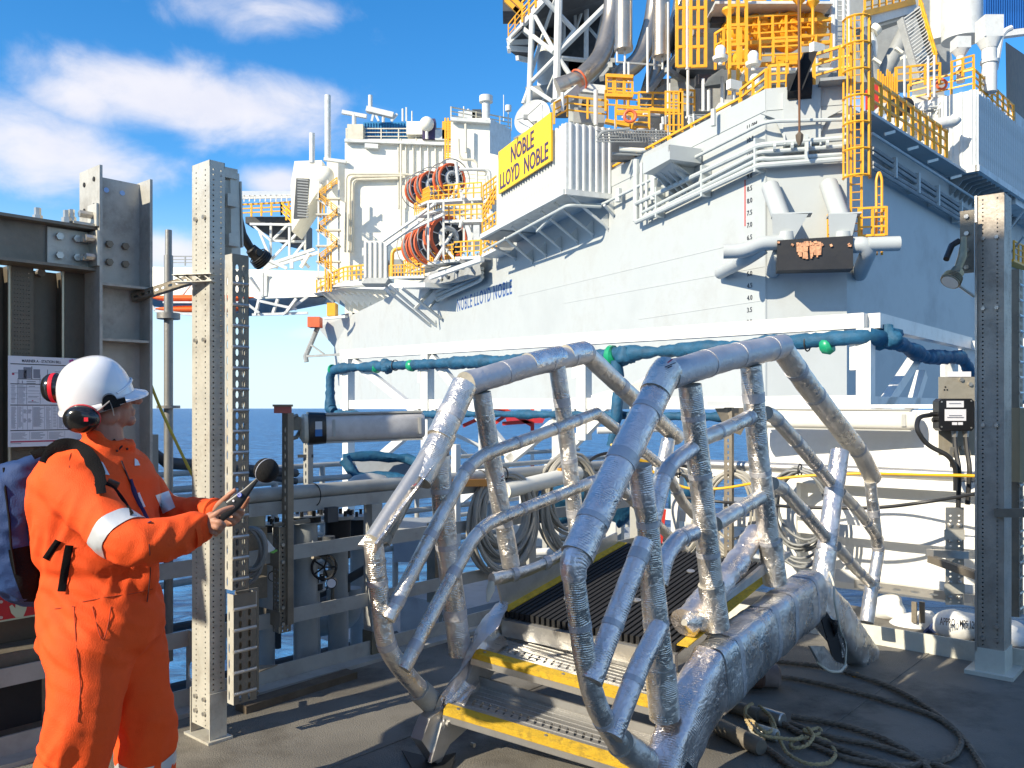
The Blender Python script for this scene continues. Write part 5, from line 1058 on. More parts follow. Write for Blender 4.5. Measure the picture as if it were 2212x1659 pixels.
s_ = MB(); bolt(s_, L1 - ud * .0125 + vd * .06 + UP * (zt_ + .07), -ud, .018, .06); s_.build('bolt', M_stain, bm)
s_ = MB(); q = L1 - ud * .62 + vd * .03 + UP * (zt_ - .02); s_.prism([q, q + ud * .08 - UP * .01, q + ud * .07 - UP * .05], vd * .004); s_.build('metal_tab', M_galv, bm)
# wind wall of folded sheet: every fold is a panel
ww = thing('wind_wall', 'dark folded metal wind wall behind the notice board at the left edge', 'wall', onW(-.6, -.1, .5))
M_wall = mat('wind_wall_steel', (.15, .125, .09), .5, .45, .25, 4, .1, 40, dirt=(.06, .05, .045), dscale=4, damt=.5)
M_wedge = mat('wind_wall_edge', (.55, .48, .34), .35, .6, .1, 6)
s0 = c_s - 1.9; zw0, zw1 = .62, zb_ - .015
k = 0
while s0 < c_s + .1:
    wdt = .13
    s_ = MB(); s_.para(onW(s0, c_off - .14, zw0), ud * wdt, vd * .006, UP * (zw1 - zw0)); s_.build('fold_valley', M_wall, ww)
    s_ = MB(); s_.perf(onW(s0 + wdt, c_off - .14, zw0), vd, UP, .09, zw1 - zw0, [.045], .06, .004, .004, .004) if False else s_.para(onW(s0 + wdt, c_off - .134, zw0), ud * .004, vd * .075, UP * (zw1 - zw0)); s_.build('fold_side', M_wall, ww)
    s_ = MB(); s_.perf(onW(s0 + wdt + .004, c_off - .055, zw0) , ud, UP, .1, zw1 - zw0, [.02 + .0125 * j for j in range(6)], .02, .0022, .0022, .004, .12) if k in (4, 6, 8) else s_.para(onW(s0 + wdt + .004, c_off - .06, zw0), ud * .1, vd * .006, UP * (zw1 - zw0)); s_.build('fold_face', M_wall, ww, smooth=0)
    s_ = MB(); s_.rod(onW(s0 + wdt + .002, c_off - .055, zw0), onW(s0 + wdt + .002, c_off - .055, zw1), .008, 6); s_.build('fold_edge', M_wedge, ww)
    s_ = MB(); s_.para(onW(s0 + wdt + .104, c_off - .134, zw0), ud * .004, vd * .075, UP * (zw1 - zw0)); s_.build('fold_side', M_wall, ww)
    s0 += wdt + .108; k += 1
s_ = MB(); s_.para(onW(c_s - 2.6, c_off - .3, .12), ud * 2.75, vd * .01, UP * .5); s_.para(onW(c_s - 2.6, c_off - .55, .12), ud * 2.7, vd * .01, UP * 2.2); s_.build('back_sheet', M_wall, ww)
for z, nz in ((.72, 2),):
    pass
for x, y in ((85, 590), (175, 593), (172, 745)):
    s_ = MB(); q = WP(x, y, c_off - .12); bolt(s_, q, vd, .02, .03, 8); s_.build('bolt', M_galv_dark, ww)
lowm = thing('pipe_cabinet', 'dark steel cabinet and pipework low behind the worker under the red sign', 'cabinet', onW(-.5, -.1, .1))
for i, (s, w_, h) in enumerate(((-1.2, .35, .42), (-.8, .3, .38), (-.45, .35, .44), (-.05, .3, .40))):
    s_ = MB(); s_.para(onW(s, c_off - .28, .05), ud * w_, vd * .2, UP * h); s_.build('panel', M_galv_dark if i % 2 else M_wall, lowm)
    s_ = MB(); s_.para(onW(s + .04, c_off - .078, .1), ud * (w_ - .08), vd * .01, UP * (h - .12)); s_.build('door', M_blackm, lowm)
s_ = MB(); s_.prism([onW(-7, c_off - .7, -.1), onW(.25, c_off - .7, -.1), onW(1.5, -2.3, -.1), onW(1.2, -4.2, -.1), onW(-7, -4.2, -.1)], UP * 2.42); solo(s_, 'shade_box', M_wall, 'hidden dark box added outboard behind the wind wall to cast shade', 'shade box')  # hidden box added to keep the outboard pipes and rail in shade
# notice board
st = thing('notice_board', 'white notice board headed MARINER A - STATION BILL fixed to the wind wall', 'notice board', WP(96, 965, c_off + .01))
M_board = mat('board_white', (.74, .74, .78), .4, 0, .03, 2); M_ink = mat('board_ink', (.03, .03, .035), .6); M_inkgrey = mat('board_ink_grey', (.22, .23, .27), .6); M_inkred = mat('board_ink_red', (.45, .05, .10), .6); M_pink = mat('board_pink', (.7, .1, .35), .6)
so = c_off + .012; tl = WP(17.5, 768, so); bl = WP(18, 966, so); tr_ = WP(176, 774, so)
BW = (V((tr_.x, tr_.y, 0)) - V((tl.x, tl.y, 0))).length; BH = tl.z - bl.z; bo = V((tl.x, tl.y, bl.z))
s_ = MB(); s_.para(bo, ud * BW, -vd * .004, UP * BH); s_.build('board', M_board, st)
def pr(x0, y0, x1, y1, m, nm='print_line', up_=0):
    """flat print on the board, fractions from the top left corner"""
    s_ = MB(); s_.para(bo + ud * BW * x0 + UP * BH * (1 - y1) , ud * BW * (x1 - x0), vd * (.0008 + up_), UP * BH * (y1 - y0)); return s_.build(nm, m, st, smooth=0)
text('MARINER A - STATION BILL', 'lettering', M_ink, bo + ud * BW * .18 + UP * BH * .935, ud, UP, BW * .53, BH * .03, .001, st)
for (y, h) in ((.083, .010), (.303, .009), (.535, .010), (.815, .010)): pr(.03, y, .97, y + h, M_ink)
pr(.03, .935, .97, .952, M_inkred); pr(.03, .962, .17, .966, M_ink)
s_ = MB(); c_ = bo + ud * BW * .86 + UP * BH * .955 + vd * .001
for k in range(5): a = k * 1.257; s_.tube([c_ + (ud * math.cos(a) + UP * math.sin(a)) * .009, c_ + (ud * math.cos(a) + UP * math.sin(a)) * .009 + vd * .001], .006, 6)
s_.build('emblem', M_pink, st); pr(.9, .043, .95, .049, M_inkgrey)
random.seed(4)
for (x0, y0, x1, y1, m_) in ((.13, .15, .24, .25, M_inkgrey), (.20, .12, .30, .245, M_inkgrey), (.305, .11, .315, .25, M_ink), (.33, .14, .42, .24, M_inkgrey), (.12, .25, .43, .256, M_ink), (.18, .27, .19, .30, M_inkgrey), (.24, .275, .36, .28, M_ink), (.24, .295, .36, .30, M_ink), (.05, .185, .13, .189, M_ink), (.52, .14, .525, .26, M_ink), (.55, .20, .68, .24, M_inkgrey), (.62, .16, .85, .163, M_ink), (.42, .2, .425, .26, M_inkgrey)): pr(x0, y0, x1, y1, m_, 'diagram')
for k in range(5): pr(.115, .265 + k * .008, .145, .268 + k * .008, M_inkgrey); pr(.41, .26 + k * .009, .44, .263 + k * .009, M_inkgrey)
for x in (.12, .24, .42): pr(x, .315, x + .004, .53, M_inkgrey, 'table_line')
for x in (.12, .19, .25, .32, .48, .58, .66, .745, .82, .9): pr(x, .55, x + .003, .81, M_inkgrey, 'table_line')
for x in (.28, .52, .76): pr(x, .83, x + .003, .925, M_inkgrey, 'table_line')
for y in (.345, .41, .47): pr(.03, y, .6, y + .002, M_inkgrey, 'table_line')
for x0, x1, y0, y1, st_, m_ in ((.04, .11, .325, .52, .014, M_inkgrey), (.13, .23, .325, .52, .012, M_inkgrey), (.27, .40, .33, .34, .012, M_ink), (.26, .41, .38, .385, .01, M_inkgrey), (.26, .41, .44, .455, .01, M_inkgrey), (.26, .41, .50, .515, .008, M_inkgrey), (.04, .11, .56, .80, .0105, M_inkgrey), (.13, .185, .56, .79, .011, M_inkgrey), (.2, .245, .59, .63, .009, M_inkgrey), (.26, .31, .59, .63, .009, M_inkgrey), (.2, .245, .69, .73, .009, M_inkgrey), (.26, .31, .69, .73, .009, M_inkgrey), (.33, .47, .565, .78, .0095, M_inkgrey), (.5, .57, .56, .80, .0125, M_inkgrey), (.6, .65, .56, .79, .017, M_inkgrey), (.68, .74, .56, .80, .0115, M_inkgrey), (.76, .81, .58, .8, .013, M_inkgrey), (.04, .26, .845, .92, .011, M_inkgrey), (.3, .5, .845, .92, .011, M_inkgrey), (.54, .75, .845, .92, .012, M_inkgrey)):
    y = y0
    while y < y1: pr(x0, y, x0 + (x1 - x0) * random.uniform(.6, 1), y + .0042, m_); y += st_
pr(.31, .485, .33, .497, M_inkred, 'symbol'); pr(.05, .19, .08, .21, M_inkred, 'symbol')
# red sign with the hand
hs_ = thing('hand_sign', 'red sign with a pale pointing hand beneath the backpack', 'sign', WP(60, 1345, c_off + .02))
rso = c_off + .03; a = WP(0, 1344, rso); b_ = WP(0, 1262, rso); e_ = WP(118, 1330, rso)
o = V((a.x, a.y, a.z)) - ud * .25; wv_ = (V((e_.x, e_.y, 0)) - V((a.x, a.y, 0))).length + .25; hh_ = b_.z - a.z
M_glow = mat('pale_print', (.45, .52, .36), .5); M_signred = mat('sign_red', (.42, .015, .02), .4)
s_ = MB(); s_.para(o, ud * wv_, -vd * .004, UP * hh_); s_.build('panel', M_signred, hs_)
for z in (0.0, .97):
    s_ = MB(); s_.para(o + UP * hh_ * z, ud * wv_, vd * .001, UP * hh_ * .045); s_.build('border', M_glow, hs_, smooth=0)
hp = [(20, 1296), (24, 1293), (29, 1296), (30, 1306), (62, 1302), (63, 1312), (68, 1314), (66, 1324), (56, 1333), (32, 1334), (22, 1320), (22, 1300)]
hp = [(34, 1252 + 42), (40, 1252 + 42), (42, 1310), (52, 1308), (58, 1309), (56, 1318), (50, 1332), (34, 1334), (24, 1324), (20, 1310), (26, 1306), (33, 1314)]
s_ = MB(); s_.prism([WP(x, y, rso + .0005) for x, y in hp], vd * .0015); s_.build('hand', M_glow, hs_, smooth=0)
for x, y in ((2, 1300), (2, 1334), (101, 1325)):
    s_ = MB(); bolt(s_, WP(x, y, rso), vd, .007, .005, 10); s_.build('screw', M_stain, hs_)

# ---- scaffold tube with its rosettes, short angle, yellow line
sc_c = P(364, 800, 4.75); sc_c = V((sc_c.x, sc_c.y, 0)) 
t = thing('scaffold_tube', 'upright galvanised scaffold tube between the big column and the sunlit post', 'scaffold tube', sc_c)
M_scaf = mat('scaffold_galv', (.27, .27, .26), .45, .5, .2, 8, .1, 50, dirt=(.15, .13, .12), dscale=8, damt=.5)
s_ = MB(); s_.tube([sc_c + UP * .2, sc_c + UP * P(0, 552, 4.75).z], .0245, 14); s_.build('tube', M_scaf, t)
s_ = MB(); s_.tube([sc_c + UP * P(0, 556, 4.75).z, sc_c + UP * P(0, 497, 4.75).z], .0185, 12); s_.build('spigot', M_scaf, t)
for y, th in ((683, .032), (879, .016)):
    s_ = MB(); z = P(0, y, 4.75).z; s_.tube([sc_c + UP * (z - th / 2), sc_c + UP * (z + th / 2)], .062, 12); s_.build('rosette', M_scaf, t)
s_ = MB(); s_.box(P(333, 995, 4.9), (.045, .03, .3), .4); solo(s_, 'angle_post', M_greypaint, 'short flat steel upright with two holes left of the scaffold tube, against the sea', 'upright')
s_ = MB(); s_.tube([P(325, 972, 5.4), P(360, 1000, 5.4), P(640, 1022, 6.2), P(640, 1022, 6.2)], .03, 10); s_.tube([P(325, 988, 5.4), P(640, 1040, 6.2)], .024, 10); solo(s_, 'tube_handrail', M_rigdark, 'pair of dark tube rails crossing behind the scaffold tube and sunlit post', 'rail')
s_ = MB(); s_.tube(fillet([P(283, 655, 4.5), P(298, 735, 4.45), P(318, 810, 4.4), P(345, 880, 4.35), P(385, 965, 4.3), P(412, 1020, 4.25), P(436, 1062, 4.22)], .15), .0075, 8); solo(s_, 'yellow_line', mat('yellow_line', (.48, .36, .03), .5), 'thin yellow air line drooping from the big column to the sunlit post', 'line')

# ---- luminaires on slotted uprights
M_lumglass = mat('luminaire_diffuser', (.60, .58, .56), .22, 0, .12, 9, .05, 20, dirt=(.25, .22, .2), dscale=6, damt=.3)
M_lumbody = mat('luminaire_body', (.42, .42, .39), .45, 0, .08, 5)
def luminaire(x0, y0, x1, y1, d0, d1, r, lab, diff=None, black=True):
    a, b_ = P(x0, y0, d0), P(x1, y1, d1); ax = (b_ - a).normalized(); t = thing('luminaire', lab, 'luminaire', a.lerp(b_, .5) - UP * r)
    u1 = ax.cross(UP).normalized(); v1 = u1.cross(ax).normalized(); L_ = (b_ - a).length
    def prof(q, kx, kz): return [q + u1 * math.copysign(abs(math.cos(an)) ** .6, math.cos(an)) * r * kx + v1 * math.copysign(abs(math.sin(an)) ** .6, math.sin(an)) * r * kz for an in [2 * math.pi * j / 24 for j in range(24)]]
    s_ = MB(); s_.loft([prof(a + ax * .165 * L_, .9, .9), prof(a + ax * L_ * .96, .93, .93), prof(a + ax * L_ * .99, .8, .8)]); s_.build('diffuser', diff or M_lumglass, t)
    s_ = MB(); s_.loft([prof(a + ax * L_ * .16 + v1 * r * .02, .96, .98), prof(a + ax * L_ * .97 + v1 * r * .02, .96, .98)], cap=False)
    s_ = MB(); s_.para(a + ax * .17 * L_ + v1 * r * .86 - u1 * r * .8, ax * L_ * .8, u1 * r * 1.6, v1 * r * .12); s_.para(a + ax * .17 * L_ - v1 * r * .98 - u1 * r * .7, ax * L_ * .8, u1 * r * 1.4, v1 * r * .12); s_.build('tray', M_lumbody, t)
    if black:
        s_ = MB(); s_.loft([prof(a + ax * .03 * L_, .86, .95), prof(a + ax * .035 * L_, 1.02, 1.08), prof(a + ax * .17 * L_, .98, 1.02)]); s_.build('end_cap', M_blackp, t)
        s_ = MB(); s_.loft([prof(a - ax * .03 * L_, .5, .6), prof(a - ax * .0 * L_, .85, .95), prof(a + ax * .03 * L_, .9, .96)]); s_.build('cap_cover', M_cream, t)
        s_ = MB(); q = a + ax * .08 * L_ - u1 * 0; nn = V((0, -1, 0)); nn = (nn - ax * nn.dot(ax)).normalized(); w2 = ax.cross(nn)
        s_.para(q + nn * r * 1.03 - UP * r * .5, ax * .055 * L_, nn * .002, UP * r * .45); s_.build('label', mat('label_blue', (.03, .16, .42), .5), t)
        s_ = MB(); s_.para(q + nn * r * 1.03 - UP * r * .05, ax * .055 * L_, nn * .002, UP * r * .5); s_.build('label', mat('label_white', (.55, .58, .6), .5), t)
    for f_ in (.22, .93):
        s_ = MB(); q = a + ax * L_ * f_; nn = V((0, -1, 0)); nn = (nn - ax * nn.dot(ax)).normalized(); s_.para(q + nn * r * .92 - v1 * r * .55, ax * .02 * L_, nn * .006, v1 * r * 1.1); s_.build('clip', M_lumbody, t)
    s_ = MB(); s_.rod(a + ax * L_ * .24 - v1 * 0, a + ax * L_ * .92, r * .3, 10); s_.build('lamp_tube', M_house, t)
    return t
luminaire(655, 926, 915, 918, 5.1, 5.35, .092, 'weatherproof strip luminaire with a black end cap, on the slotted upright above the left guardrail')
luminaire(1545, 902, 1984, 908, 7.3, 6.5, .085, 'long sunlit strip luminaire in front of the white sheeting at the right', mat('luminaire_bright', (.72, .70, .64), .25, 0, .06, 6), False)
def upright(x, y0, d, z0, w, lab, m=M_galv_dark, edge=True):
    q = P(x, y0, d); t = thing('slotted_upright', lab, 'upright', V((q.x, q.y, z0)))
    s_ = MB(); s_.perf(V((q.x, q.y, z0)) - vd * w / 2, vd, UP, w, q.z - z0, [w * .55], .05, .007, .016, .003); s_.build('web', m, t, smooth=0)
    s_ = MB(); s_.para(V((q.x, q.y, z0)) - vd * w / 2, vd * .003, ud * .04, UP * (q.z - z0)); s_.build('flange', M_galv if edge else m, t); s_ = MB(); s_.para(V((q.x, q.y, z0)) + vd * w / 2, vd * .003, ud * .04, UP * (q.z - z0)); s_.build('flange', m, t)
    return t
up1 = upright(615, 892, 4.95, .35, .055, 'brown slotted steel upright with a red tag plate on top, left of the strip luminaire')
s_ = MB(); s_.box(P(611, 885, 4.9), (.10, .012, .04), -.05); tp = s_.build('tag_plate', mat('tag_red', (.42, .12, .10), .5), up1)
text('URN-3-11', 'lettering', mat('tag_grey', (.5, .35, .33), .5), P(598, 888, 4.89), V((1, 0, 0)), UP, .07, .018, .001, tp) if False else None
s_ = MB(); s_.box(P(611, 876, 4.9), (.11, .03, .012), -.05); s_.tube([P(618, 905, 4.95), P(640, 898, 5.05), P(652, 925, 5.1), P(640, 945, 5.05), P(620, 950, 5.0)], .012, 8); s_.box(P(640, 915, 5.05), (.05, .03, .08), .3); s_.build('lamp_bracket', M_galv_dark, up1)
upright(660, 900, 5.6, .6, .05, 'grey slotted upright standing behind the strip luminaire on the outboard side', M_greypaint, False)
s_ = MB(); s_.box(P(660, 985, 5.6), (.1, .02, .02), .3); solo(s_, 'cross_clamp', M_rigdark, 'small dark cross clamp on the grey upright behind the strip luminaire', 'clamp')
upright(1572, 880, 7.3, .3, .07, 'slotted upright carrying the left end of the long strip luminaire')
s_ = MB(); s_.box(P(1553, 872, 7.25), (.2, .02, .045), -.1); solo(s_, 'tag_plate', mat('tag_white', (.6, .62, .62), .5), 'narrow white tag plate on the upright behind the aluminium stile', 'tag plate')
s_ = MB(); s_.prism([P(1545, 882, 7.3), P(1630, 880, 7.3), P(1600, 940, 7.3), P(1570, 930, 7.3)], (.01, .06, 0)); solo(s_, 'hinge_bracket', M_galv_dark, 'dark perforated bracket under the white tag plate behind the stile', 'bracket')
# clamped perforated channel on the left rail
q0 = P(632, 1130, 5.0); t = thing('perforated_channel', 'brown perforated channel clamped to the left guardrail under the slotted upright', 'channel', V((q0.x, q0.y, .25)))
zc0, zc1 = P(0, 1365, 4.95).z, P(0, 1137, 4.95).z; o = V((q0.x, q0.y, zc0)) - vd * .05 - ud * .1
s_ = MB(); s_.perf(o, vd, UP, .07, zc1 - zc0, [.02, .05], .025, .005, .006, .004); s_.build('front', M_galv_dark, t, smooth=0)
s_ = MB(); s_.perf(o + vd * .07, ud, UP, .075, zc1 - zc0, [.02, .055], .025, .005, .006, .004); s_.build('side', M_galv_dark, t, smooth=0)
s_ = MB(); s_.para(o + vd * .066 - ud * .004, vd * .006, ud * .004, UP * (zc1 - zc0)); s_.build('bright_edge', M_wedge, t)
for y in (1175, 1212, 1310, 1345):
    for dx in (.015, .055):
        s_ = MB(); bolt(s_, o + vd * .074 + ud * dx + UP * (P(0, y, 4.95).z - zc0), vd, .011, .01); s_.build('bolt', M_stain, t)
s_ = MB(); s_.bar(P(590, 1134, 4.95), P(668, 1124, 5.05), .05, .02); s_.build('cap_angle', M_galv_dark, t)
s_ = MB(); s_.para(o - vd * .13 + UP * (P(0, 1222, 4.95).z - zc0), vd * .2, -ud * .008, UP * .085); s_.build('clamp_plate', M_galv_dark, t)
s_ = MB(); s_.para(o - vd * .16 + UP * (P(0, 1350, 4.95).z - zc0), vd * .24, -ud * .008, UP * .085); s_.build('clamp_plate', M_galv_dark, t)
# ---- process pipes and valves outboard of the left rail
M_ppipe = mat('process_pipe_paint', (.33, .345, .34), .42, 0, .12, 3, dirt=(.2, .19, .17), dscale=4, damt=.4)
pv = thing('process_pipe', 'big grey process pipe sweeping up through an elbow outboard of the left guardrail', 'pipe', P(659, 1600, 5.8))
s_ = MB(); s_.tube(fillet([P(668, 1760, 5.8), P(665, 1360, 5.8)], .2), .085, 20); s_.build('riser', M_ppipe, pv)
s_ = MB(); s_.tube(fillet([P(665, 1352, 5.8), P(700, 1350, 5.85), P(757, 1335, 5.9), P(757, 1270, 5.9)], .35, 10), .075, 18); s_.build('elbow', M_ppipe, pv)
pv2 = thing('process_pipe', 'grey capped pipe stub and flange outboard of the rail just right of the cable ladder', 'pipe', P(560, 1600, 5.4))
s_ = MB(); s_.tube([P(562, 1760, 5.4), P(562, 1400, 5.4), P(562, 1372, 5.4), P(562, 1350, 5.4), P(562, 1342, 5.4)], [.06, .06, .08, .08, .03], 18); s_.build('stub', M_ppipe, pv2)
s_ = MB(); s_.tube([P(575, 1340, 5.5), P(575, 1255, 5.5)], .05, 16); s_.build('riser', M_ppipe, pv2)
def valve(x, y0, y1, d, r, lab):
    t = thing('flanged_valve', lab, 'valve', P(x, y1, d)); z0, z1 = P(x, y1, d), P(x, y0, d)
    s_ = MB(); s_.tube([z0.lerp(z1, .12), z0.lerp(z1, .88)], r * .8, 18); s_.build('body', M_blackm, t)
    for a, b_ in ((0, .1), (.88, 1)):
        s_ = MB(); s_.tube([z0.lerp(z1, a), z0.lerp(z1, b_)], r, 20); s_.build('flange', M_ppipe, t)
    for k in range(8):
        a = k * math.pi / 4; q = V((math.cos(a) * r * .82, math.sin(a) * r * .82, 0)); s_ = MB(); s_.tube([z0.lerp(z1, .86) + q, z1 + q + UP * .035], .012, 6); s_.build('bolt', M_blackp, t)
    s_ = MB(); s_.tube([z0 - UP * 1.0, z0], r * .62, 14); s_.build('pipe', M_ppipe, t)
valve(730, 1113, 1172, 5.7, .105, 'black bodied flanged valve with studs, just left of the rail post')
valve(775, 1113, 1170, 6.2, .10, 'flanged valve half hidden behind the rail post by the split foil tube')
valve(660, 1112, 1128, 5.4, .12, 'flat grey blind flange right of the slotted upright')
valve(575, 1130, 1150, 5.3, .085, 'small flange with studs beside the coiled grey hose')
valve(670, 1255, 1275, 5.5, .1, 'low dark flange below the guardrail middle rail right of the perforated channel')
s_ = MB(); s_.tube([P(737, 1500, 5.75), P(737, 1185, 5.75)], .05, 16); solo(s_, 'stand_pipe', M_ppipe, 'grey stand pipe with black bands left of the guardrail post', 'pipe')
for y in (1195, 1268):
    s_ = MB(); q = P(737, y, 5.75); s_.tube([q - UP * .03, q + UP * .03], .062, 18); solo(s_, 'rubber_band', M_rubber, ('upper' if y < 1200 else 'lower') + ' black band round the grey stand pipe left of the guardrail post', 'band')
s_ = MB(); s_.tube([P(540, 1140, 5.2), P(540, 1100, 5.2), P(540, 1093, 5.2)], [.09, .095, .07], 18); solo(s_, 'tank_cap', mat('cream_tank', (.42, .40, .31), .5), 'cream cylindrical cap outboard of the rail right of the hands', 'cap')
s_ = MB(); s_.box(P(543, 1215, 5.1), (.14, .12, .42), .8); s_.box(P(548, 1268, 5.0), (.12, .1, .12), .8); solo(s_, 'actuator_box', M_galv_dark, 'dark steel actuator box outboard of the rail behind the coiled hose', 'box')
random.seed(17)
for i in range(26):
    x = random.choice([random.uniform(532, 600), random.uniform(668, 720)]); y = random.uniform(1100, 1330); s_ = MB(); a = random.random(); d = random.uniform(5.15, 5.7)
    if a < .4: s_.rod(P(x, y, d), P(x + random.uniform(15, 40), y + random.uniform(-5, 2), d + .1), random.uniform(.006, .018), 8)
    elif a < .75: s_.tube([P(x, y, d), P(x, y + random.uniform(10, 20), d)], random.uniform(.015, .04), 10)
    else: s_.box(P(x, y, d), (random.uniform(.03, .09), .04, random.uniform(.03, .1)), .8)
    solo(s_, 'pipe_fitting', random.choice([M_blackm, M_ppipe, M_galv_dark, M_rigdark, M_ppipe]), 'small pipe fitting or instrument among the valves outboard of the left guardrail', 'fitting', 'small fittings among the valves')
s_ = MB(); s_.ring(P(700, 1225, 5.35), (.3, -1, .1), .075, .009, 20, 6)
for k in range(5): a = k * 1.257; q = P(700, 1225, 5.35); s_.rod(q, q + V((math.cos(a) * .072, .02 * math.cos(a), math.sin(a) * .072)), .006, 5)
solo(s_, 'valve_handwheel', M_blackm, 'black spoked handwheel right of the perforated channel, outboard of the rail', 'handwheel')
for k, (pts, r, lab) in enumerate((([(600, 1150), (600, 1215), (625, 1230), (700, 1222)], .018, 'small bore grey pipe bending to the black handwheel'), ([(548, 1290), (548, 1330), (600, 1335), (600, 1400)], .022, 'dark bent pipe below the actuator box'), ([(690, 1160), (690, 1200), (720, 1215), (720, 1300)], .016, 'thin bent pipe between blind flange and stand pipe'), ([(675, 1290), (720, 1270), (830, 1205)], .03, 'sloping dark pipe behind the guardrail post'), ([(800, 1060), (800, 1140), (860, 1150), (900, 1150)], .03, 'pale bent pipe behind the split foil tube'))):
    s_ = MB(); s_.tube(fillet([P(x, y, 5.45 + .1 * k) for x, y in pts], .06, 5), r, 10); solo(s_, 'small_pipe', [M_ppipe, M_rigdark, M_galv_dark, M_rigdark, M_greypaint][k], lab, 'pipe')
for k, (x, y, lab) in enumerate(((590, 1245, 'white faced gauge beside the actuator box'), (716, 1260, 'small white faced gauge beside the stand pipe'))):
    s_ = MB(); q = P(x, y, 5.15); s_.tube([q + V((0, .03, 0)), q], .032, 16); o_ = solo(s_, 'pressure_gauge', M_blackp, lab, 'gauge'); s_ = MB(); s_.tube([q, q - V((0, .002, 0))], .027, 16); s_.build('dial', M_board, o_)
s_ = MB(); s_.tube([P(590, 1140, 5.1), P(592, 1180, 5.1)], .004, 5); w_ = solo(s_, 'paper_tag', mat('paper', (.75, .76, .74), .6), 'white printed paper tag with a green corner on the left guardrail', 'tag')
s_ = MB(); s_.prism([P(568, 1164, 4.86), P(574, 1162, 4.86), P(594, 1186, 4.86), P(588, 1194, 4.86), P(568, 1192, 4.86)], (.0, .004, 0)); s_.build('card', MATS['paper'], w_); s_ = MB(); s_.prism([P(582, 1193, 4.858), P(596, 1187, 4.858), P(600, 1190, 4.858), P(590, 1196, 4.858)], (.0, .002, 0)); s_.build('corner', mat('tag_green', (.2, .5, .1), .6), w_)
# coiled grey hose on the cable ladder
def coil(c, ax, rx, rz, r, n, m, lab, cat='cable', spread=.05, seed=1, name='cable_coil', tie=True):
    random.seed(seed); c = V(c); ax = V(ax).normalized(); u1 = ax.cross(UP).normalized(); t = thing(name, lab, cat, c - UP * rz)
    for i in range(n):
        k = 1 - .32 * random.random(); off_ = ax * random.uniform(-spread, spread); sag = random.uniform(-.03, .03)
        pts = []
        for j in range(30):
            a = 2 * math.pi * j / 30; rr = k + .03 * math.sin(a * 2 + i) + .02 * math.sin(3 * a + 2 * i)
            top = UP * rz * (1 - k) * .9
            pts.append(c + off_ * (.4 + .6 * abs(math.sin(a / 2 + i))) + u1 * math.cos(a) * rx * rr + UP * math.sin(a) * rz * rr + top + u1 * sag)
        s_ = MB(); s_.tube(pts, r, 7, closed=True); s_.build('loop', m, t)
    if tie:
        s_ = MB(); s_.ring(c + UP * rz * .98, u1, .05, .006, 14, 5); s_.build('tie', M_rubber, t)
    return t
M_cable = mat('beige_cable', (.36, .34, .29), .5, 0, .1, 6, dirt=(.2, .18, .15), dscale=6, damt=.4)
M_cabled = mat('grey_cable', (.17, .175, .17), .5, 0, .1, 6); M_cabblk = mat('black_cable', (.02, .02, .02), .45)
coil(P(532, 1202, 4.35), (.3, -.95, 0), .092, .15, .011, 4, M_cabled, 'coil of grey hose hanging on the cable ladder beside the sunlit post', 'hose', .03, 2, tie=False)
coil(P(1088, 1132, 6.35), (.62, -.78, 0), .30, .38, .0135, 17, M_cable, 'big coil of beige cable hanging on the guardrail, left one behind the stile', seed=5)
coil(P(1228, 1095, 6.9), (.5, -.85, 0), .27, .42, .0135, 15, M_cable, 'coil of beige cable hanging right beside the big left coil behind the stile', seed=8)
coil(P(1465, 1120, 7.6), (.1, -1, 0), .24, .42, .0135, 14, M_cable, 'coil of beige cable half hidden behind the right handrail of the stile', seed=9)
coil(P(1582, 1120, 7.35), (-.5, -.85, 0), .25, .4, .012, 12, M_cable, 'coil of grey cable on the corner of the rail between two stile posts', seed=12)
coil(P(1728, 1122, 6.85), (-.6, -.8, 0), .27, .40, .012, 9, M_cabled, 'thin loose coil of grey cable hanging in front of the white sheeting', seed=14)
# white wrapped pipe with orange clips along the rail corner
s_ = MB(); s_.tube([P(1090, 1060, 6.3), P(1248, 1022, 6.95), P(1254, 1021, 6.95)], [.062, .062, .03], 16); wp = solo(s_, 'wrapped_pipe', M_house, 'bright white wrapped pipe with orange clips lying along the guardrail behind the stile', 'pipe')
for x, y in ((1130, 1035), (1215, 1014)):
    s_ = MB(); s_.box(P(x, y, 6.5), (.06, .05, .02), .5); s_.build('clip', mat('clip_orange', (.7, .28, .05), .5), wp)
s_ = MB(); s_.bar(P(835, 1045, 5.75), P(1085, 1042, 6.3), .05, .05); solo(s_, 'orange_edge_strip', mat('clip_orange', (.7, .28, .05), .5), 'orange edge guard strip on the guardrail near the split foil tube', 'edge guard')
# cables
def cable(pts, r, m, lab, cat='cable', n=7):
    s_ = MB(); s_.tube(fillet(pts, .3, 6), r, n); return solo(s_, 'loose_cable', m, lab, cat)
cable([P(1320, 960, 7.4), P(1350, 985, 7.3), P(1480, 1058, 7.2), P(1560, 1056, 7.1), P(1700, 1030, 6.6), P(1850, 1022, 6.4), P(2112, 1028, 5.6)], .011, mat('yellow_cable', (.75, .42, .02), .45), 'yellow cable running along the top of the right guardrail')
cable([P(1480, 1075, 7.2), P(1560, 1085, 7.1), P(1750, 1097, 6.3), P(1900, 1098, 6.1), P(2020, 1082, 6.0), P(2112, 1066, 5.6)], .013, M_cabblk, 'black cable sagging across the white sheeting')
cable([P(1490, 1010, 7.4), P(1400, 985, 7.4), P(1300, 975, 7.3), P(1255, 1010, 7.0)], .014, M_cabblk, 'black cable draped over the rail corner behind the stile')
cable([P(1330, 950, 7.3), P(1345, 985, 7.3), P(1400, 1000, 7.4)], .02, MATS['yellow_cable'], 'short yellow plug lead on the rail corner behind the stile')
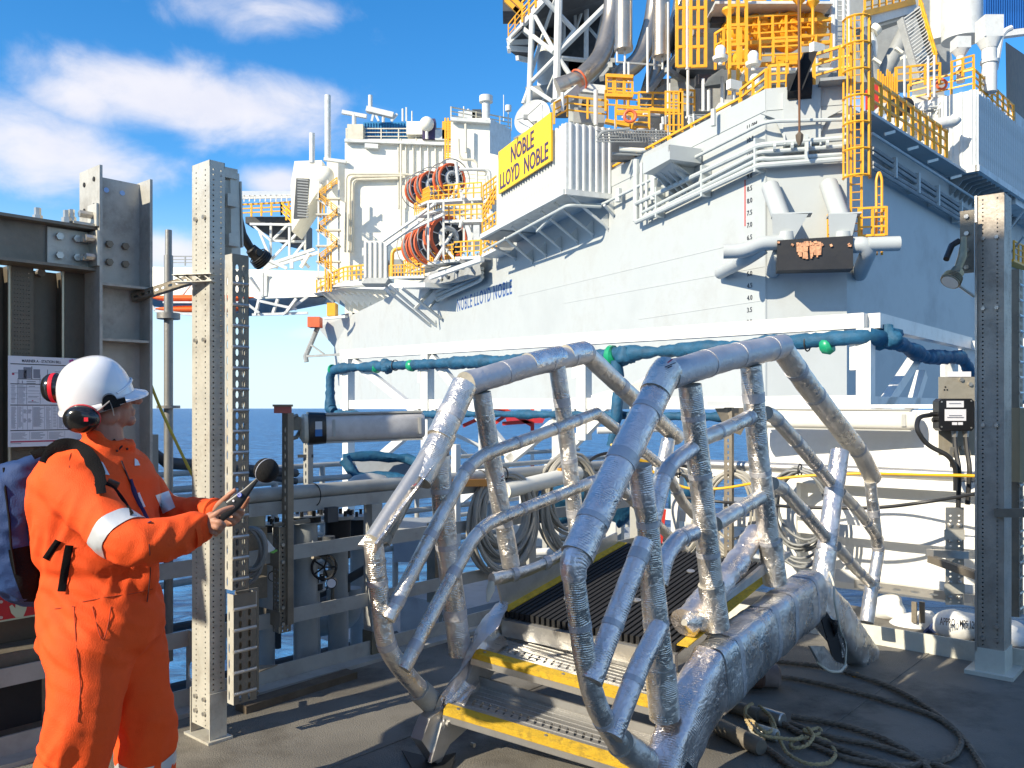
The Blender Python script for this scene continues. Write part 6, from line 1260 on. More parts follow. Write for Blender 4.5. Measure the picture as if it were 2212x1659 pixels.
# ---- white sheeting box at the right
M_sheet = mat('white_sheeting', (.78, .77, .73), .42, 0, .06, 2.5, .5, 7, dirt=(.55, .5, .42), dscale=3, damt=.25)
def sheet(x0, x1, z0, z1, off, lab, nx=46, nz=24, amp=.03, seed=0):
    a, b_ = RP(x0, 1000, off), RP(x1, 1000, off); a.z = b_.z = 0; s_ = MB(); vs = []
    for i in range(nx + 1):
        for j in range(nz + 1):
            p = a.lerp(b_, i / nx) + UP * (z0 + (z1 - z0) * j / nz); n_ = mnoise.noise(V((p.x * 2.2, p.z * 2.6, seed))) + .5 * mnoise.noise(V((p.x * 6, p.z * 3, seed + 4)))
            vs.append(p + ud * n_ * amp * (1.2 - j / nz))
    m = len(vs); vs2 = [q + ud * .01 for q in vs]; fs = []
    for i in range(nx):
        for j in range(nz):
            k = i * (nz + 1) + j; fs.append((k, k + nz + 1, k + nz + 2, k + 1)); fs.append((m + k, m + k + 1, m + k + nz + 2, m + k + nz + 1))
    s_.add(vs + vs2, fs); return solo(s_, 'white_sheeting', M_sheet, lab, 'sheeting', smooth=80)
sheet(1640, 2330, .12, 1.585, -.14, 'white reinforced sheeting hung behind the right guardrail')
s_ = MB(); a = RP(1650, 877, -.16); b_ = RP(2330, 877, -.16); a.z = b_.z = 1.6; s_.para(a, b_ - a, ud * 1.1, UP * .03); solo(s_, 'sheeted_lid', M_sheet, 'white covered lid on top of the sheeted box at the right', 'cover')
# slotted channel along the kerb
s_ = MB(); a, b_ = RP(1845, 1266, .1), RP(2110, 1300, .1); d = (b_ - a); a.z = b_.z = .19; e = (b_ - a).normalized(); s_.perf(a, e, UP, (b_ - a).length, .06, [.06 + .13 * k for k in range(int(((b_ - a).length - .06) / .13))], .06, .03, .008, .004); s_.para(a + UP * .06, b_ - a, ud * .06, UP * .004); solo(s_, 'slotted_channel', M_stain, 'slotted steel channel lying along the foot of the white sheeting', 'channel', smooth=0)
# printed white sacks behind the kerb
def sack(x0, x1, y0, y1, d, lab, seed):
    a = P(x0, y1, d); b_ = P(x1, y0, d); c = (a + b_) / 2; s_ = MB(); s_.sphere(c, ((b_.x - a.x) / 2, .16, (b_.z - a.z) / 2), 30, 18)
    s_.v = [tuple(V(v) + V((1, -1, 1)) * .035 * (mnoise.noise(V(v) * 7 + V((seed, 0, 0))) + .6 * mnoise.noise(V(v) * 15))) for v in s_.v]
    return solo(s_, 'white_sack', M_sheet, lab, 'sack', smooth=80)
sk = sack(2020, 2120, 1316, 1382, 6.0, 'crumpled white sack with black print behind the right kerb', 1)
text('APPRO   MPS 1207', 'lettering', M_ink, P(2030, 1349, 5.82), V((1, .0, -.12)).normalized(), UP, .27, .05, .002, sk)
sack(1925, 2050, 1325, 1378, 6.35, 'crumpled plain white sack at the foot of the white sheeting', 3); sack(2130, 2230, 1340, 1405, 5.9, 'white sack behind the shaded post at the right edge', 6); sack(1880, 1960, 1290, 1340, 6.6, 'folded white cloth behind the kerb near the foil covered foot', 8)
s_ = MB(); s_.prism([P(1990, 1375, 6.1), P(2025, 1340, 6.1), P(2032, 1385, 6.1)], (0, .03, 0)); solo(s_, 'blue_cloth', mat('navy_cloth', (.02, .04, .12), .8), 'small dark blue cloth between the white sacks', 'cloth')
for x in (1975, 1992):
    s_ = MB(); s_.bar(P(x, 1300, 6.2), P(x, 1345, 6.2), .035, .02, ud); solo(s_, 'short_bracket', M_galv_dark, ('left' if x < 1980 else 'right') + ' of two short steel brackets below the slotted channel over the sacks', 'bracket')
# equipment plate, junction box and clamp channel near the right post
ep = thing('equipment_plate', 'beige drilled steel mounting plate left of the shaded post', 'plate', P(2068, 982, 6.0))
pd = 5.95; s_ = MB(); s_.para(P(2028, 984, pd), V((P(2112, 0, pd).x - P(2028, 0, pd).x, 0, 0)), V((0, .006, 0)), UP * (170 / F * pd)); s_.build('plate', mat('beige_plate', (.42, .38, .30), .45, .4, .1, 8, dirt=(.25, .2, .15), dscale=9, damt=.4), ep)
for x, y in ((2076, 820), (2078, 967), (2042, 836), (2046, 842), (2040, 842), (2095, 830)):
    s_ = MB(); bolt(s_, P(x, y, pd - .001), V((0, -1, 0)), .014 if x > 2070 else .006, .012 if x > 2070 else .002, 10); s_.build('bolt' if x > 2070 else 'drilled_hole', M_stain if x > 2070 else M_blackm, ep)
s_ = MB(); s_.para(P(2048, 815, pd), V((.16, 0, 0)), V((0, .004, 0)), UP * .04); s_.build('name_strip', M_board, ep)
jb = thing('junction_box', 'black junction box with white labels on the beige plate', 'junction box', P(2066, 931, 5.9))
s_ = MB(); w0 = (2105 - 2028) / F * 5.85; hz = 70 / F * 5.85; o = P(2028, 931, 5.85); ch = .02
s_.prism([o + V((ch, 0, 0)), o + V((w0 - ch, 0, 0)), o + V((w0, 0, ch)), o + V((w0, 0, hz - ch)), o + V((w0 - ch, 0, hz)), o + V((ch, 0, hz)), o + V((0, 0, hz - ch)), o + V((0, 0, ch))], (0, .085, 0)); s_.build('box', M_blackp, jb)
for (x0, y0, x1, y1, m_) in ((2045, 866, 2082, 880, M_board), (2041, 884, 2087, 909, M_board), (2057, 912, 2068, 918, M_board), (2070, 912, 2080, 918, M_board)):
    s_ = MB(); s_.para(P(x0, y1, 5.848), V(((x1 - x0) / F * 5.85, 0, 0)), V((0, .003, 0)), UP * ((y1 - y0) / F * 5.85)); s_.build('label', m_, jb, smooth=0)
for (x0, y, x1) in ((2050, 898, 2078), (2046, 902, 2082), (2050, 872, 2076)):
    s_ = MB(); s_.para(P(x0, y, 5.844), V(((x1 - x0) / F * 5.85, 0, 0)), V((0, .001, 0)), UP * .004); s_.build('print_line', M_inkgrey, jb, smooth=0)
for x, y in ((2034, 868), (2098, 866), (2034, 922), (2098, 924)):
    s_ = MB(); bolt(s_, P(x, y, 5.848), V((0, -1, 0)), .006, .003, 8); s_.build('screw', M_stain, jb)
for x in (2062, 2086):
    s_ = MB(); s_.tube([P(x, 931, 5.89), P(x, 944, 5.89)], [.024, .018], 8); s_.build('gland', M_stain, jb)
for x in (2016, 2020):
    s_ = MB(); s_.tube([P(2030, 895 + (x - 2016) * 3, 5.89), P(x - 6, 895 + (x - 2016) * 3, 5.89)], .016, 8); s_.build('gland', M_blackp, jb)
cable([P(2062, 944, 5.89), P(2064, 975, 5.85), P(2072, 1010, 5.8), P(2070, 1096, 5.8)], .016, M_cabblk, 'black cable dropping from the left gland of the junction box')
cable([P(2086, 944, 5.89), P(2089, 975, 5.85), P(2095, 1010, 5.8), P(2090, 1090, 5.8)], .016, M_cabblk, 'black cable dropping from the right gland of the junction box')
cable([P(2012, 896, 5.89), P(1985, 900, 5.85), P(1978, 925, 5.8), P(2000, 960, 5.8), P(2050, 985, 5.75), P(2064, 1010, 5.75), P(2064, 1060, 5.75)], .016, M_cabblk, 'black cable looping left out of the junction box and down')
cc_ = thing('clamp_channel', 'stainless perforated channel clamped to the right guardrail with domed bolts', 'channel', P(2062, 1306, 5.9))
zz0, zz1 = P(0, 1306, 5.9).z, P(0, 1096, 5.9).z; o = P(2043, 1306, 5.9); s_ = MB(); s_.perf(o, V((1, 0, 0)), UP, .125, zz1 - zz0, [.033, .092], .035, .008, .006, .004); s_.build('channel', M_stain, cc_, smooth=0)
for y in (1134, 1168, 1195, 1258, 1290):
    for x in (2053, 2073):
        s_ = MB(); q = P(x, y, 5.895); s_.sphere(q, (.016, .012, .016), 10, 6); s_.build('bolt', M_stain, cc_)
for y in (1155, 1272):
    s_ = MB(); q = P(2040, y, 5.885); s_.para(q - UP * .035, V((.14, 0, 0)), V((0, .004, 0)), UP * .07); s_.build('clamp_plate', M_galv, cc_)
s_ = MB(); s_.perf(P(2052, 1010, 5.85), V((1, 0, 0)), UP, .05, .14, [.025], .04, .009, .008, .003); s_.build('strap', M_stain, cc_, smooth=0)
ar = thing('support_arm', 'steel support arm reaching from the shaded post to the clamped channel', 'arm', P(2040, 1200, 5.7))
s_ = MB(); s_.bar(P(2008, 1195, 5.7), P(2084, 1198, 5.85), .06, .05); s_.build('shelf', M_stain, ar); s_ = MB(); s_.bar(P(2010, 1207, 5.7), P(2115, 1245, 5.3), .05, .045); s_.build('brace', M_galv_dark, ar)
s_ = MB(); s_.bar(P(2150, 1108, 5.1), P(2260, 1108, 4.9), .04, .05); solo(s_, 'side_strut', M_galv_dark, 'horizontal slotted strut leaving the shaded post to the right', 'strut')
s_ = MB(); s_.box(P(2200, 960, 5.4), (.16, .2, .46), .2); solo(s_, 'beige_panel', mat('beige_panel', (.32, .26, .15), .5), 'beige steel box behind the shaded post at the right edge', 'box')

# ---- white lifting frame with the blue wrapped hose, beyond the rail
fr = thing('pipe_rack', 'long white box framed rack beyond the railing carrying the blue wrapped hose', 'rack', V((3.51, 8.5, .5)))
K0 = V((3.51, 8.5, 0)); zt = 2.47
def fpt(s, z, v=0): return K0 - vd * s + ud * v + UP * z
def fbar(a, b_, w, h, nm='beam', m=None):
    s_ = MB(); s_.bar(a, b_, w, h); return s_.build(nm, m or M_white, fr)
FL = 8.3
fbar(fpt(0, zt), fpt(FL, zt), .12, .15, 'top_beam'); fbar(fpt(-.06, zt, .06), fpt(-.06, zt - .02, 3.7), .12, .15, 'top_beam')
fbar(fpt(0, 1.66), fpt(FL, 1.66), .1, .14, 'lower_beam'); fbar(fpt(0, 1.66, .06), fpt(0, 1.66, 6), .1, .12, 'lower_beam')
for s, z0 in ((0, 1.5), (3.45, 1.2), (6.3, .6), (8.15, -.3)):
    s_ = MB(); s_.bar(fpt(s, z0), fpt(s, zt - .08), .14, .14, ud); s_.build('post', M_white, fr)
    s_ = MB(); s_.bar(fpt(s + .1, 1.98), fpt(s + .1, 2.3), .06, .16, ud); s_.build('lug', M_white, fr)
for a, b_ in (((3.3, 1.7), (.2, 2.4)), ((3.6, 1.7), (6.1, 2.4)) if False else ((8.0, 2.35), (6.35, 1.45)), ((6.2, 2.35), (4.6, .9)), ((3.6, 1.62), (5.6, .3)), ((1.9, 2.2), (3.4, 1.5)), ((3.3, 1.0), (2.0, 2.0)) if False else ((6.1, 1.6), (7.6, .7)), ((3.2, 1.5), (4.4, .5))):
    fbar(fpt(*a), fpt(*b_), .09, .12, 'diagonal')
fbar(fpt(0, 1.5, .3), fpt(0, 2.2, 1.7), .1, .12, 'diagonal'); fbar(fpt(-.05, .6, 3.7), fpt(-.05, 2.45, 3.7), .14, .14, 'post'); fbar(fpt(-.02, .6, 2.9), fpt(-.02, 2.3, 2.9), .12, .12, 'post')
fbar(fpt(0, 2.0, 1.9), fpt(-.0, 1.1, 1.0), .1, .12, 'diagonal'); fbar(fpt(-.05, 2.42, 3.7), fpt(-1.6, 2.42, 3.7), .1, .12, 'top_beam'); fbar(fpt(-1.6, 1.3, 3.7), fpt(-1.6, 2.45, 3.7), .12, .12, 'post')
fbar(fpt(2.6, .75), fpt(FL, .75), .07, .08, 'lower_beam')
for s in (3.9, 5.2): fbar(fpt(s, -.2), fpt(s, 1.6), .1, .1, 'post')
# hose: wobbly wrapped tube with knots and ties
def wrapped(pts, r, lab, seed=0):
    random.seed(seed); q = dense(fillet(pts, .25, 6), .055); rs = []
    for i, p in enumerate(q): rs.append(r * (1 + .42 * mnoise.noise(p * 2.6 + V((seed, 0, 0))) + .34 * mnoise.noise(p * 13)))
    s_ = MB(); s_.tube(q, rs, 14, jit=.07); o = solo(s_, 'blue_wrapped_hose', M_bluewrap, lab, 'hose', smooth=70); return o, q
hz_ = 2.27
ho, hq = wrapped([fpt(.9, 1.4, -.12) if False else fpt(8.4, 1.55, -.1), fpt(8.5, 1.6, -.1), fpt(8.5, 2.2, -.1), fpt(8.2, hz_ - .02, -.1), fpt(5, hz_ - .03, -.1), fpt(3, hz_ - .02, -.1), fpt(1.2, hz_, -.1), fpt(-.05, hz_ + .04, -.1), fpt(-.14, hz_ + .02, .4), fpt(-.14, hz_ - .1, 1.5), fpt(-.14, hz_ - .03, 3.1), fpt(-.14, hz_ - .2, 3.5), fpt(-.14, 1.75, 3.55)], .078, 'long hose wrapped in blue tarpaulin slung under the white frame', 3)
s_ = MB()
for s in (.55, .95): s_.ring(fpt(s, hz_, -.1), vd, .085, .008, 14, 5)
for s in (1.9, 4.2, 5.6, 6.9): s_.ring(fpt(s, hz_ - .02, -.1), vd, .08, .007, 14, 5)
s_.build('tie', M_rubber, ho)
for s, w_, r in ((2.96, .12, .13), (.35, .11, .088), (6.55, .12, .085), (7.35, .1, .088), (8.45, .07, .08)):
    s_ = MB(); s_.tube([fpt(s - w_ / 2, hz_ - .03, -.1), fpt(s - w_ / 4, hz_ - .04, -.1), fpt(s + w_ / 4, hz_ - .03, -.1), fpt(s + w_ / 2, hz_ - .03, -.1)], [r * .8, r, r, r * .75], 14); s_.build('green_tape', M_green, ho)
for (s, z, v, R_) in ((-.14, hz_ + .02, .25, .13), (2.75, hz_ - .05, -.12, .12), (7.1, hz_ - .03, -.1, .11)):
    s_ = MB(); s_.sphere(fpt(s, z, v), (R_, R_, R_ * .95), 16, 10); s_.v = [tuple(V(v_) + (V(v_) - fpt(s, z, v)) * (.5 * mnoise.noise(V(v_) * 9) + .4 * mnoise.noise(V(v_) * 22))) for v_ in s_.v]; s_.build('knot', M_bluewrap, ho, smooth=70)
wrapped([fpt(8.35, 1.52, -.1), fpt(7.5, 1.5, -.1), fpt(5.5, 1.52, -.08), fpt(3.2, 1.52, -.08), fpt(1.2, 1.5, .0)], .05, 'lower run of blue wrapped hose under the lower beam of the white frame', 5)
wrapped([fpt(2.86, hz_ - .1, -.15), fpt(2.84, 1.9, -.15), fpt(2.82, 1.5, -.2), fpt(2.9, 1.15, -.2)], .058, 'blue wrapped hose hanging down between the two handrails of the stile', 7)
def tarp(cx, cy, d, w_, h_, lab, seed, dep=.25):
    s_ = MB(); s_.sphere(P(cx, cy, d), (w_ / 2, dep, h_ / 2), 26, 14); s_.v = [tuple(V(v_) + V((1, .6, 1)) * .13 * (mnoise.noise(V(v_) * 3 + V((seed, 0, 0))) + .5 * mnoise.noise(V(v_) * 8))) for v_ in s_.v]
    return solo(s_, 'blue_tarpaulin', M_bluewrap, lab, 'tarpaulin', smooth=60)
s_ = MB(); s_.tube(dense([P(742, 990, 8.2), P(800, 984, 8.3), P(880, 992, 8.4), P(905, 1000, 8.2)], .1), .045, 9, jit=.25); s_.tube(dense([P(742, 992, 8.2), P(770, 1030, 8.2), P(880, 1038, 8.2)], .1), [.06] * len(dense([P(742, 992, 8.2), P(770, 1030, 8.2), P(880, 1038, 8.2)], .1)), 9, jit=.3); solo(s_, 'blue_tarpaulin', M_bluewrap, 'blue tarpaulin strips wound round the white box under the strip luminaire', 'tarpaulin', smooth=60)
s_ = MB(); s_.prism([P(765, 996, 8.5), P(900, 998, 8.5), P(895, 1032, 8.5), P(780, 1030, 8.5)], (0, .6, 0)); solo(s_, 'white_box', M_lowdeck, 'pale box wrapped with blue tarpaulin beyond the left rail', 'box')
s_ = MB(); s_.tube([P(798, 1075, 7.6), P(798, 1040, 7.6), P(798, 1028, 7.6), P(798, 1022, 7.6)], [.2, .2, .14, .03], 18); solo(s_, 'white_dome', M_greypaint, 'pale domed vent beyond the left rail under the blue tarpaulin', 'vent')
tarp(1215, 1080, 7.8, .62, .36, 'blue tarpaulin bundle behind the beige cable coils', 2); tarp(1335, 1085, 8.6, .4, .4, 'blue tarpaulin bundle left of the right handrail of the stile', 6); tarp(1475, 1060, 8.8, .3, .5, 'blue tarpaulin bundle seen between the near stile posts', 9)
s_ = MB(); s_.prism([P(1402, 1085, 7.4), P(1440, 1100, 7.4), P(1430, 1175, 7.4), P(1404, 1160, 7.4)], (0, .03, 0)); s_.v = [tuple(V(v_) + V((.02, .02, .02)) * mnoise.noise(V(v_) * 9)) for v_ in s_.v]; solo(s_, 'red_cloth', mat('red_cloth', (.55, .03, .02), .7), 'small red cloth hanging on the rail behind the near stile tube', 'cloth')
# pale equipment seen through the stile beyond the corner
for i, (x0, y0, x1, y1, d, m_) in enumerate(((1060, 1180, 1200, 1260, 9.5, M_lowdeck), (1215, 1130, 1330, 1240, 9.8, M_white), (1330, 1160, 1480, 1260, 9.6, M_lowdeck), (850, 1140, 960, 1215, 8.5, M_lowdeck), (1480, 1180, 1640, 1260, 9, M_white), (1110, 1120, 1180, 1180, 9.5, M_white), (1600, 1090, 1650, 1200, 9.4, M_lowdeck))):
    s_ = MB(); s_.para(*bx(x0, y0, x1, y1, d, .8)); solo(s_, 'deck_box', m_, ['pale box left of the beige coil behind the stile', 'white box behind the right coil and lower handrail', 'grey box low behind the near stile post', 'grey box beyond the rail left of the perforated strut', 'white box behind the right hand stile posts', 'small white box above the pale box behind the coils', 'narrow grey box beside the white sheeting'][i], 'box')
for k_, (x, y0, y1, d) in enumerate(((1180, 1080, 1250, 9), (1130, 1060, 1260, 9.2), (1340, 1060, 1250, 9.3), (1300, 1120, 1240, 9.0), (1500, 1100, 1250, 8.9), (1640, 900, 1240, 9.5), (985, 960, 1180, 7.8))):
    s_ = MB(); s_.bar(P(x, y0, d), P(x, y1, d), .06, .06, ud); solo(s_, 'slim_post', M_white if x % 20 else M_greypaint, 'slim pale post beyond the rail, ' + ['between the two beige coils', 'behind the left beige coil', 'behind the blue bundle left of the near handrail', 'right of the second coil over the white box', 'between the near stile posts', 'tall one beside the white sheeting', 'behind the split foil tube'][k_], 'post')
for k, (x0, y0, x1, y1, d) in enumerate(((1080, 1200, 1330, 1180, 8.6), (1330, 1190, 1640, 1215, 8.6), (1060, 1120, 1290, 1105, 8.9), (1290, 930, 1460, 925, 9.6), (1480, 1130, 1650, 1140, 8.8))):
    s_ = MB(); s_.tube([P(x0, y0, d), P(x1, y1, d)], .04, 10); solo(s_, 'tube_rail', M_white, 'horizontal pale tube beyond the rail, ' + ['lowest one behind the beige coils', 'low one behind the near stile posts', 'upper one behind the beige coils', 'against the sea above the rail corner', 'behind the corner cable coil'][k], 'rail')
upright(955, 905, 7.0, -.3, .08, 'dark slotted upright between the foil tube and the beige coil')
s_ = MB(); s_.bar(P(941, 1130, 6.6), P(941, 1300, 6.6), .09, .1, ud); solo(s_, 'dark_channel', M_galv_dark, 'dark perforated channel behind the lower foil tube of the left handrail', 'channel')
# red and white lattice boom and the distant supply vessel
rb = thing('lattice_boom', 'red and white lattice boom far beyond the white frame', 'boom', P(1150, 1040, 14))
for (x0, y0, x1, y1, m_) in ((1150, 880, 1150, 930, M_red), (1150, 930, 1150, 1005, M_rigwhite), (1150, 1005, 1150, 1040, M_red), (1090, 884, 1148, 918, M_red), (1095, 896, 1060, 920, M_red), (1085, 915, 1148, 910, M_red), (1000, 920, 1040, 902, M_red), (980, 960, 1010, 985, M_rigwhite), (995, 1010, 1035, 994, M_red), (985, 940, 1040, 965, M_rigwhite), (1050, 880, 1090, 885, M_red)):
    s_ = MB(); s_.bar(P(x0, y0, 14), P(x1, y1, 14), .06, .06); s_.build('member', m_, rb)
sv = thing('supply_vessel', 'distant red hulled supply vessel with green deck house on the sea', 'ship', P(1130, 915, 1250))
dv = 1300; s_ = MB(); s_.prism([P(1090, 899, dv), P(1180, 899, dv), P(1172, 914, dv), P(1096, 914, dv)], (0, 16, 0)); s_.build('hull', mat('ship_red', (.45, .02, .03), .5), sv)
s_ = MB(); s_.prism([P(1110, 888, dv), P(1172, 888, dv), P(1174, 899, dv), P(1110, 899, dv)], (0, 12, 0)); s_.build('deck_house', mat('ship_green', (.05, .45, .20), .5), sv)
s_ = MB(); s_.prism([P(1150, 880, dv), P(1168, 880, dv), P(1168, 888, dv), P(1150, 888, dv)], (0, 10, 0)); s_.build('bridge', M_rigwhite, sv)
s_ = MB(); s_.sphere(P(873, 921, 1500), (14, 5, 1.2), 10, 5); wk = s_.build('boat_wake', M_house, None); tag(wk, 'thin white wake of a far boat on the sea left of the frame', 'wake')

# ------------------------------------------------------------------ things lying on the deck at the right
M_wire = mat('steel_wire_rope', (.21, .165, .12), .65, .2, .3, 20, .5, 160, dirt=(.10, .08, .06), dscale=8, damt=.5)
def wirerope(pts, r, lab, seed=0, grp=None):
    """three visible strands twisted round one another"""
    q = dense(fillet([G(x, y, r + .004 + (z if z else 0)) for x, y, z in pts], .5, 10), .02); t = thing('wire_sling', lab, 'wire rope', q[0], grp)
    for k in range(3):
        out_ = []; L_ = 0
        for i, p in enumerate(q):
            if i: L_ += (p - q[i - 1]).length
            tt = (q[min(i + 1, len(q) - 1)] - q[max(i - 1, 0)]).normalized(); x_ = tt.cross(UP).normalized(); a = L_ / .11 * 2 * math.pi + k * 2.094
            out_.append(p + (x_ * math.cos(a) + UP * math.sin(a)) * r * .5)
        s_ = MB(); s_.tube(out_, r * .62, 6); s_.build('strand', M_wire, t)
    return t
def wr(pts, r, lab, s=0): return wirerope([(x, y, 0) for x, y in pts], r * .85, lab, s)
wr([(1550, 1420), (1680, 1428), (1800, 1442), (1920, 1480), (2010, 1530), (2090, 1600), (2140, 1690)], .017, 'outermost wire sling curving from the foil covered foot to the right corner')
wr([(1560, 1450), (1720, 1465), (1830, 1490), (1930, 1518), (2020, 1545), (2085, 1592), (2060, 1640), (1960, 1655), (1900, 1650)], .016, 'wire sling making the wide loop round the bare patch of deck')
wr([(1710, 1548), (1800, 1560), (1900, 1590), (1990, 1640), (2030, 1700)], .018, 'thick wire sling leading from the shiny ferrule')
wr([(1705, 1562), (1790, 1592), (1880, 1606), (1960, 1630), (2060, 1665)], .016, 'second wire sling beside the one from the shiny ferrule')
wr([(1650, 1540), (1740, 1590), (1820, 1620), (1920, 1650), (1990, 1700)], .018, 'wire sling starting at the rope lashed eye')
wr([(1655, 1615), (1700, 1650), (1760, 1700)], .018, 'short wire sling leaving the dark sleeve at the bottom edge')
wr([(1730, 1600), (1830, 1640), (1930, 1655), (2040, 1690)], .015, 'thin wire sling crossing under the knotted rope')
def sleeve(x0, y0, x1, y1, r, m, lab):
    a, b_ = G(x0, y0, r), G(x1, y1, r); s_ = MB(); d = (b_ - a); s_.tube([a, a + d * .04, a + d * .96, b_], [r * .8, r, r, r * .85], 18); return solo(s_, 'ferrule', m, lab, 'ferrule')
sleeve(1640, 1540, 1692, 1556, .036, M_stain, 'shiny steel ferrule on the thick wire sling'); sleeve(1560, 1518, 1640, 1545, .035, M_galv_dark, 'dull ferrule under the lashing rope'); sleeve(1545, 1565, 1645, 1615, .04, M_galv_dark, 'long dark sleeve pointing to the bottom edge'); sleeve(1620, 1572, 1680, 1590, .03, M_galv, 'pale steel ferrule behind the lashing rope')
def spool(x, y, d, lab, m):
    c = G(x, y, 0); s_ = MB(); ax = V((1, -.15, 0)).normalized(); c = V((c.x, c.y, .065)); s_.tube([c - ax * .055, c - ax * .04, c + ax * .04, c + ax * .055], [.05, .065, .065, .045], 16); return solo(s_, 'chock', m, lab, 'chock')
M_rust = mat('rusty_iron', (.10, .055, .04), .7, .2, .3, 9, .3, 60)
spool(1600, 1488, 0, 'left dark iron chock of the row under the foil duct', M_rust); spool(1630, 1486, 0, 'middle rusty iron chock of the row under the foil duct', M_rust); spool(1664, 1484, 0, 'right pale end chock of the row under the foil duct', mat('pale_rust', (.28, .22, .20), .7, .2, .3, 9))
M_rope = mat('sisal_rope', (.46, .35, .18), .85, 0, .15, 40, .5, 200)
rt = thing('lashing_rope', 'knotted sisal rope lying over the wire slings at the bottom', 'rope', G(1700, 1590))
def ropepart(pts, r=.0085, nm='strand'):
    q = dense(fillet([G(x, y, z) for x, y, z in pts], .08, 6), .012)
    for k in range(2):
        out_ = []; L_ = 0
        for i, p in enumerate(q):
            if i: L_ += (p - q[i - 1]).length
            tt = (q[min(i + 1, len(q) - 1)] - q[max(i - 1, 0)]).normalized(); x_ = tt.cross(UP).normalized(); yy = x_.cross(tt); a = L_ / .05 * 2 * math.pi + k * math.pi
            out_.append(p + (x_ * math.cos(a) + yy * math.sin(a)) * r * .5)
        s_ = MB(); s_.tube(out_, r * .72, 6); s_.build(nm, M_rope, rt)
ropepart([(1625, 1520, .05), (1608, 1530, .09), (1612, 1560, .08), (1640, 1590, .06), (1720, 1598, .04), (1745, 1592, .03)]); ropepart([(1640, 1525, .07), (1668, 1550, .06), (1680, 1590, .04), (1700, 1630, .03), (1745, 1652, .02), (1790, 1650, .02), (1808, 1630, .02), (1790, 1600, .02), (1750, 1588, .03), (1735, 1575, .05)])
ropepart([(1735, 1590, .04), (1705, 1605, .02), (1712, 1618, .02), (1742, 1612, .03), (1760, 1590, .05), (1745, 1572, .05)]); ropepart([(1612, 1545, .09), (1630, 1562, .09), (1655, 1585, .06), (1672, 1575, .05), (1664, 1555, .05)]); ropepart([(1755, 1590, .03), (1775, 1582, .02), (1770, 1572, .02), (1745, 1578, .04)])
s_ = MB(); q = G(1848, 1462); s_.box(q + UP * .012, (.035, .02, .024), .4); solo(s_, 'yellow_scrap', M_yellow, 'tiny yellow scrap lying on the deck among the wire slings', 'scrap')
s_ = MB(); q = [G(868, 1625, .0), G(940, 1642, .0), G(985, 1630, .03), G(975, 1665, .0), G(900, 1680, .02)]; s_.prism([p + UP * .004 for p in q], UP * .006); solo(s_, 'rubber_mat', M_rubber, 'torn black rubber mat under the near foot of the stile', 'mat')
s_ = MB(); a = G(520, 1530, .02); b_ = G(760, 1455, .02); s_.bar(a, b_, .1, .04); solo(s_, 'timber_batten', mat('dark_timber', (.10, .075, .05), .8, 0, .3, 9, .3, 40), 'dark timber batten lying along the left kerb', 'batten')
s_ = MB(); q = P(548, 1470, 4.55); s_.para(P(510, 1455, 4.5), V((.12, .02, .0)), V((.06, .12, 0)), UP * .006); s_.tube([P(518, 1462, 4.45), P(535, 1480, 4.4), P(555, 1498, 4.35)], .012, 6); solo(s_, 'foot_plate', M_galv_dark, 'dark steel foot plate at the base of the cover plate by the kerb', 'plate')
s_ = MB(); c_ = P(402, 1455, 4.6); s_.perf(V((c_.x, c_.y, P(0, 1530, 4.6).z)), vd, UP, .1, (1530 - 1360) / F * 4.6, [.05], .14, .03, .05, .01); solo(s_, 'gate_frame', M_galv, 'small steel frame with square openings low behind the sunlit post', 'frame', smooth=0)
s_ = MB(); c_ = P(371, 1195, 4.65)
for k in range(6): s_.ring(c_ + UP * .008 * k, (0.05 * (k % 3 - 1), 0, 1), .078 + .003 * (k % 2), .004, 20, 5)
solo(s_, 'wire_lashing', M_galv, 'turns of pale wire lashed round the guardrail post left of the sunlit post', 'lashing')
# ------------------------------------------------------------------ the foil wrapped access stile (leaning a little on its foot)
sv_ = V((.78, -.625, 0)).normalized(); sA = P(930, 1640, 3.9)
SL = Plane(sA, sv_); SR = Plane(sA + sv_ * 1.05, sv_)
stile = thing('access_stile', 'aluminium access stile with yellow nosed steps, its handrails lagged in silver foil', 'stile', sA)
su = V((.618, .770, .159)).normalized(); sw = su.cross(sv_).normalized() * -1
if sw.z < 0: sw = -sw
random.seed(31)
M_lagin = mat('lagging_foam', (.36, .34, .29), .9, 0, .15, 12, .4, 60)
def foil(pl, pts, r, name='handrail', mat_=None, tapes=(), off=0.0, fil=.06, jit=.022, r1=None, ends=True, seed=None, n=22, tape=True):
    q = [pl(x, y, off) for x, y in pts]
    f_ = dense(fillet(q, fil, 5) if len(q) > 2 else q, .022)
    rs = []; m = len(f_)
    for i, p in enumerate(f_):
        rr = r + ((r1 - r) * i / (m - 1) if r1 else 0); rs.append(rr * (1 + .035 * mnoise.noise(p * 9) + .018 * mnoise.noise(p * 31)))
    s_ = MB(); s_.tube(f_, rs, n, jit=jit * .4); s_.mi[-1] = s_.mi[-2] = 1; o = s_.build(name, [mat_ or M_foil, M_lagin], stile, smooth=70)
    if tape:
        L_ = sum((b_ - a).length for a, b_ in zip(f_, f_[1:])); acc = 0; marks = list(tapes) or []
        if not tapes:
            t_ = random.uniform(.12, .25)
            while t_ < L_ - .08: marks.append(t_); t_ += random.uniform(.22, .42)
        for t_ in marks:
            acc = 0
            for i in range(1, m - 2):
                acc += (f_[i] - f_[i - 1]).length
                if acc >= t_:
                    k = random.choice((2, 2, 3)); seg = f_[i:i + k]; 
                    if len(seg) < 2: break
                    tt = MB(); tt.tube(seg, [rs[min(i + j, m - 1)] * 1.018 + .0012 for j in range(len(seg))], n); tt.build('tape_band', M_tape, o, smooth=70); break
    return o
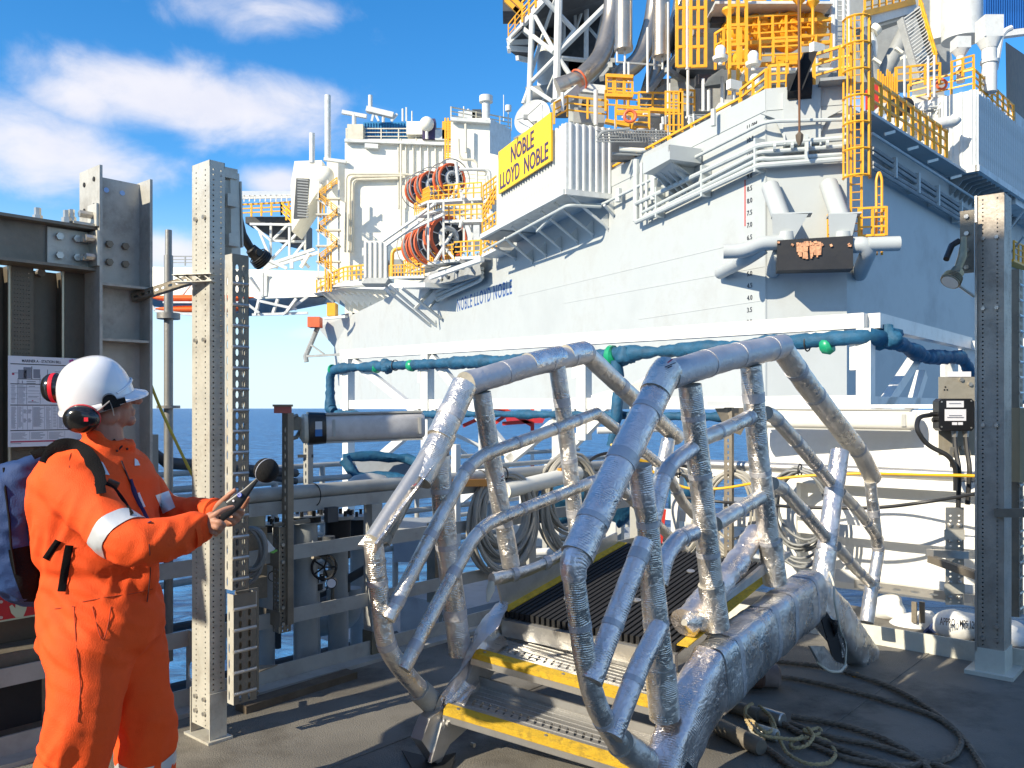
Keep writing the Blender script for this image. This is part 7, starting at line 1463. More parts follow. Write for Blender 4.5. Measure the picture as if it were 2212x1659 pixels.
def bare(pl, pts, r, name, m, off=0, n=14, fil=.05):
    q = [pl(x, y, off) for x, y in pts]; s_ = MB(); s_.tube(fillet(q, fil, 5) if len(q) > 2 else q, r, n); return s_.build(name, m, stile)
# ---- left handrail
foil(SL, [(1268, 762), (1140, 790), (1006, 830)], .060, 'top_rail', M_tape)
foil(SL, [(1140, 788), (1208, 771)], .0612, 'shiny_lagging', foil_mat('foil_bright', (.86, .85, .84), .2, 80, .6, .8), tape=False); foil(SL, [(1222, 768), (1262, 760)], .0612, 'shiny_lagging', MATS['foil_bright'], tape=False)
foil(SL, [(1003, 832), (950, 945)], .062, 'sloping_rail'); foil(SL, [(960, 935), (925, 1000), (905, 1040)], .060, 'sloping_rail', tape=False)
bare(SL, [(930, 975), (806, 1165)], .038, 'bare_tube', M_alu)
# split lagging: two curved half shells gaping round the bare tube
def shell(pl, p0, p1, r0, r1, a0, a1, name, thick=.012, off=0.0, seed=0, m=None):
    a, b_ = pl(*p0, off), pl(*p1, off); ax = (b_ - a); L_ = ax.length; ax.normalize(); u1 = ax.cross(sv_).normalized(); v1 = sv_; n = 12; k = 26; vs = []; fs = []; at = []
    for side in (0, 1):
        for i in range(k + 1):
            t = i / k
            for j in range(n + 1):
                an = a0 + (a1 - a0) * j / n; rr = (r0 + (r1 - r0) * t) - side * thick; p = a + ax * L_ * t
                rag = (.03 * mnoise.noise(p * 6 + V((j * .3 + seed, 0, 0)))) * (t)
                vs.append(p + (u1 * math.cos(an) + v1 * math.sin(an)) * (rr + rag * .5) + ax * (rag * (1 if i == k else 0))); at.append(L_ * t)
    m_ = (k + 1) * (n + 1)
    for i in range(k):
        for j in range(n):
            q = i * (n + 1) + j; fs.append((q, q + 1, q + n + 2, q + n + 1)); fs.append((m_ + q, m_ + q + n + 1, m_ + q + n + 2, m_ + q + 1))
        q = i * (n + 1); fs.append((q, q + n + 1, m_ + q + n + 1, m_ + q)); q += n; fs.append((q, m_ + q, m_ + q + n + 1, q + n + 1))
    for j in range(n):
        fs.append((j, m_ + j, m_ + j + 1, j + 1)); q = k * (n + 1) + j; fs.append((q, q + 1, m_ + q + 1, m_ + q))
    s_ = MB(); s_.add(vs, fs, at); return s_.build(name, m or M_foil, stile, smooth=60)
M_lagin = mat('lagging_foam', (.36, .34, .29), .9, 0, .15, 12, .4, 60)
shell(SL, (948, 950), (778, 1160), .058, .085, math.pi * .62, math.pi * 1.25, 'split_lagging', seed=1)
shell(SL, (955, 955), (845, 1190), .060, .075, -math.pi * .30, math.pi * .18, 'split_lagging', seed=5)
shell(SL, (960, 965), (850, 1195), .048, .062, -math.pi * .28, math.pi * .1, 'lagging_core', seed=5, m=M_lagin, thick=.008)
foil(SL, [(806, 1168), (832, 1395), (872, 1452), (928, 1512)], .042, 'end_rail', fil=.12); foil(SL, [(905, 1490), (945, 1530)], .053, 'end_collar', M_lagin, tape=False)
foil(SL, [(1270, 768), (1330, 825), (1462, 945)], .054, 'sloping_rail', tapes=(.35,)); foil(SL, [(1444, 950), (1418, 1075), (1408, 1130)], .046, 'far_post')
foil(SL, [(1430, 1000), (1475, 1085), (1545, 1160)], .035, 'middle_rail', fil=.05)
foil(SL, [(1040, 848), (1062, 985), (1104, 1222)], .046, 'post'); foil(SL, [(1203, 790), (1222, 925), (1248, 1165)], .046, 'post')
foil(SL, [(948, 985), (965, 1180), (985, 1340), (995, 1412)], .050, 'post', r1=.054)
foil(SL, [(1290, 892), (1150, 945), (1045, 982), (1010, 1010), (945, 1130), (838, 1338)], .032, 'middle_rail', off=.05, fil=.08)
foil(SL, [(1316, 1026), (1150, 1092), (1052, 1132), (1020, 1165), (950, 1295), (872, 1446)], .032, 'middle_rail', off=.05, fil=.08)
foil(SL, [(1288, 892), (1330, 925), (1420, 1000)], .032, 'middle_rail'); foil(SL, [(1312, 1026), (1380, 1095), (1480, 1190)], .032, 'middle_rail')
# ---- right handrail
foil(SR, [(1690, 748), (1560, 775), (1440, 812)], .062, 'top_rail', M_tape); foil(SR, [(1436, 812), (1335, 1010), (1246, 1200)], .060, 'sloping_rail', M_foil_lilac); foil(SR, [(1252, 1188), (1238, 1222), (1240, 1250)], .055, 'elbow_lagging', M_foil_lilac, r1=.044, fil=.04, tape=False)
foil(SR, [(1442, 800), (1430, 815), (1415, 850)], .0635, 'corner_cap', tape=False)
foil(SR, [(1688, 752), (1742, 830), (1838, 955)], .060, 'sloping_rail', tapes=(.52, .2)); foil(SR, [(1838, 950), (1862, 985), (1885, 1032)], .055, 'sloping_rail', tapes=(.12,))
foil(SR, [(1880, 1040), (1893, 1160), (1898, 1190), (1887, 1255), (1874, 1340)], .038, 'end_rail', fil=.02); foil(SR, [(1884, 1258), (1872, 1345)], .044, 'end_collar')
foil(SR, [(1236, 1222), (1262, 1420), (1285, 1520), (1330, 1600), (1356, 1630)], .040, 'end_rail', fil=.15)
foil(SR, [(1340, 1605), (1395, 1645)], .055, 'end_collar', tape=False)
foil(SR, [(1382, 1020), (1400, 1130), (1408, 1250), (1428, 1460), (1434, 1545)], .040, 'post', r1=.058); foil(SR, [(1382, 1005), (1392, 1090)], .045, 'post_lagging', M_foil_lilac, tape=False)
foil(SR, [(1426, 1440), (1436, 1550)], .062, 'post_collar', tape=False)
foil(SR, [(1490, 832), (1516, 1060), (1543, 1320)], .050, 'post'); foil(SR, [(1536, 1262), (1548, 1355)], .058, 'post_collar', tape=False)
foil(SR, [(1622, 790), (1640, 1000), (1668, 1215)], .052, 'post'); foil(SR, [(1664, 1168), (1674, 1258)], .060, 'post_collar', tape=False)
foil(SR, [(1814, 975), (1795, 1110), (1776, 1260)], .055, 'post', M_foil_lilac); foil(SR, [(1784, 1190), (1774, 1270)], .063, 'post_collar', tape=False)
foil(SR, [(1278, 1472), (1342, 1300), (1392, 1170)], .040, 'middle_rail', M_foil_lilac, off=.03); foil(SR, [(1402, 1160), (1418, 1090), (1440, 1010), (1486, 975), (1502, 966)], .033, 'middle_rail', M_foil_lilac, fil=.09)
foil(SR, [(1512, 950), (1565, 928), (1622, 900)], .034, 'middle_rail'); foil(SR, [(1655, 892), (1672, 900), (1730, 965), (1792, 1040)], .036, 'middle_rail', fil=.03); foil(SR, [(1815, 1062), (1860, 1110), (1898, 1165)], .034, 'middle_rail')
foil(SR, [(1322, 1592), (1380, 1440), (1425, 1352)], .040, 'middle_rail', M_foil_lilac, off=.03, fil=.05); foil(SR, [(1424, 1262), (1436, 1205), (1462, 1165), (1498, 1150)], .036, 'middle_rail', M_foil_lilac, fil=.08)
foil(SR, [(1545, 1132), (1590, 1105), (1642, 1074)], .036, 'middle_rail'); foil(SR, [(1668, 1045), (1690, 1055), (1740, 1110), (1782, 1160)], .036, 'middle_rail', fil=.03); foil(SR, [(1806, 1180), (1850, 1230), (1890, 1268)], .034, 'middle_rail')
# maker's print on the lagging (small red and black marks)
for pl, x, y, s_ in ((SR, 1310, 1098, .06), (SR, 1437, 798, .06), (SL, 1078, 1042, .05), (SL, 1052, 1130, .04), (SR, 1528, 1040, .05), (SR, 1418, 1295, .05), (SL, 890, 1058, .04), (SL, 1212, 932, .04), (SR, 1822, 940, .04), (SR, 1555, 1340, .05)):
    r_ = .067 if (x, y) in ((1310, 1098), (1437, 798)) else .056
    c_ = pl(x, y, 0) ; toc = (V((0, 0, EYE)) - c_).normalized(); c_ = c_ + toc * r_; ex_ = V((.85, .1, .35)).normalized(); ex_ = (ex_ - toc * ex_.dot(toc)).normalized(); ez_ = toc.cross(ex_)
    text('EXXON', 'print_mark', M_ink, c_, ex_, ez_, s_, s_ * .22, .001, stile) if False else None
    b = MB(); b.para(c_, ex_ * s_ * .5, toc * .002, ez_ * s_ * .08); b.para(c_ + ez_ * s_ * .12, ex_ * s_ * .8, toc * .002, ez_ * s_ * .06); b.build('print_mark', M_ink, stile)
    b = MB(); b.para(c_ + ez_ * s_ * .3 + ex_ * s_ * .3, ex_ * s_ * .4 + ez_ * s_ * .1, toc * .002, ez_ * s_ * .09); b.build('print_mark', M_inkred, stile)

# ---- stringers
def stringer(pl, poly, off, th, m, name):
    s_ = MB(); s_.prism([pl(x, y, off) for x, y in poly], sv_ * th); return s_.build(name, m, stile)
stringer(SL, [(887, 1592), (924, 1646), (948, 1600), (1016, 1540), (1030, 1470), (1075, 1390), (1092, 1340), (1240, 1255), (1240, 1215), (1085, 1290), (1012, 1395), (975, 1490), (905, 1545)], .0, .07, M_alu, 'stringer')
stringer(SL, [(924, 1646), (952, 1632), (975, 1560), (1022, 1520), (1030, 1470), (948, 1560)], .07, .02, M_alu, 'stringer_flange')
for x, y in ((963, 1562), (1018, 1608)):
    s_ = MB(); q = SL(x, y, .09); bolt(s_, q, sv_, .011, .02, 6); s_.build('bolt', M_stain, stile)
# torn foil on the left stringer: a twisted ribbon
def ribbon(pl, pts, widths, offs, name, m, seed=0, dirs=None):
    q = [pl(x, y, o) for (x, y), o in zip(pts, offs)]; f_ = dense(fillet(q, .08, 6), .02); n = 12; mlen = len(f_); vs = []; at = []; L_ = 0
    for i, p in enumerate(f_):
        t = i / (mlen - 1); k = t * (len(widths) - 1); a = int(min(k, len(widths) - 2)); w_ = widths[a] + (widths[a + 1] - widths[a]) * (k - a)
        tt = (f_[min(i + 1, mlen - 1)] - f_[max(i - 1, 0)]).normalized(); s1 = tt.cross(sv_).normalized(); tw = 1.1 * math.sin(t * 3 + seed); wd = s1 * math.cos(tw) + sv_ * math.sin(tw); nn = tt.cross(wd)
        if i: L_ += (p - f_[i - 1]).length
        for j in range(n + 1):
            e = (j / n - .5) * 2; vs.append(p + wd * w_ * .5 * e + nn * (w_ * .22 * (1 - e * e) + .014 * mnoise.noise(p * 14 + V((e * 2, seed, 0))))); at.append(L_)
    fs = [(i * (n + 1) + j, i * (n + 1) + j + 1, (i + 1) * (n + 1) + j + 1, (i + 1) * (n + 1) + j) for i in range(mlen - 1) for j in range(n)]
    k = len(vs); vs2 = [v_ - sv_ * .003 for v_ in vs]; fs += [tuple(k + i for i in reversed(f)) for f in fs]
    s_ = MB(); s_.add(vs + vs2, fs, at + at); return s_.build(name, m, stile, smooth=70)
ribbon(SL, [(1085, 1310), (1050, 1360), (1012, 1440), (960, 1520), (945, 1560)], [.13, .2, .12, .10, .05], [.06, .09, .09, .07, .06], 'torn_foil', M_foil_lilac, 1)
ribbon(SL, [(1100, 1350), (1060, 1385), (1035, 1400)], [.12, .14, .12], [.1, .12, .12], 'torn_foil', M_foil, 3)
ribbon(SL, [(1010, 1470), (975, 1530), (955, 1580)], [.1, .09, .02], [.09, .09, .08], 'torn_foil', M_foil, 4)
# right stringer: box wrapped in ribbed foil
def duct_sec(pl, pts, hs, w, name, m, off=0.0, seed=0, caps=True):
    """rounded box section swept along the plane: (x, y) centres, hs half heights"""
    q = [pl(x, y, off) for x, y in pts]; d0 = fillet(q, .14, 6); f_ = dense(d0, .02); mlen = len(f_); rings = []; at = []; L_ = 0; acc = [0]
    for a, b_ in zip(f_, f_[1:]): acc.append(acc[-1] + (b_ - a).length)
    tot = acc[-1]; n = 40
    for i, p in enumerate(f_):
        t = acc[i] / tot; k = t * (len(hs) - 1); a = int(min(k, len(hs) - 2)); h = hs[a] + (hs[a + 1] - hs[a]) * (k - a)
        tt = (f_[min(i + 1, mlen - 1)] - f_[max(i - 1, 0)]).normalized(); up_ = sv_.cross(tt).normalized()
        if up_.z < 0: up_ = -up_
        ring = []
        for j in range(n):
            an = 2 * math.pi * j / n; cx = math.copysign(abs(math.cos(an)) ** .45, math.cos(an)); cy = math.copysign(abs(math.sin(an)) ** .55, math.sin(an))
            pp = p + sv_ * cx * w + up_ * cy * h; dd = (pp - p).normalized(); ring.append(pp + dd * (.008 * mnoise.noise(pp * 7 + V((seed, 0, 0))) + .004 * mnoise.noise(pp * 24)))
        rings.append(ring)
    s_ = MB(); s_.loft(rings, cap=caps); s_.a = [acc[i] for i in range(mlen) for _ in range(n)]
    return s_.build(name, m, stile, smooth=75), f_, rings, acc
M_foil_rib = foil_mat('foil_ribbed', (.74, .73, .72), .29, 62, 1.0, .45)
o_, f_, rings, acc = duct_sec(SR, [(1535, 1470), (1640, 1375), (1752, 1285)], [.155, .145, .135], .085, 'wrapped_stringer', M_foil_rib, .02)
for t_ in (.12, .45, .62, .88):
    i = int(t_ * len(rings)); s_ = MB(); c0_ = f_[i]; s_.loft([[c0_ + (q - c0_) * 1.012 for q in rings[i]], [f_[i + 2] + (q - f_[i + 2]) * 1.012 for q in rings[i + 2]]], cap=False); s_.build('tape_band', M_tape, o_, smooth=75)
duct_sec(SR, [(1540, 1462), (1500, 1520), (1462, 1610), (1425, 1720)], [.15, .125, .11, .10], .082, 'wrapped_stringer', M_foil_lilac, .02, 3, True)
s_ = MB(); s_.tube([SR(1470, 1652, .06), SR(1452, 1690, .06)], .055, 20); s_.build('lagging_opening', M_blackm, stile)
duct_sec(SR, [(1748, 1285), (1790, 1320), (1868, 1425)], [.115, .12, .105], .078, 'wrapped_stringer', M_foil_rib, .0, 6)
# dark gap and curled edge where the wrap has split
gp = [(1766, 1320), (1798, 1418), (1822, 1440), (1826, 1395), (1790, 1345)]
s_ = MB(); s_.prism([SR(x, y, .086) for x, y in [(1768, 1322), (1776, 1310), (1806, 1355), (1826, 1392), (1826, 1436), (1800, 1432)]], sv_ * .006); s_.build('split_opening', M_blackm, stile)
s_ = MB(); s_.tube(fillet([SR(1790, 1232, .04), SR(1802, 1262, .09), SR(1802, 1300, .105), SR(1815, 1360, .11), SR(1828, 1395, .11), SR(1826, 1440, .105)], .05, 5), .006, 7, jit=.2); s_.tube(fillet([SR(1765, 1430, .09), SR(1790, 1450, .105), SR(1815, 1452, .108), SR(1828, 1436, .105)], .05, 5), .007, 7, jit=.2); s_.build('torn_edge', mat('lagging_fibre', (.6, .56, .46), .9), stile)
s_ = MB(); s_.prism([SR(x, y, .088) for x, y in [(1745, 1395), (1765, 1431), (1790, 1451), (1815, 1453), (1828, 1437), (1800, 1428), (1775, 1395)]], sv_ * .014); s_.build('lower_lip', M_foil_rib, stile)
ribbon(SR, [(1798, 1330), (1812, 1375), (1824, 1420)], [.09, .07, .02], [.11, .1, .1], 'foil_flap', M_foil_rib, 2)
s_ = MB(); s_.prism([SR(1885, 1395, -.05), SR(1908, 1410, -.05), SR(1905, 1435, -.05), SR(1888, 1455, -.05)], sv_ * .004); s_.build('foil_scrap', M_foil, stile)
# ---- toe plates
s_ = MB(); s_.prism([SL(x, y, .07) for x, y in [(1072, 1262), (1084, 1312), (1215, 1245), (1330, 1180), (1330, 1150), (1212, 1205)]], sv_ * .012); s_.build('toe_plate', M_alu, stile)
q = [SL(x, y, .076) for x, y in [(1062, 1252), (1120, 1240), (1185, 1215), (1240, 1180), (1300, 1150)]]; d_ = dense(fillet(q, .2, 5), .02); s_ = MB(); s_.tube(d_, [.022 * (1 + .15 * mnoise.noise(p * 12)) for p in d_], 12, jit=.05, flat=1.4); tf = s_.build('foil_capping', M_foil, stile, smooth=70)
for i in (8, 22, 34):
    if i + 3 < len(d_): s_ = MB(); s_.tube(d_[i:i + 3], .026, 12, flat=1.4); s_.build('tape_band', M_tape, tf)
s_ = MB(); s_.tube([SL(1062, 1256, .08), SL(1060, 1275, .085), SL(1054, 1300, .09)], [.014, .022, .006], 8, jit=.4); s_.build('loose_fibre', MATS['lagging_fibre'], stile)
q = [SR(x, y, -.09) for x, y in [(1480, 1345), (1530, 1290), (1590, 1220), (1632, 1150)]]; d_ = dense(q, .02); s_ = MB(); s_.tube(d_, [.068 * (1 + .2 * mnoise.noise(p * 9) + .1 * mnoise.noise(p * 25)) * (1 - .3 * i / len(d_)) for i, p in enumerate(d_)], 18, jit=.05); s_.build('wrapped_toe_plate', M_foil_lilac, stile, smooth=70)
q = [SR(x, y, -.06) for x, y in [(1478, 1345), (1512, 1338), (1540, 1345)]]; d_ = dense(q, .015); s_ = MB(); s_.tube(d_, [.05 * (1 + .5 * mnoise.noise(p * 13)) * min(1, .35 + i * .2) for i, p in enumerate(d_)], 18, jit=.12); s_.mi[-1] = s_.mi[-2] = 1; s_.build('crumpled_foil', [M_foil, M_lagin], stile, smooth=60)
s_ = MB(); s_.prism([SR(x, y, -.04) for x, y in [(1560, 1300), (1700, 1200), (1700, 1190), (1640, 1222), (1560, 1288)]], sv_ * .02); s_.build('toe_plate', M_alu, stile)
# ---- platform: black moulded bars side by side, yellow edge strips
def PT(x, y): return SL(x, y, 0)
# platform plane from three measured corners
cNL = SL(1088, 1318, .10); cFL = SL(1345, 1172, .10); e_u = (cFL - cNL).normalized(); cNR = SR(1462, 1392, -.10); Wd = (cNR - cNL); nrm = e_u.cross(Wd).normalized()
if nrm.z < 0: nrm = -nrm
Lp = 1.12; grt = M_blackm
gm = MB(); gm.bar(cNL + Wd * .5 + e_u * .10 - nrm * .05 - Wd * .5, cNL + Wd * .5 + e_u * .10 - nrm * .05 + Wd * .5, .02, .012, nrm)
for k in range(6): a = cNL + e_u * (.1 + .19 * k) - nrm * .03; gm.bar(a, a + Wd, .012, .012, nrm)
grating = gm.build('platform_grating', M_blackm, stile)
nb_ = 31
for i in range(nb_):
    a = cNL + Wd * ((i + .5) / nb_); s_ = MB(); s_.bar(a - nrm * .018, a + e_u * Lp - nrm * .018, .017, .036, nrm); s_.build('grating_bar', M_blackm, grating, smooth=0)
for fx, fy in ((.22, .22), (.5, .36), (.56, .33), (.62, .75), (.25, .85)):
    s_ = MB(); q = cNL + Wd * fx + e_u * Lp * fy + nrm * .001; s_.tube([q, q + nrm * .004], .022, 14); s_.build('fixing_disc', M_stain, grating)
for w0 in (-.028, 1.0):
    s_ = MB(); s_.para(cNL + Wd * w0 - nrm * .004, Wd.normalized() * .05, e_u * Lp, nrm * .006); s_.build('yellow_edge', M_yellow_nose, stile)
s_ = MB(); s_.para(cNL + Wd * .0 - nrm * .042 - e_u * .02, Wd, e_u * -.0 + nrm * -.085, e_u * .03); s_.build('riser_plate', M_alu, stile)
s_ = MB(); s_.para(cNL + e_u * Lp * .0 - nrm * .045, Wd, e_u * Lp, nrm * -.006); s_.build('under_frame', M_galv_dark, stile)
# ---- steps
def step(xl, yl, xr, yr, dep, lab=None, tilt=.12):
    """nosing runs from (xl, yl) on the left stringer to (xr, yr) on the right one"""
    a = SL(xl, yl, .09); b_ = SR(xr, yr, -.09); w_ = b_ - a; wn = w_.normalized(); back = V((.62, .77, tilt)).normalized(); back = (back - wn * back.dot(wn)).normalized(); up_ = wn.cross(back); W = w_.length
    if up_.z < 0: up_ = -up_
    t_ = MB(); cols = [.03 + .037 * k for k in range(int((W - .04) / .037))]
    t_.perf(a + back * .05, wn, back, W, dep - .05, cols, (dep - .05) / 2.2, .0065, .024, .01, (dep - .05) * .32)
    tread = t_.build('step', M_alu, stile, smooth=0)
    s_ = MB()
    for k in range(7): s_.bar(a + back * (.055 + (dep - .06) * k / 6.5) + up_ * .001, b_ + back * (.055 + (dep - .06) * k / 6.5) + up_ * .001, .004, .004, up_)
    s_.build('grip_ridge', M_alu, tread)
    s_ = MB(); s_.para(a, w_, back * .052, up_ * .008); s_.para(a - up_ * .022, w_, back * .006, up_ * .0215); s_.build('yellow_nosing', M_yellow_nose, tread)
    s_ = MB(); s_.para(a - up_ * .052, w_, back * .012, up_ * .029); s_.para(a - up_ * .055 , w_, back * .05, up_ * .004); s_.build('front_lip', M_alu, tread)
    s_ = MB(); s_.para(a + back * (dep - .008), w_, back * .008, up_ * .045); s_.build('back_lip', M_alu, tread)
    for f in (.06, .48, .94):
        s_ = MB(); bolt(s_, a + w_ * f + back * .03 + up_ * .008, up_, .008, .002, 10); s_.build('screw', M_stain, tread)
    return tread
step(958, 1535, 1425, 1676, .27); step(1018, 1412, 1440, 1530, .25)
step(1760, 1300, 1790, 1330, .0) if False else None
# ------------------------------------------------------------------ the worker with the sound level meter
from mathutils.bvhtree import BVHTree
def remeshed(b, name, voxel, smooth_it=6):
    """joins overlapping closed shapes into one continuous skin"""
    me = bpy.data.meshes.new(name); me.from_pydata([tuple(q) for q in b.v], [], b.f); o = bpy.data.objects.new(name + '_tmp', me); C.objects.link(o)
    m = o.modifiers.new('r', 'REMESH'); m.mode = 'VOXEL'; m.voxel_size = voxel; m.use_smooth_shade = True
    s = o.modifiers.new('s', 'SMOOTH'); s.factor = .5; s.iterations = smooth_it
    bpy.context.view_layer.update(); dg = bpy.context.evaluated_depsgraph_get(); out_ = bpy.data.meshes.new_from_object(o.evaluated_get(dg))
    bpy.data.objects.remove(o); bpy.data.meshes.remove(me); return out_
def from_mesh(me, name, m, parent=None, fn=None):
    me.update(); b = MB(); nn = [v.normal.copy() for v in me.vertices]
    b.v = [tuple(fn(v.co.copy(), n)) if fn else tuple(v.co) for v, n in zip(me.vertices, nn)]; b.f = [tuple(p.vertices) for p in me.polygons]; b.a = [0.0] * len(b.v); b.mi = [0] * len(b.f)
    bv = BVHTree.FromPolygons([V(q) for q in b.v], b.f)
    return b.build(name, m, parent, smooth=180), bv
def limb(b, pts, rs, n=16, step=.02):
    """tapered limb through points with a radius at each"""
    pts = [V(p) for p in pts]; cum = [0]
    for a, c in zip(pts, pts[1:]): cum.append(cum[-1] + (c - a).length)
    f_ = dense(fillet(pts, .09, 6) if len(pts) > 2 else pts, step); acc = 0; tot = sum((c - a).length for a, c in zip(f_, f_[1:])); out_ = []
    for i, p in enumerate(f_):
        if i: acc += (f_[i] - f_[i - 1]).length
        s_ = acc / tot * cum[-1]; k = 0
        while k < len(cum) - 2 and s_ > cum[k + 1]: k += 1
        t = clampf((s_ - cum[k]) / max(1e-6, cum[k + 1] - cum[k]), 0, 1); out_.append(rs[k] + (rs[k + 1] - rs[k]) * (t * t * (3 - 2 * t)))
    b.tube(f_, out_, n); b.sphere(f_[0], out_[0], 12, 8); b.sphere(f_[-1], out_[-1], 12, 8)
def ell(b, c, r, n=16, m=10, R=None): b.sphere(c, r, n, m, R)
M_skin = mat('skin', (.40, .20, .13), .5, 0, .12, 14, .12, 220, dirt=(.45, .17, .12), dscale=12, damt=.4, spec=.4)
M_skin.node_tree.nodes['Principled BSDF'].inputs['Subsurface Weight'].default_value = .08
def cloth(name, col, rough=.8):
    return mat(name, col, rough, 0, .10, 3, .35, 260)
M_orangecl = cloth('orange_coverall', (.86, .082, .004)); M_refl = mat('reflective_tape', (.62, .64, .66), .35, .25, .05, 8, .1, 60)
sh_n, sh_f = P(146, 1042, 2.98), P(272, 1014, 3.36)
el_n, el_f = P(288, 1186, 2.84), P(350, 1118, 3.44)
wr_n, wr_f = P(430, 1142, 2.98), P(472, 1108, 3.20)
hip_n, hip_f = P(190, 1350, 3.02), P(262, 1345, 3.22)
kn_n, kn_f = P(182, 1545, 2.93), P(312, 1530, 3.22)
an_n, an_f = P(118, 1800, 3.05), P(318, 1730, 3.33)
# coverall (clothing), baggy
cv = MB()
rings = []
for y, cx, hw, hd, d in ((948, 222, 40, .085, 3.13), (968, 212, 70, .15, 3.14), (990, 205, 100, .195, 3.15), (1030, 202, 124, .22, 3.15), (1085, 203, 132, .215, 3.14), (1150, 207, 124, .20, 3.13), (1215, 212, 114, .19, 3.12), (1262, 216, 116, .19, 3.12), (1320, 217, 128, .20, 3.11), (1375, 220, 124, .19, 3.11), (1405, 222, 100, .16, 3.11)):
    c = P(cx, y, d); rx = hw / F * d; rings.append([c + V((math.copysign(abs(math.cos(a)) ** .9, math.cos(a)) * rx, math.sin(a) * hd, 0)) for a in [2 * math.pi * j / 28 for j in range(28)]])
cv.loft(list(reversed(rings)))
limb(cv, [sh_n, el_n, wr_n + (el_n - wr_n) * .04], [.094, .082, .060]); limb(cv, [sh_f, el_f, wr_f + (el_f - wr_f) * .1], [.092, .082, .056])
limb(cv, [P(195, 1385, 3.03), kn_n, an_n], [.158, .118, .098]); limb(cv, [P(262, 1380, 3.2), kn_f, an_f], [.15, .108, .10])
ell(cv, P(118, 1360, 3.04), (.06, .1, .12)); ell(cv, P(112, 1085, 3.1), (.05, .14, .13))
limb(cv, [P(252, 1002, 3.16), P(292, 1120, 3.10), P(300, 1240, 3.08)], [.075, .08, .075])
# collar
cr_ = [P(233, 945, 3.12) + V((math.cos(a) * .082, math.sin(a) * .082, -.018 * math.cos(a) + (.012 if math.cos(a) < 0 else -.01))) for a in [2 * math.pi * j / 24 for j in range(24)]]; cv.tube(cr_, .02, 8, closed=True)
me = remeshed(cv, 'coverall', .011, 8)
def folds(p, n):
    """deep cloth folds, drawn across the bends of waist, elbows, knees and crotch"""
    a = mnoise.noise(V((p.x * 4, p.y * 4, p.z * 5))); b1 = mnoise.noise(V((p.x * 3.5 - p.z * 3, p.y * 4, p.z * 13 + p.x * 12))); b2 = mnoise.noise(V((p.x * 15 - p.z * 7, p.y * 10, p.z * 3.2 + p.x * 3 + 7))); c = mnoise.noise(V((p.x * 8 + 9, p.y * 8, p.z * 38 + p.x * 14)))
    mk = clampf(.5 + 1.6 * mnoise.noise(V((p.x * 3.3, p.y * 3, p.z * 3.3 + 4))), 0, 1); ridge = (1 - abs(b1) * 3.2) * mk + (1 - abs(b2) * 3.2) * (1 - mk); k = .35 + .65 * max(math.exp(-((p.z - z_) / w_) ** 2) for z_, w_ in ((.95, .10), (.40, .13), (1.12, .12), (.12, .12), (.78, .09)))
    waist = -.018 * math.exp(-((p.z - 1.015) / .022) ** 2) if p.x > -1.72 and p.x < -1.15 else 0
    return p + n * (.010 * a + .011 * ridge * k + .003 * c + waist * .7)
person = None
# body (skin): head with face, neck, trunk, limbs, hands with five fingers, one continuous surface
bd = MB()
fd = V((.90, .42, .19)).normalized(); sd_ = V((fd.y, -fd.x, 0)).normalized(); hu = sd_.cross(fd).normalized()
if hu.z < 0: hu = -hu
HC = P(210, 850, 3.12); R3 = Matrix((fd, sd_, hu)).transposed()
def H3(f, s, u): return HC + fd * f + sd_ * s + hu * u
ell(bd, H3(-.01, 0, .012), (.102, .078, .10), 22, 14, R3); ell(bd, H3(.048, 0, -.07), (.058, .056, .07), 18, 12, R3); ell(bd, H3(.06, 0, -.03), (.052, .056, .06), 18, 12, R3)
ell(bd, H3(.088, 0, -.118), (.022, .026, .020), 12, 8, R3); ell(bd, H3(.102, 0, -.083), (.013, .022, .008), 12, 8, R3); ell(bd, H3(.100, 0, -.094), (.012, .020, .008), 12, 8, R3)
limb(bd, [H3(.103, 0, -.005), H3(.118, 0, -.03), H3(.130, 0, -.05)], [.010, .013, .016], 10, .006); ell(bd, H3(.118, .013, -.053), (.012, .009, .009), 10, 6, R3); ell(bd, H3(.118, -.013, -.053), (.012, .009, .009), 10, 6, R3)
for s_ in (-1, 1):
    ell(bd, H3(.075, .036 * s_, -.045), (.03, .022, .03), 12, 8, R3); ell(bd, H3(.094, .028 * s_, .004), (.014, .026, .009), 12, 8, R3); ell(bd, H3(-.005, .08 * s_, -.03), (.018, .009, .033), 12, 8, R3); ell(bd, H3(.02, .056 * s_, -.09), (.04, .018, .03), 12, 8, R3)
limb(bd, [H3(-.012, 0, -.05), P(226, 935, 3.13), P(222, 985, 3.14)], [.064, .066, .08])
limb(bd, [P(205, 1020, 3.15), P(210, 1200, 3.12), P(220, 1350, 3.11)], [.13, .12, .13]); limb(bd, [sh_n, sh_f], [.065, .065])
limb(bd, [sh_n, el_n, wr_n], [.055, .045, .029]); limb(bd, [sh_f, el_f, wr_f], [.055, .045, .029]); limb(bd, [P(195, 1370, 3.03), kn_n, an_n, an_n - UP * .0], [.085, .06, .045, .04]); limb(bd, [P(262, 1370, 3.2), kn_f, an_f], [.085, .06, .045])
def finger(b, pts, rs): limb(b, pts, rs, 10, .004)
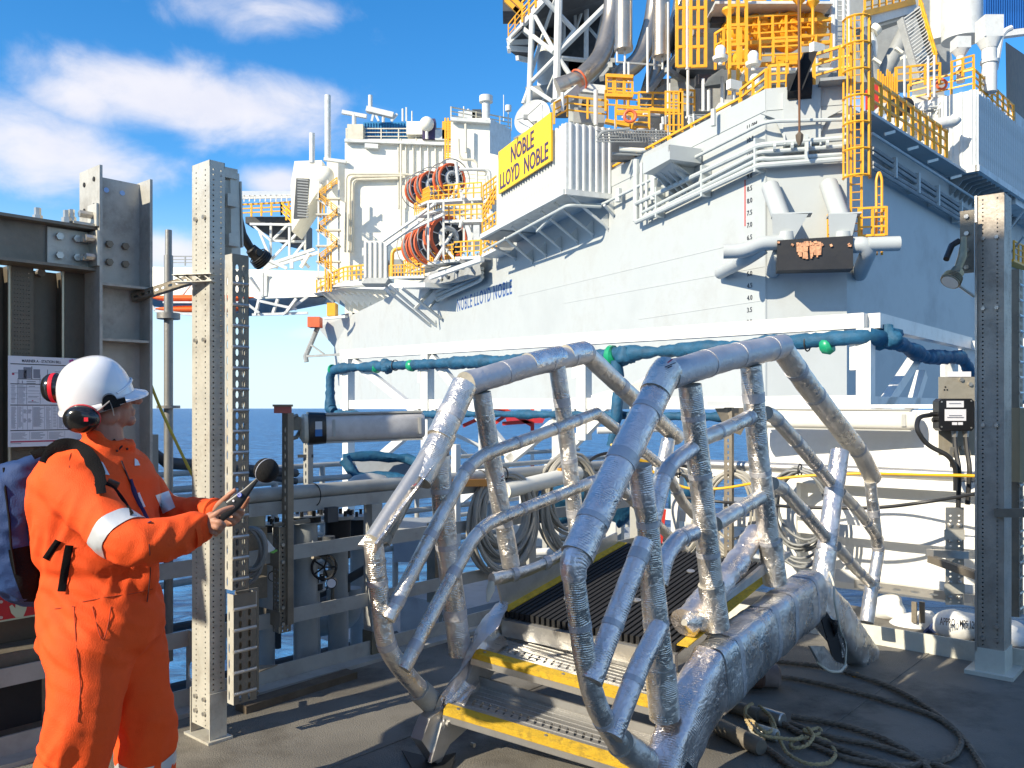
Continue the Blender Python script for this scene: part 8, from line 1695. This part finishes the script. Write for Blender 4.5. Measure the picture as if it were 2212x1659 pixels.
# near (right) hand, index finger stretched over the meter, the others curled
pn = P(449, 1131, 2.985); ell(bd, pn, (.036, .022, .031), 16, 10, Matrix.Rotation(.35, 3, 'Y')); ell(bd, P(456, 1122, 2.985), (.026, .019, .028), 14, 9, Matrix.Rotation(.3, 3, 'Y')); limb(bd, [wr_n, P(444, 1133, 2.985)], [.029, .028], 14, .01)
finger(bd, [P(454, 1118, 2.975), P(470, 1108, 2.965), P(488, 1099, 2.985), P(503, 1095, 3.0)], [.0115, .0105, .0095, .0082])
finger(bd, [P(457, 1127, 2.97), P(474, 1127, 2.955), P(484, 1134, 2.965), P(482, 1139, 2.985)], [.0115, .0105, .0095, .0082])
finger(bd, [P(455, 1136, 2.97), P(469, 1139, 2.955), P(477, 1144, 2.968), P(475, 1148, 2.985)], [.011, .010, .009, .008])
finger(bd, [P(451, 1144, 2.975), P(461, 1150, 2.965), P(467, 1154, 2.975), P(466, 1156, 2.99)], [.0098, .009, .008, .007])
finger(bd, [P(446, 1122, 3.01), P(458, 1112, 3.035), P(475, 1112, 3.05), P(488, 1116, 3.055)], [.013, .0125, .0115, .009])
# far (left) hand cradles the meter: thumb along its top side, fingers closed round underneath
pf = P(497, 1118, 3.165); ell(bd, pf, (.040, .020, .034), 16, 10, Matrix.Rotation(-.5, 3, 'Y')); limb(bd, [wr_f, P(484, 1114, 3.18)], [.029, .026], 14, .01)
finger(bd, [P(466, 1104, 3.17), P(470, 1092, 3.14), P(490, 1073, 3.115), P(507, 1059, 3.11)], [.0135, .012, .0105, .0085])
finger(bd, [P(514, 1104, 3.155), P(526, 1094, 3.15), P(532, 1084, 3.12), P(537, 1076, 3.10)], [.0115, .0105, .0095, .008])
finger(bd, [P(514, 1112, 3.15), P(524, 1109, 3.12), P(521, 1103, 3.075), P(513, 1100, 3.062)], [.0115, .0105, .0095, .0082])
finger(bd, [P(508, 1121, 3.15), P(516, 1120, 3.11), P(510, 1113, 3.07), P(502, 1110, 3.058)], [.0115, .0105, .0095, .0082])
finger(bd, [P(500, 1128, 3.15), P(507, 1130, 3.11), P(501, 1124, 3.07), P(492, 1121, 3.058)], [.010, .0092, .0085, .0072])
for a, d_ in ((an_n, V((1, .25, 0))), (an_f, V((1, .3, 0)))): ell(bd, V((a.x, a.y, .06)) + d_ * .06, (.10, .04, .04))
limb(bd, [an_n, V((an_n.x, an_n.y, .07))], [.045, .04]); limb(bd, [an_f, V((an_f.x, an_f.y, .07))], [.045, .04])
bme = remeshed(bd, 'person', .0042, 3)
person, bvb = from_mesh(bme, 'person', M_skin)
tag(person, 'worker in an orange coverall and white helmet holding up a sound level meter', 'person')
cov, bvc = from_mesh(me, 'coverall', M_orangecl, person, folds)
CAM = V((0, 0, EYE))
def onb(x, y, off=.004, bv=None):
    r = V(((x - 1106) / F, 1, (882 - y) / F)).normalized(); h = (bv or bvc).ray_cast(CAM, r)
    return (h[0] - r * off, h[1]) if h[0] else (P(x, y, 3.0), -r)
def strip(pts, w_, name, m, off=.006, th=.004, parent=None, step=.012, wx=None):
    """a band of cloth laid on the coverall along points measured in the picture"""
    f_ = []
    for a, c in zip(pts, pts[1:]):
        n = max(1, int(math.hypot(c[0] - a[0], c[1] - a[1]) / 5)); f_ += [(a[0] + (c[0] - a[0]) * i / n, a[1] + (c[1] - a[1]) * i / n) for i in range(n)]
    f_.append(pts[-1]); q = [onb(x, y, off) for x, y in f_]; pos = [p for p, _ in q]
    for _ in range(14): pos = [pos[0]] + [(pos[i - 1] + pos[i] * 2 + pos[i + 1]) / 4 for i in range(1, len(pos) - 1)] + [pos[-1]]
    vs = []
    for i, p in enumerate(pos):
        t = (pos[min(i + 1, len(pos) - 1)] - pos[max(i - 1, 0)]).normalized(); vw = (CAM - p).normalized(); nn = vw; s1 = t.cross(nn).normalized(); ww = w_[min(i * len(w_) // len(pos), len(w_) - 1)] if isinstance(w_, list) else w_
        vs += [p - s1 * ww / 2, p + nn * th, p + s1 * ww / 2, p - nn * th]
    s_ = MB(); s_.loft([vs[i * 4:i * 4 + 4] for i in range(len(pos))]); return s_.build(name, m, parent or person, smooth=60)
def grid_patch(poly, name, m, off=.005, nu=14, nv=8):
    """quadrilateral patch laid on the cloth"""
    a, b_, c, d = poly; vs = []
    for i in range(nu + 1):
        for j in range(nv + 1):
            u, v = i / nu, j / nv; x = (a[0] * (1 - u) + b_[0] * u) * (1 - v) + (d[0] * (1 - u) + c[0] * u) * v; y = (a[1] * (1 - u) + b_[1] * u) * (1 - v) + (d[1] * (1 - u) + c[1] * u) * v; vs.append(onb(x, y, off)[0])
    k = len(vs); fs = [(i * (nv + 1) + j, i * (nv + 1) + j + 1, (i + 1) * (nv + 1) + j + 1, (i + 1) * (nv + 1) + j) for i in range(nu) for j in range(nv)]
    s_ = MB(); s_.add(vs + [v_ + V((0, .003, 0)) for v_ in vs], fs + [tuple(k + i for i in reversed(f)) for f in fs]); return s_.build(name, m, cov, smooth=80)
def band(c, ax, rad, w_, nm='reflective_band'):
    """closed band standing off the sleeve or leg: each point is pushed out to the cloth"""
    ax = V(ax).normalized(); u1 = ax.orthogonal().normalized(); v1 = ax.cross(u1); R_ = []
    for k in (-.5, -.25, 0, .25, .5):
        r_ = []
        for j in range(36):
            a = 2 * math.pi * j / 36; d = u1 * math.cos(a) + v1 * math.sin(a); o = V(c) + ax * w_ * k; h = bvc.ray_cast(o + d * .2, -d, .2); rr = (h[0] - o).length + .004 if h[0] else rad
            r_.append(o + d * clampf(rr, rad * .8, rad * 1.05))
        R_.append(r_)
    s_ = MB(); s_.loft(R_ + [[q + (V(c) - q) * .04 for q in r_] for r_ in reversed(R_)], cap=False); s_.build(nm, M_refl, cov, smooth=80)
band(sh_n.lerp(el_n, .78), el_n - sh_n, .092, .060); band(el_f.lerp(wr_f, .12), (wr_f - el_f).normalized() + (el_f - sh_f).normalized() * .6, .084, .055)
band(kn_f.lerp(an_f, .50), an_f - kn_f, .105, .055); band(kn_n.lerp(an_n, .55), an_n - kn_n, .108, .055)
grid_patch([(212, 992), (222, 1000), (236, 1026), (224, 1024)], 'reflective_patch', M_refl); grid_patch([(291, 990), (297, 994), (302, 1005), (291, 1006)], 'reflective_patch', M_refl)
grid_patch([(336, 1070), (364, 1060), (378, 1096), (352, 1110)], 'reflective_patch', M_refl)
M_seam = mat('seam_thread', (.30, .03, .005), .8); M_zip = mat('zip_dark', (.05, .012, .01), .6)
strip([(262, 995), (276, 1030), (290, 1062)], .006, 'zip', M_zip); strip([(322, 1175), (326, 1230), (318, 1300)], .004, 'zip', M_zip)
for pts in ([(178, 1300), (230, 1290), (290, 1282), (330, 1272)], [(200, 1310), (214, 1370), (222, 1392), (234, 1352), (240, 1310)], [(160, 1310), (165, 1400), (175, 1480), (168, 1560)], [(118, 1315), (140, 1312), (160, 1310)], [(150, 1010), (148, 980), (170, 962)]): strip(pts, .0035, 'seam', M_seam, .002, .0015)
ln = strip([(282, 1035), (292, 1070), (305, 1095), (318, 1118), (322, 1128)], [.012, .016, .014, .012, .012], 'lanyard', mat('navy_lanyard', (.015, .02, .10), .7), .008); strip([(297, 1065), (305, 1085), (310, 1096)], .014, 'pass_card', M_board, .012, .002, ln)
strip([(240, 950), (252, 962), (262, 968)], .02, 'undershirt', M_blackm, .004)
for x, y in ((253, 974), (275, 970)):
    s_ = MB(); s_.sphere(onb(x, y, .003)[0], .0045, 8, 6); s_.build('snap', M_zip, cov)
# cuffs, boots
for w__, e__, r_ in ((wr_n, el_n, .060), (wr_f, el_f, .056)):
    ax = (e__ - w__).normalized(); s_ = MB(); s_.tube([w__ + ax * .008, w__ + ax * .012, w__ + ax * .03], [r_ * .8, r_, r_ * 1.04], 22); s_.build('cuff', M_orangecl, cov)
for a, d_ in ((an_n, V((1, .25, 0)).normalized()), (an_f, V((1, .3, 0)).normalized())):
    s_ = MB(); c = V((a.x, a.y, 0)); sd2 = V((-d_.y, d_.x, 0)); R_ = []
    for f_, w2, h in ((-.1, .03, .06), (-.08, .042, .10), (0, .045, .12), (.07, .048, .09), (.14, .05, .07), (.19, .035, .045), (.205, .015, .025)): R_.append([c + d_ * f_ + sd2 * math.cos(t) * w2 + UP * (h / 2 + math.sin(t) * h / 2 + .004) for t in [2 * math.pi * j / 14 for j in range(14)]])
    s_.loft(R_); s_.tube([c + UP * .08, c + UP * .22], .055, 14); s_.build('boot', M_blackm, person)
# helmet
M_helm = mat('helmet_white', (.80, .81, .84), .22, 0, .02, 3, spec=.6, coat=.4)
hf = V((.885, .44, .30)).normalized(); hs2 = V((hf.y, -hf.x, -.24)).normalized(); hs2 = (hs2 - hf * hs2.dot(hf)).normalized(); hup = hs2.cross(hf).normalized()
if hup.z < 0: hup = -hup
KC = P(209, 860, 3.11)
def K3(f, s, u): return KC + hf * f + hs2 * s + hup * u
hm = MB(); R_ = []; nH = 40
for i in range(15):
    t = i / 14; k = math.cos(t * math.pi / 2) ** .72 if t < 1 else 0.0; u = .152 * math.sin(t * math.pi / 2) ** .95
    R_.append([K3(.128 * k * math.cos(a) + .004 * (1 - k), .112 * k * math.sin(a) * (1 + .03 * math.cos(a)), u + (.004 * max(0, math.cos(a)) - .006 * math.cos(2 * a)) * (1 - t)) for a in [2 * math.pi * j / nH for j in range(nH)]])
hm.loft(R_, cap=False)
br = []
for e in (0, .5, 1, 1, .5, 0):
    th_ = 0 if len(br) < 3 else -.007
    br.append([K3((.126 + e * (.010 + .036 * max(0, math.cos(a)) ** 1.2)) * math.cos(a), (.110 + e * (.010 + .02 * max(0, math.cos(a)))) * math.sin(a), .004 * max(0, math.cos(a)) - .006 * math.cos(2 * a) - e * .012 + th_ - e * .012 * max(0, math.cos(a)) ** 2) for a in [2 * math.pi * j / nH for j in range(nH)]])
hm.loft(br, cap=False); helmet = hm.build('helmet', M_helm, person, smooth=50)
s_ = MB(); R_ = []
for u, k in ((-.004, .99), (-.03, .95), (-.03, .93), (-.004, .97)): R_.append([K3(.124 * k * math.cos(a), .108 * k * math.sin(a), u + .004 * math.cos(a)) for a in [2 * math.pi * j / nH for j in range(nH)]])
s_.loft(R_, cap=False); s_.build('inner_rim', mat('helmet_liner', (.42, .42, .40), .5), helmet)
s_ = MB(); s_.tube([K3(.131 * math.cos(a), .113 * math.sin(a), .016 + .02 * math.cos(a) ** 2) for a in [math.radians(q) for q in range(-60, 61, 8)]], .004, 6);  s_.build('helmet_ridge', M_helm, helmet)
M_cup = mat('ear_cup_black', (.012, .012, .012), .16, 0, .1, 5, spec=.7); M_cupred = mat('ear_cup_red', (.62, .015, .03), .35)
# slot adaptor on the helmet side
s_ = MB(); q = K3(.035, .118, .008); s_.tube([q - hs2 * .012, q + hs2 * .012], .024, 18); s_.para(q + hf * -.028 + hup * -.03 - hs2 * .008, hf * .056, hs2 * .014, hup * .028); s_.para(q + hf * .0 + hup * -.022 - hs2 * .004, hf * .05, hs2 * .012, hup * .02); s_.build('adaptor', M_cup, helmet)
s_ = MB(); s_.tube([q + hs2 * .012 - hup * .005, q - hup * .03 + hs2 * .014, q - hup * .055 + hs2 * .010 - hf * .002], .0018, 6); s_.tube([q + hs2 * .012, q - hf * .04 - hup * .018 + hs2 * .02, q - hf * .085 - hup * .028 + hs2 * .015], .003, 6); s_.build('wire_arm', M_stain, helmet)
def cup(c, ax, rx, rz, lab):
    ax = V(ax).normalized(); u1 = V((0, 0, 1)).cross(ax).normalized(); v1 = ax.cross(u1).normalized(); t = None
    s_ = MB(); R_ = []
    for o, k in ((-.030, .75), (-.028, .9), (-.012, 1.0), (.004, 1.0), (.018, .93), (.030, .75), (.036, .45), (.038, .1)): R_.append([V(c) + ax * o + u1 * math.cos(a) * rx * k + v1 * math.sin(a) * rz * k for a in [2 * math.pi * j / 26 for j in range(26)]])
    s_.loft(R_); t = s_.build('ear_cup', M_cup, helmet, smooth=50)
    s_ = MB(); R_ = []
    for o, k in ((-.012, 1.02), (-.004, 1.03), (.002, 1.02)): R_.append([V(c) + ax * o + u1 * math.cos(a) * rx * k + v1 * math.sin(a) * rz * k for a in [2 * math.pi * j / 26 for j in range(26)]])
    s_.loft(R_, cap=False); s_.build('red_band', M_cupred, t); return t
c1 = cup(P(176, 905, 2.985), V((.15, -.85, -.28)), .060, .050, 'near'); c2 = cup(P(116, 838, 3.16), V((-.95, -.12, -.02)), .055, .054, 'far')
s_ = MB(); s_.box(P(186, 906, 2.945), (.014, .003, .014), .0); s_.build('badge', M_cupred, c1)
# safety glasses
M_spec = mat('glasses_black', (.01, .01, .01), .2); s_ = MB()
for k in (-1, 1): s_.tube([H3(.112, .012 * k, -.012), H3(.105, .04 * k, -.008), H3(.085, .068 * k, -.004)], [.012, .017, .010], 12, flat=.35) if False else s_.sphere(H3(.098, .034 * k, -.008), (.012, .032, .019), 16, 10, R3)
s_.tube([H3(.098, .062, 0), H3(.05, .082, 0), H3(-.01, .084, -.005)], .0035, 8); s_.tube([H3(.098, -.062, 0), H3(.05, -.082, 0), H3(-.01, -.084, -.005)], .0035, 8); s_.build('safety_glasses', M_spec, person)
for k in (-1, 1):
    s_ = MB(); s_.sphere(H3(.083, .031 * k, -.008), .012, 12, 8); s_.build('eye', mat('eye_white', (.6, .58, .55), .2), person)
s_ = MB(); R_ = []
for u, k in ((-.045, .99), (-.02, 1.0), (.01, 1.0)): R_.append([H3(-.012 + .103 * k * math.cos(a), .081 * k * math.sin(a), u) for a in [math.radians(q) for q in range(95, 266, 10)]])
s_.loft(R_, cap=False, closed_ring=False); s_.v = s_.v; s_.build('hair', mat('grey_hair', (.09, .07, .05), .8, 0, .3, 60, .5, 300), person)
# backpack: a thing of its own
M_pack = cloth('pack_blue', (.010, .045, .16), .7); M_packb = mat('pack_black', (.007, .007, .008), .9, 0, .2, 12, .4, 200, spec=.15)
pk = MB(); R_ = []
for y, cx, hw, hd in ((985, 92, 12, .05), (1000, 66, 44, .11), (1040, 44, 66, .155), (1100, 40, 76, .17), (1160, 46, 78, .17), (1215, 55, 72, .16), (1262, 64, 58, .13), (1290, 70, 40, .09), (1303, 74, 14, .03)):
    c = P(cx, y, 3.16); R_.append([c + V((math.copysign(abs(math.cos(a)) ** .8, math.cos(a)) * hw / F * 3.16, math.copysign(abs(math.sin(a)) ** .8, math.sin(a)) * hd, 0)) for a in [2 * math.pi * j / 26 for j in range(26)]])
pk.loft(list(reversed(R_))); pme = remeshed(pk, 'pack', .009, 5)
def pkf(p, n): return p + n * (.014 * mnoise.noise(p * 8) + .008 * (1 - 2 * abs(mnoise.noise(p * 17))))
back, bvp = from_mesh(pme, 'backpack', M_pack, None, pkf); tag(back, 'blue backpack with a black base worn on the back of the worker', 'backpack')
def pstrip(pts, w_, nm, m, bv, off=.006):
    q = [onb(x, y, off, bv) for x, y in pts]; s_ = MB(); vs = []
    f_ = [p for p, _ in q]
    for i, p in enumerate(f_):
        t = (f_[min(i + 1, len(f_) - 1)] - f_[max(i - 1, 0)]).normalized(); nn = (CAM - p).normalized(); s1 = t.cross(nn).normalized(); vs.append([p - s1 * w_ / 2, p + nn * .005, p + s1 * w_ / 2, p - nn * .005])
    s_.loft(vs); return s_.build(nm, m, back, smooth=60)
# black base panel follows the pack
vs = []; nx_, ny_ = 16, 14
for i in range(nx_ + 1):
    for j in range(ny_ + 1):
        u, v = i / nx_, j / ny_; y = 1168 + 132 * v + (1 - u) * 20 * (1 - v); xl = 18 + 34 * v ** 1.5; xr = 112 - 20 * v; vs.append(onb(xl + (xr - xl) * u, y, .004, bvp)[0])
k = len(vs); fs = [(i * (ny_ + 1) + j, i * (ny_ + 1) + j + 1, (i + 1) * (ny_ + 1) + j + 1, (i + 1) * (ny_ + 1) + j) for i in range(nx_) for j in range(ny_)]
s_ = MB(); s_.add(vs + [q + V((0, .004, 0)) for q in vs], fs + [tuple(k + i for i in reversed(f)) for f in fs]); s_.build('base_panel', M_packb, back, smooth=80)
pstrip([(8, 1010), (12, 1060), (20, 1120), (24, 1180), (34, 1240)], .008, 'zip', M_packb, bvp)
def cstrip(pts, w_, nm, m, off=.01, th=.006, **k):
    o = strip(pts, w_, nm, m, off, th, back, **k); return o
sp = cstrip([(96, 1000), (104, 978), (124, 963), (150, 959), (172, 966), (194, 986), (208, 1010), (216, 1040), (219, 1066)], [.035, .045, .05, .05, .05, .05, .048, .042, .03], 'shoulder_strap', M_packb, .012, .009)
cstrip([(222, 1042), (236, 1046), (252, 1062), (268, 1086), (284, 1112)], .018, 'webbing', M_packb); cstrip([(232, 1040), (246, 1046), (256, 1050)], .026, 'buckle', M_blackp, .016, .008)
cstrip([(150, 1178), (142, 1220), (133, 1278)], .026, 'webbing', M_packb, .012, .003); cstrip([(126, 1168), (112, 1188), (98, 1208)], .022, 'webbing', M_packb)
cstrip([(70, 985), (84, 975), (100, 972), (112, 980)], .03, 'grab_handle', M_packb, .02)
# sound level meter
mt = thing('sound_level_meter', 'black handheld sound level meter with a round foam windscreen in the hands of the worker', 'sound meter', P(463, 1122, 3.06))
m0, m1, m2, m3 = P(461, 1124, 3.055), P(508, 1086, 3.06), P(532, 1062, 3.06), P(557, 1034, 3.06); md = (m3 - m0).normalized(); mw = md.cross(V((0, -1, .0))).normalized(); mn_ = mw.cross(md).normalized()
if mn_.y > 0: mn_ = -mn_
mb_ = MB(); R_ = []
for p, w_, h in ((m0, .018, .010), (m0 + md * .008, .026, .016), (m0.lerp(m1, .5), .027, .017), (m1, .026, .016), (m1.lerp(m2, .6), .020, .014), (m2, .015, .011), (m2.lerp(m3, .5), .010, .008), (m3, .006, .006)):
    R_.append([p + mw * math.copysign(abs(math.cos(a)) ** .6, math.cos(a)) * w_ + mn_ * math.copysign(abs(math.sin(a)) ** .6, math.sin(a)) * h for a in [2 * math.pi * j / 20 for j in range(20)]])
mb_.loft(R_); mb_.build('body', mat('meter_black', (.02, .022, .026), .4, 0, .1, 20), mt, smooth=50)
s_ = MB(); q = m0.lerp(m1, .55); s_.para(q - md * .03 - mw * .026 + mn_ * .0165, md * .055, mw * .02, mn_ * .0015); s_.build('side_panel', mat('meter_grey', (.09, .10, .10), .5), mt)
for f_, c_, r_, m_ in ((.62, .004, .0085, mat('meter_blue', (.03, .08, .55), .4)), (.48, 0, .004, M_board)):
    s_ = MB(); p = m0.lerp(m3, f_) + mn_ * .0162; s_.tube([p, p + mn_ * .0014], r_, 16); s_.build('button', m_, mt)
s_ = MB(); p = m0.lerp(m3, .62) + mn_ * .018; s_.ring(p, mn_, .0055, .001, 14, 4); s_.para(p - mw * .003, mw * .006, md * .0015, mn_ * .0006); s_.build('logo', M_board, mt)
bc = P(575.5, 1016, 3.06); s_ = MB(); s_.sphere(bc, .0445, 26, 16); s_.build('windscreen', mat('foam_black', (.006, .006, .006), .95, 0, .3, 90, .6, 400), mt)
s_ = MB(); s_.ring(bc, V((.75, -.55, -.35)), .0452, .0012, 40, 5); s_.build('trim_ring', M_board, mt)
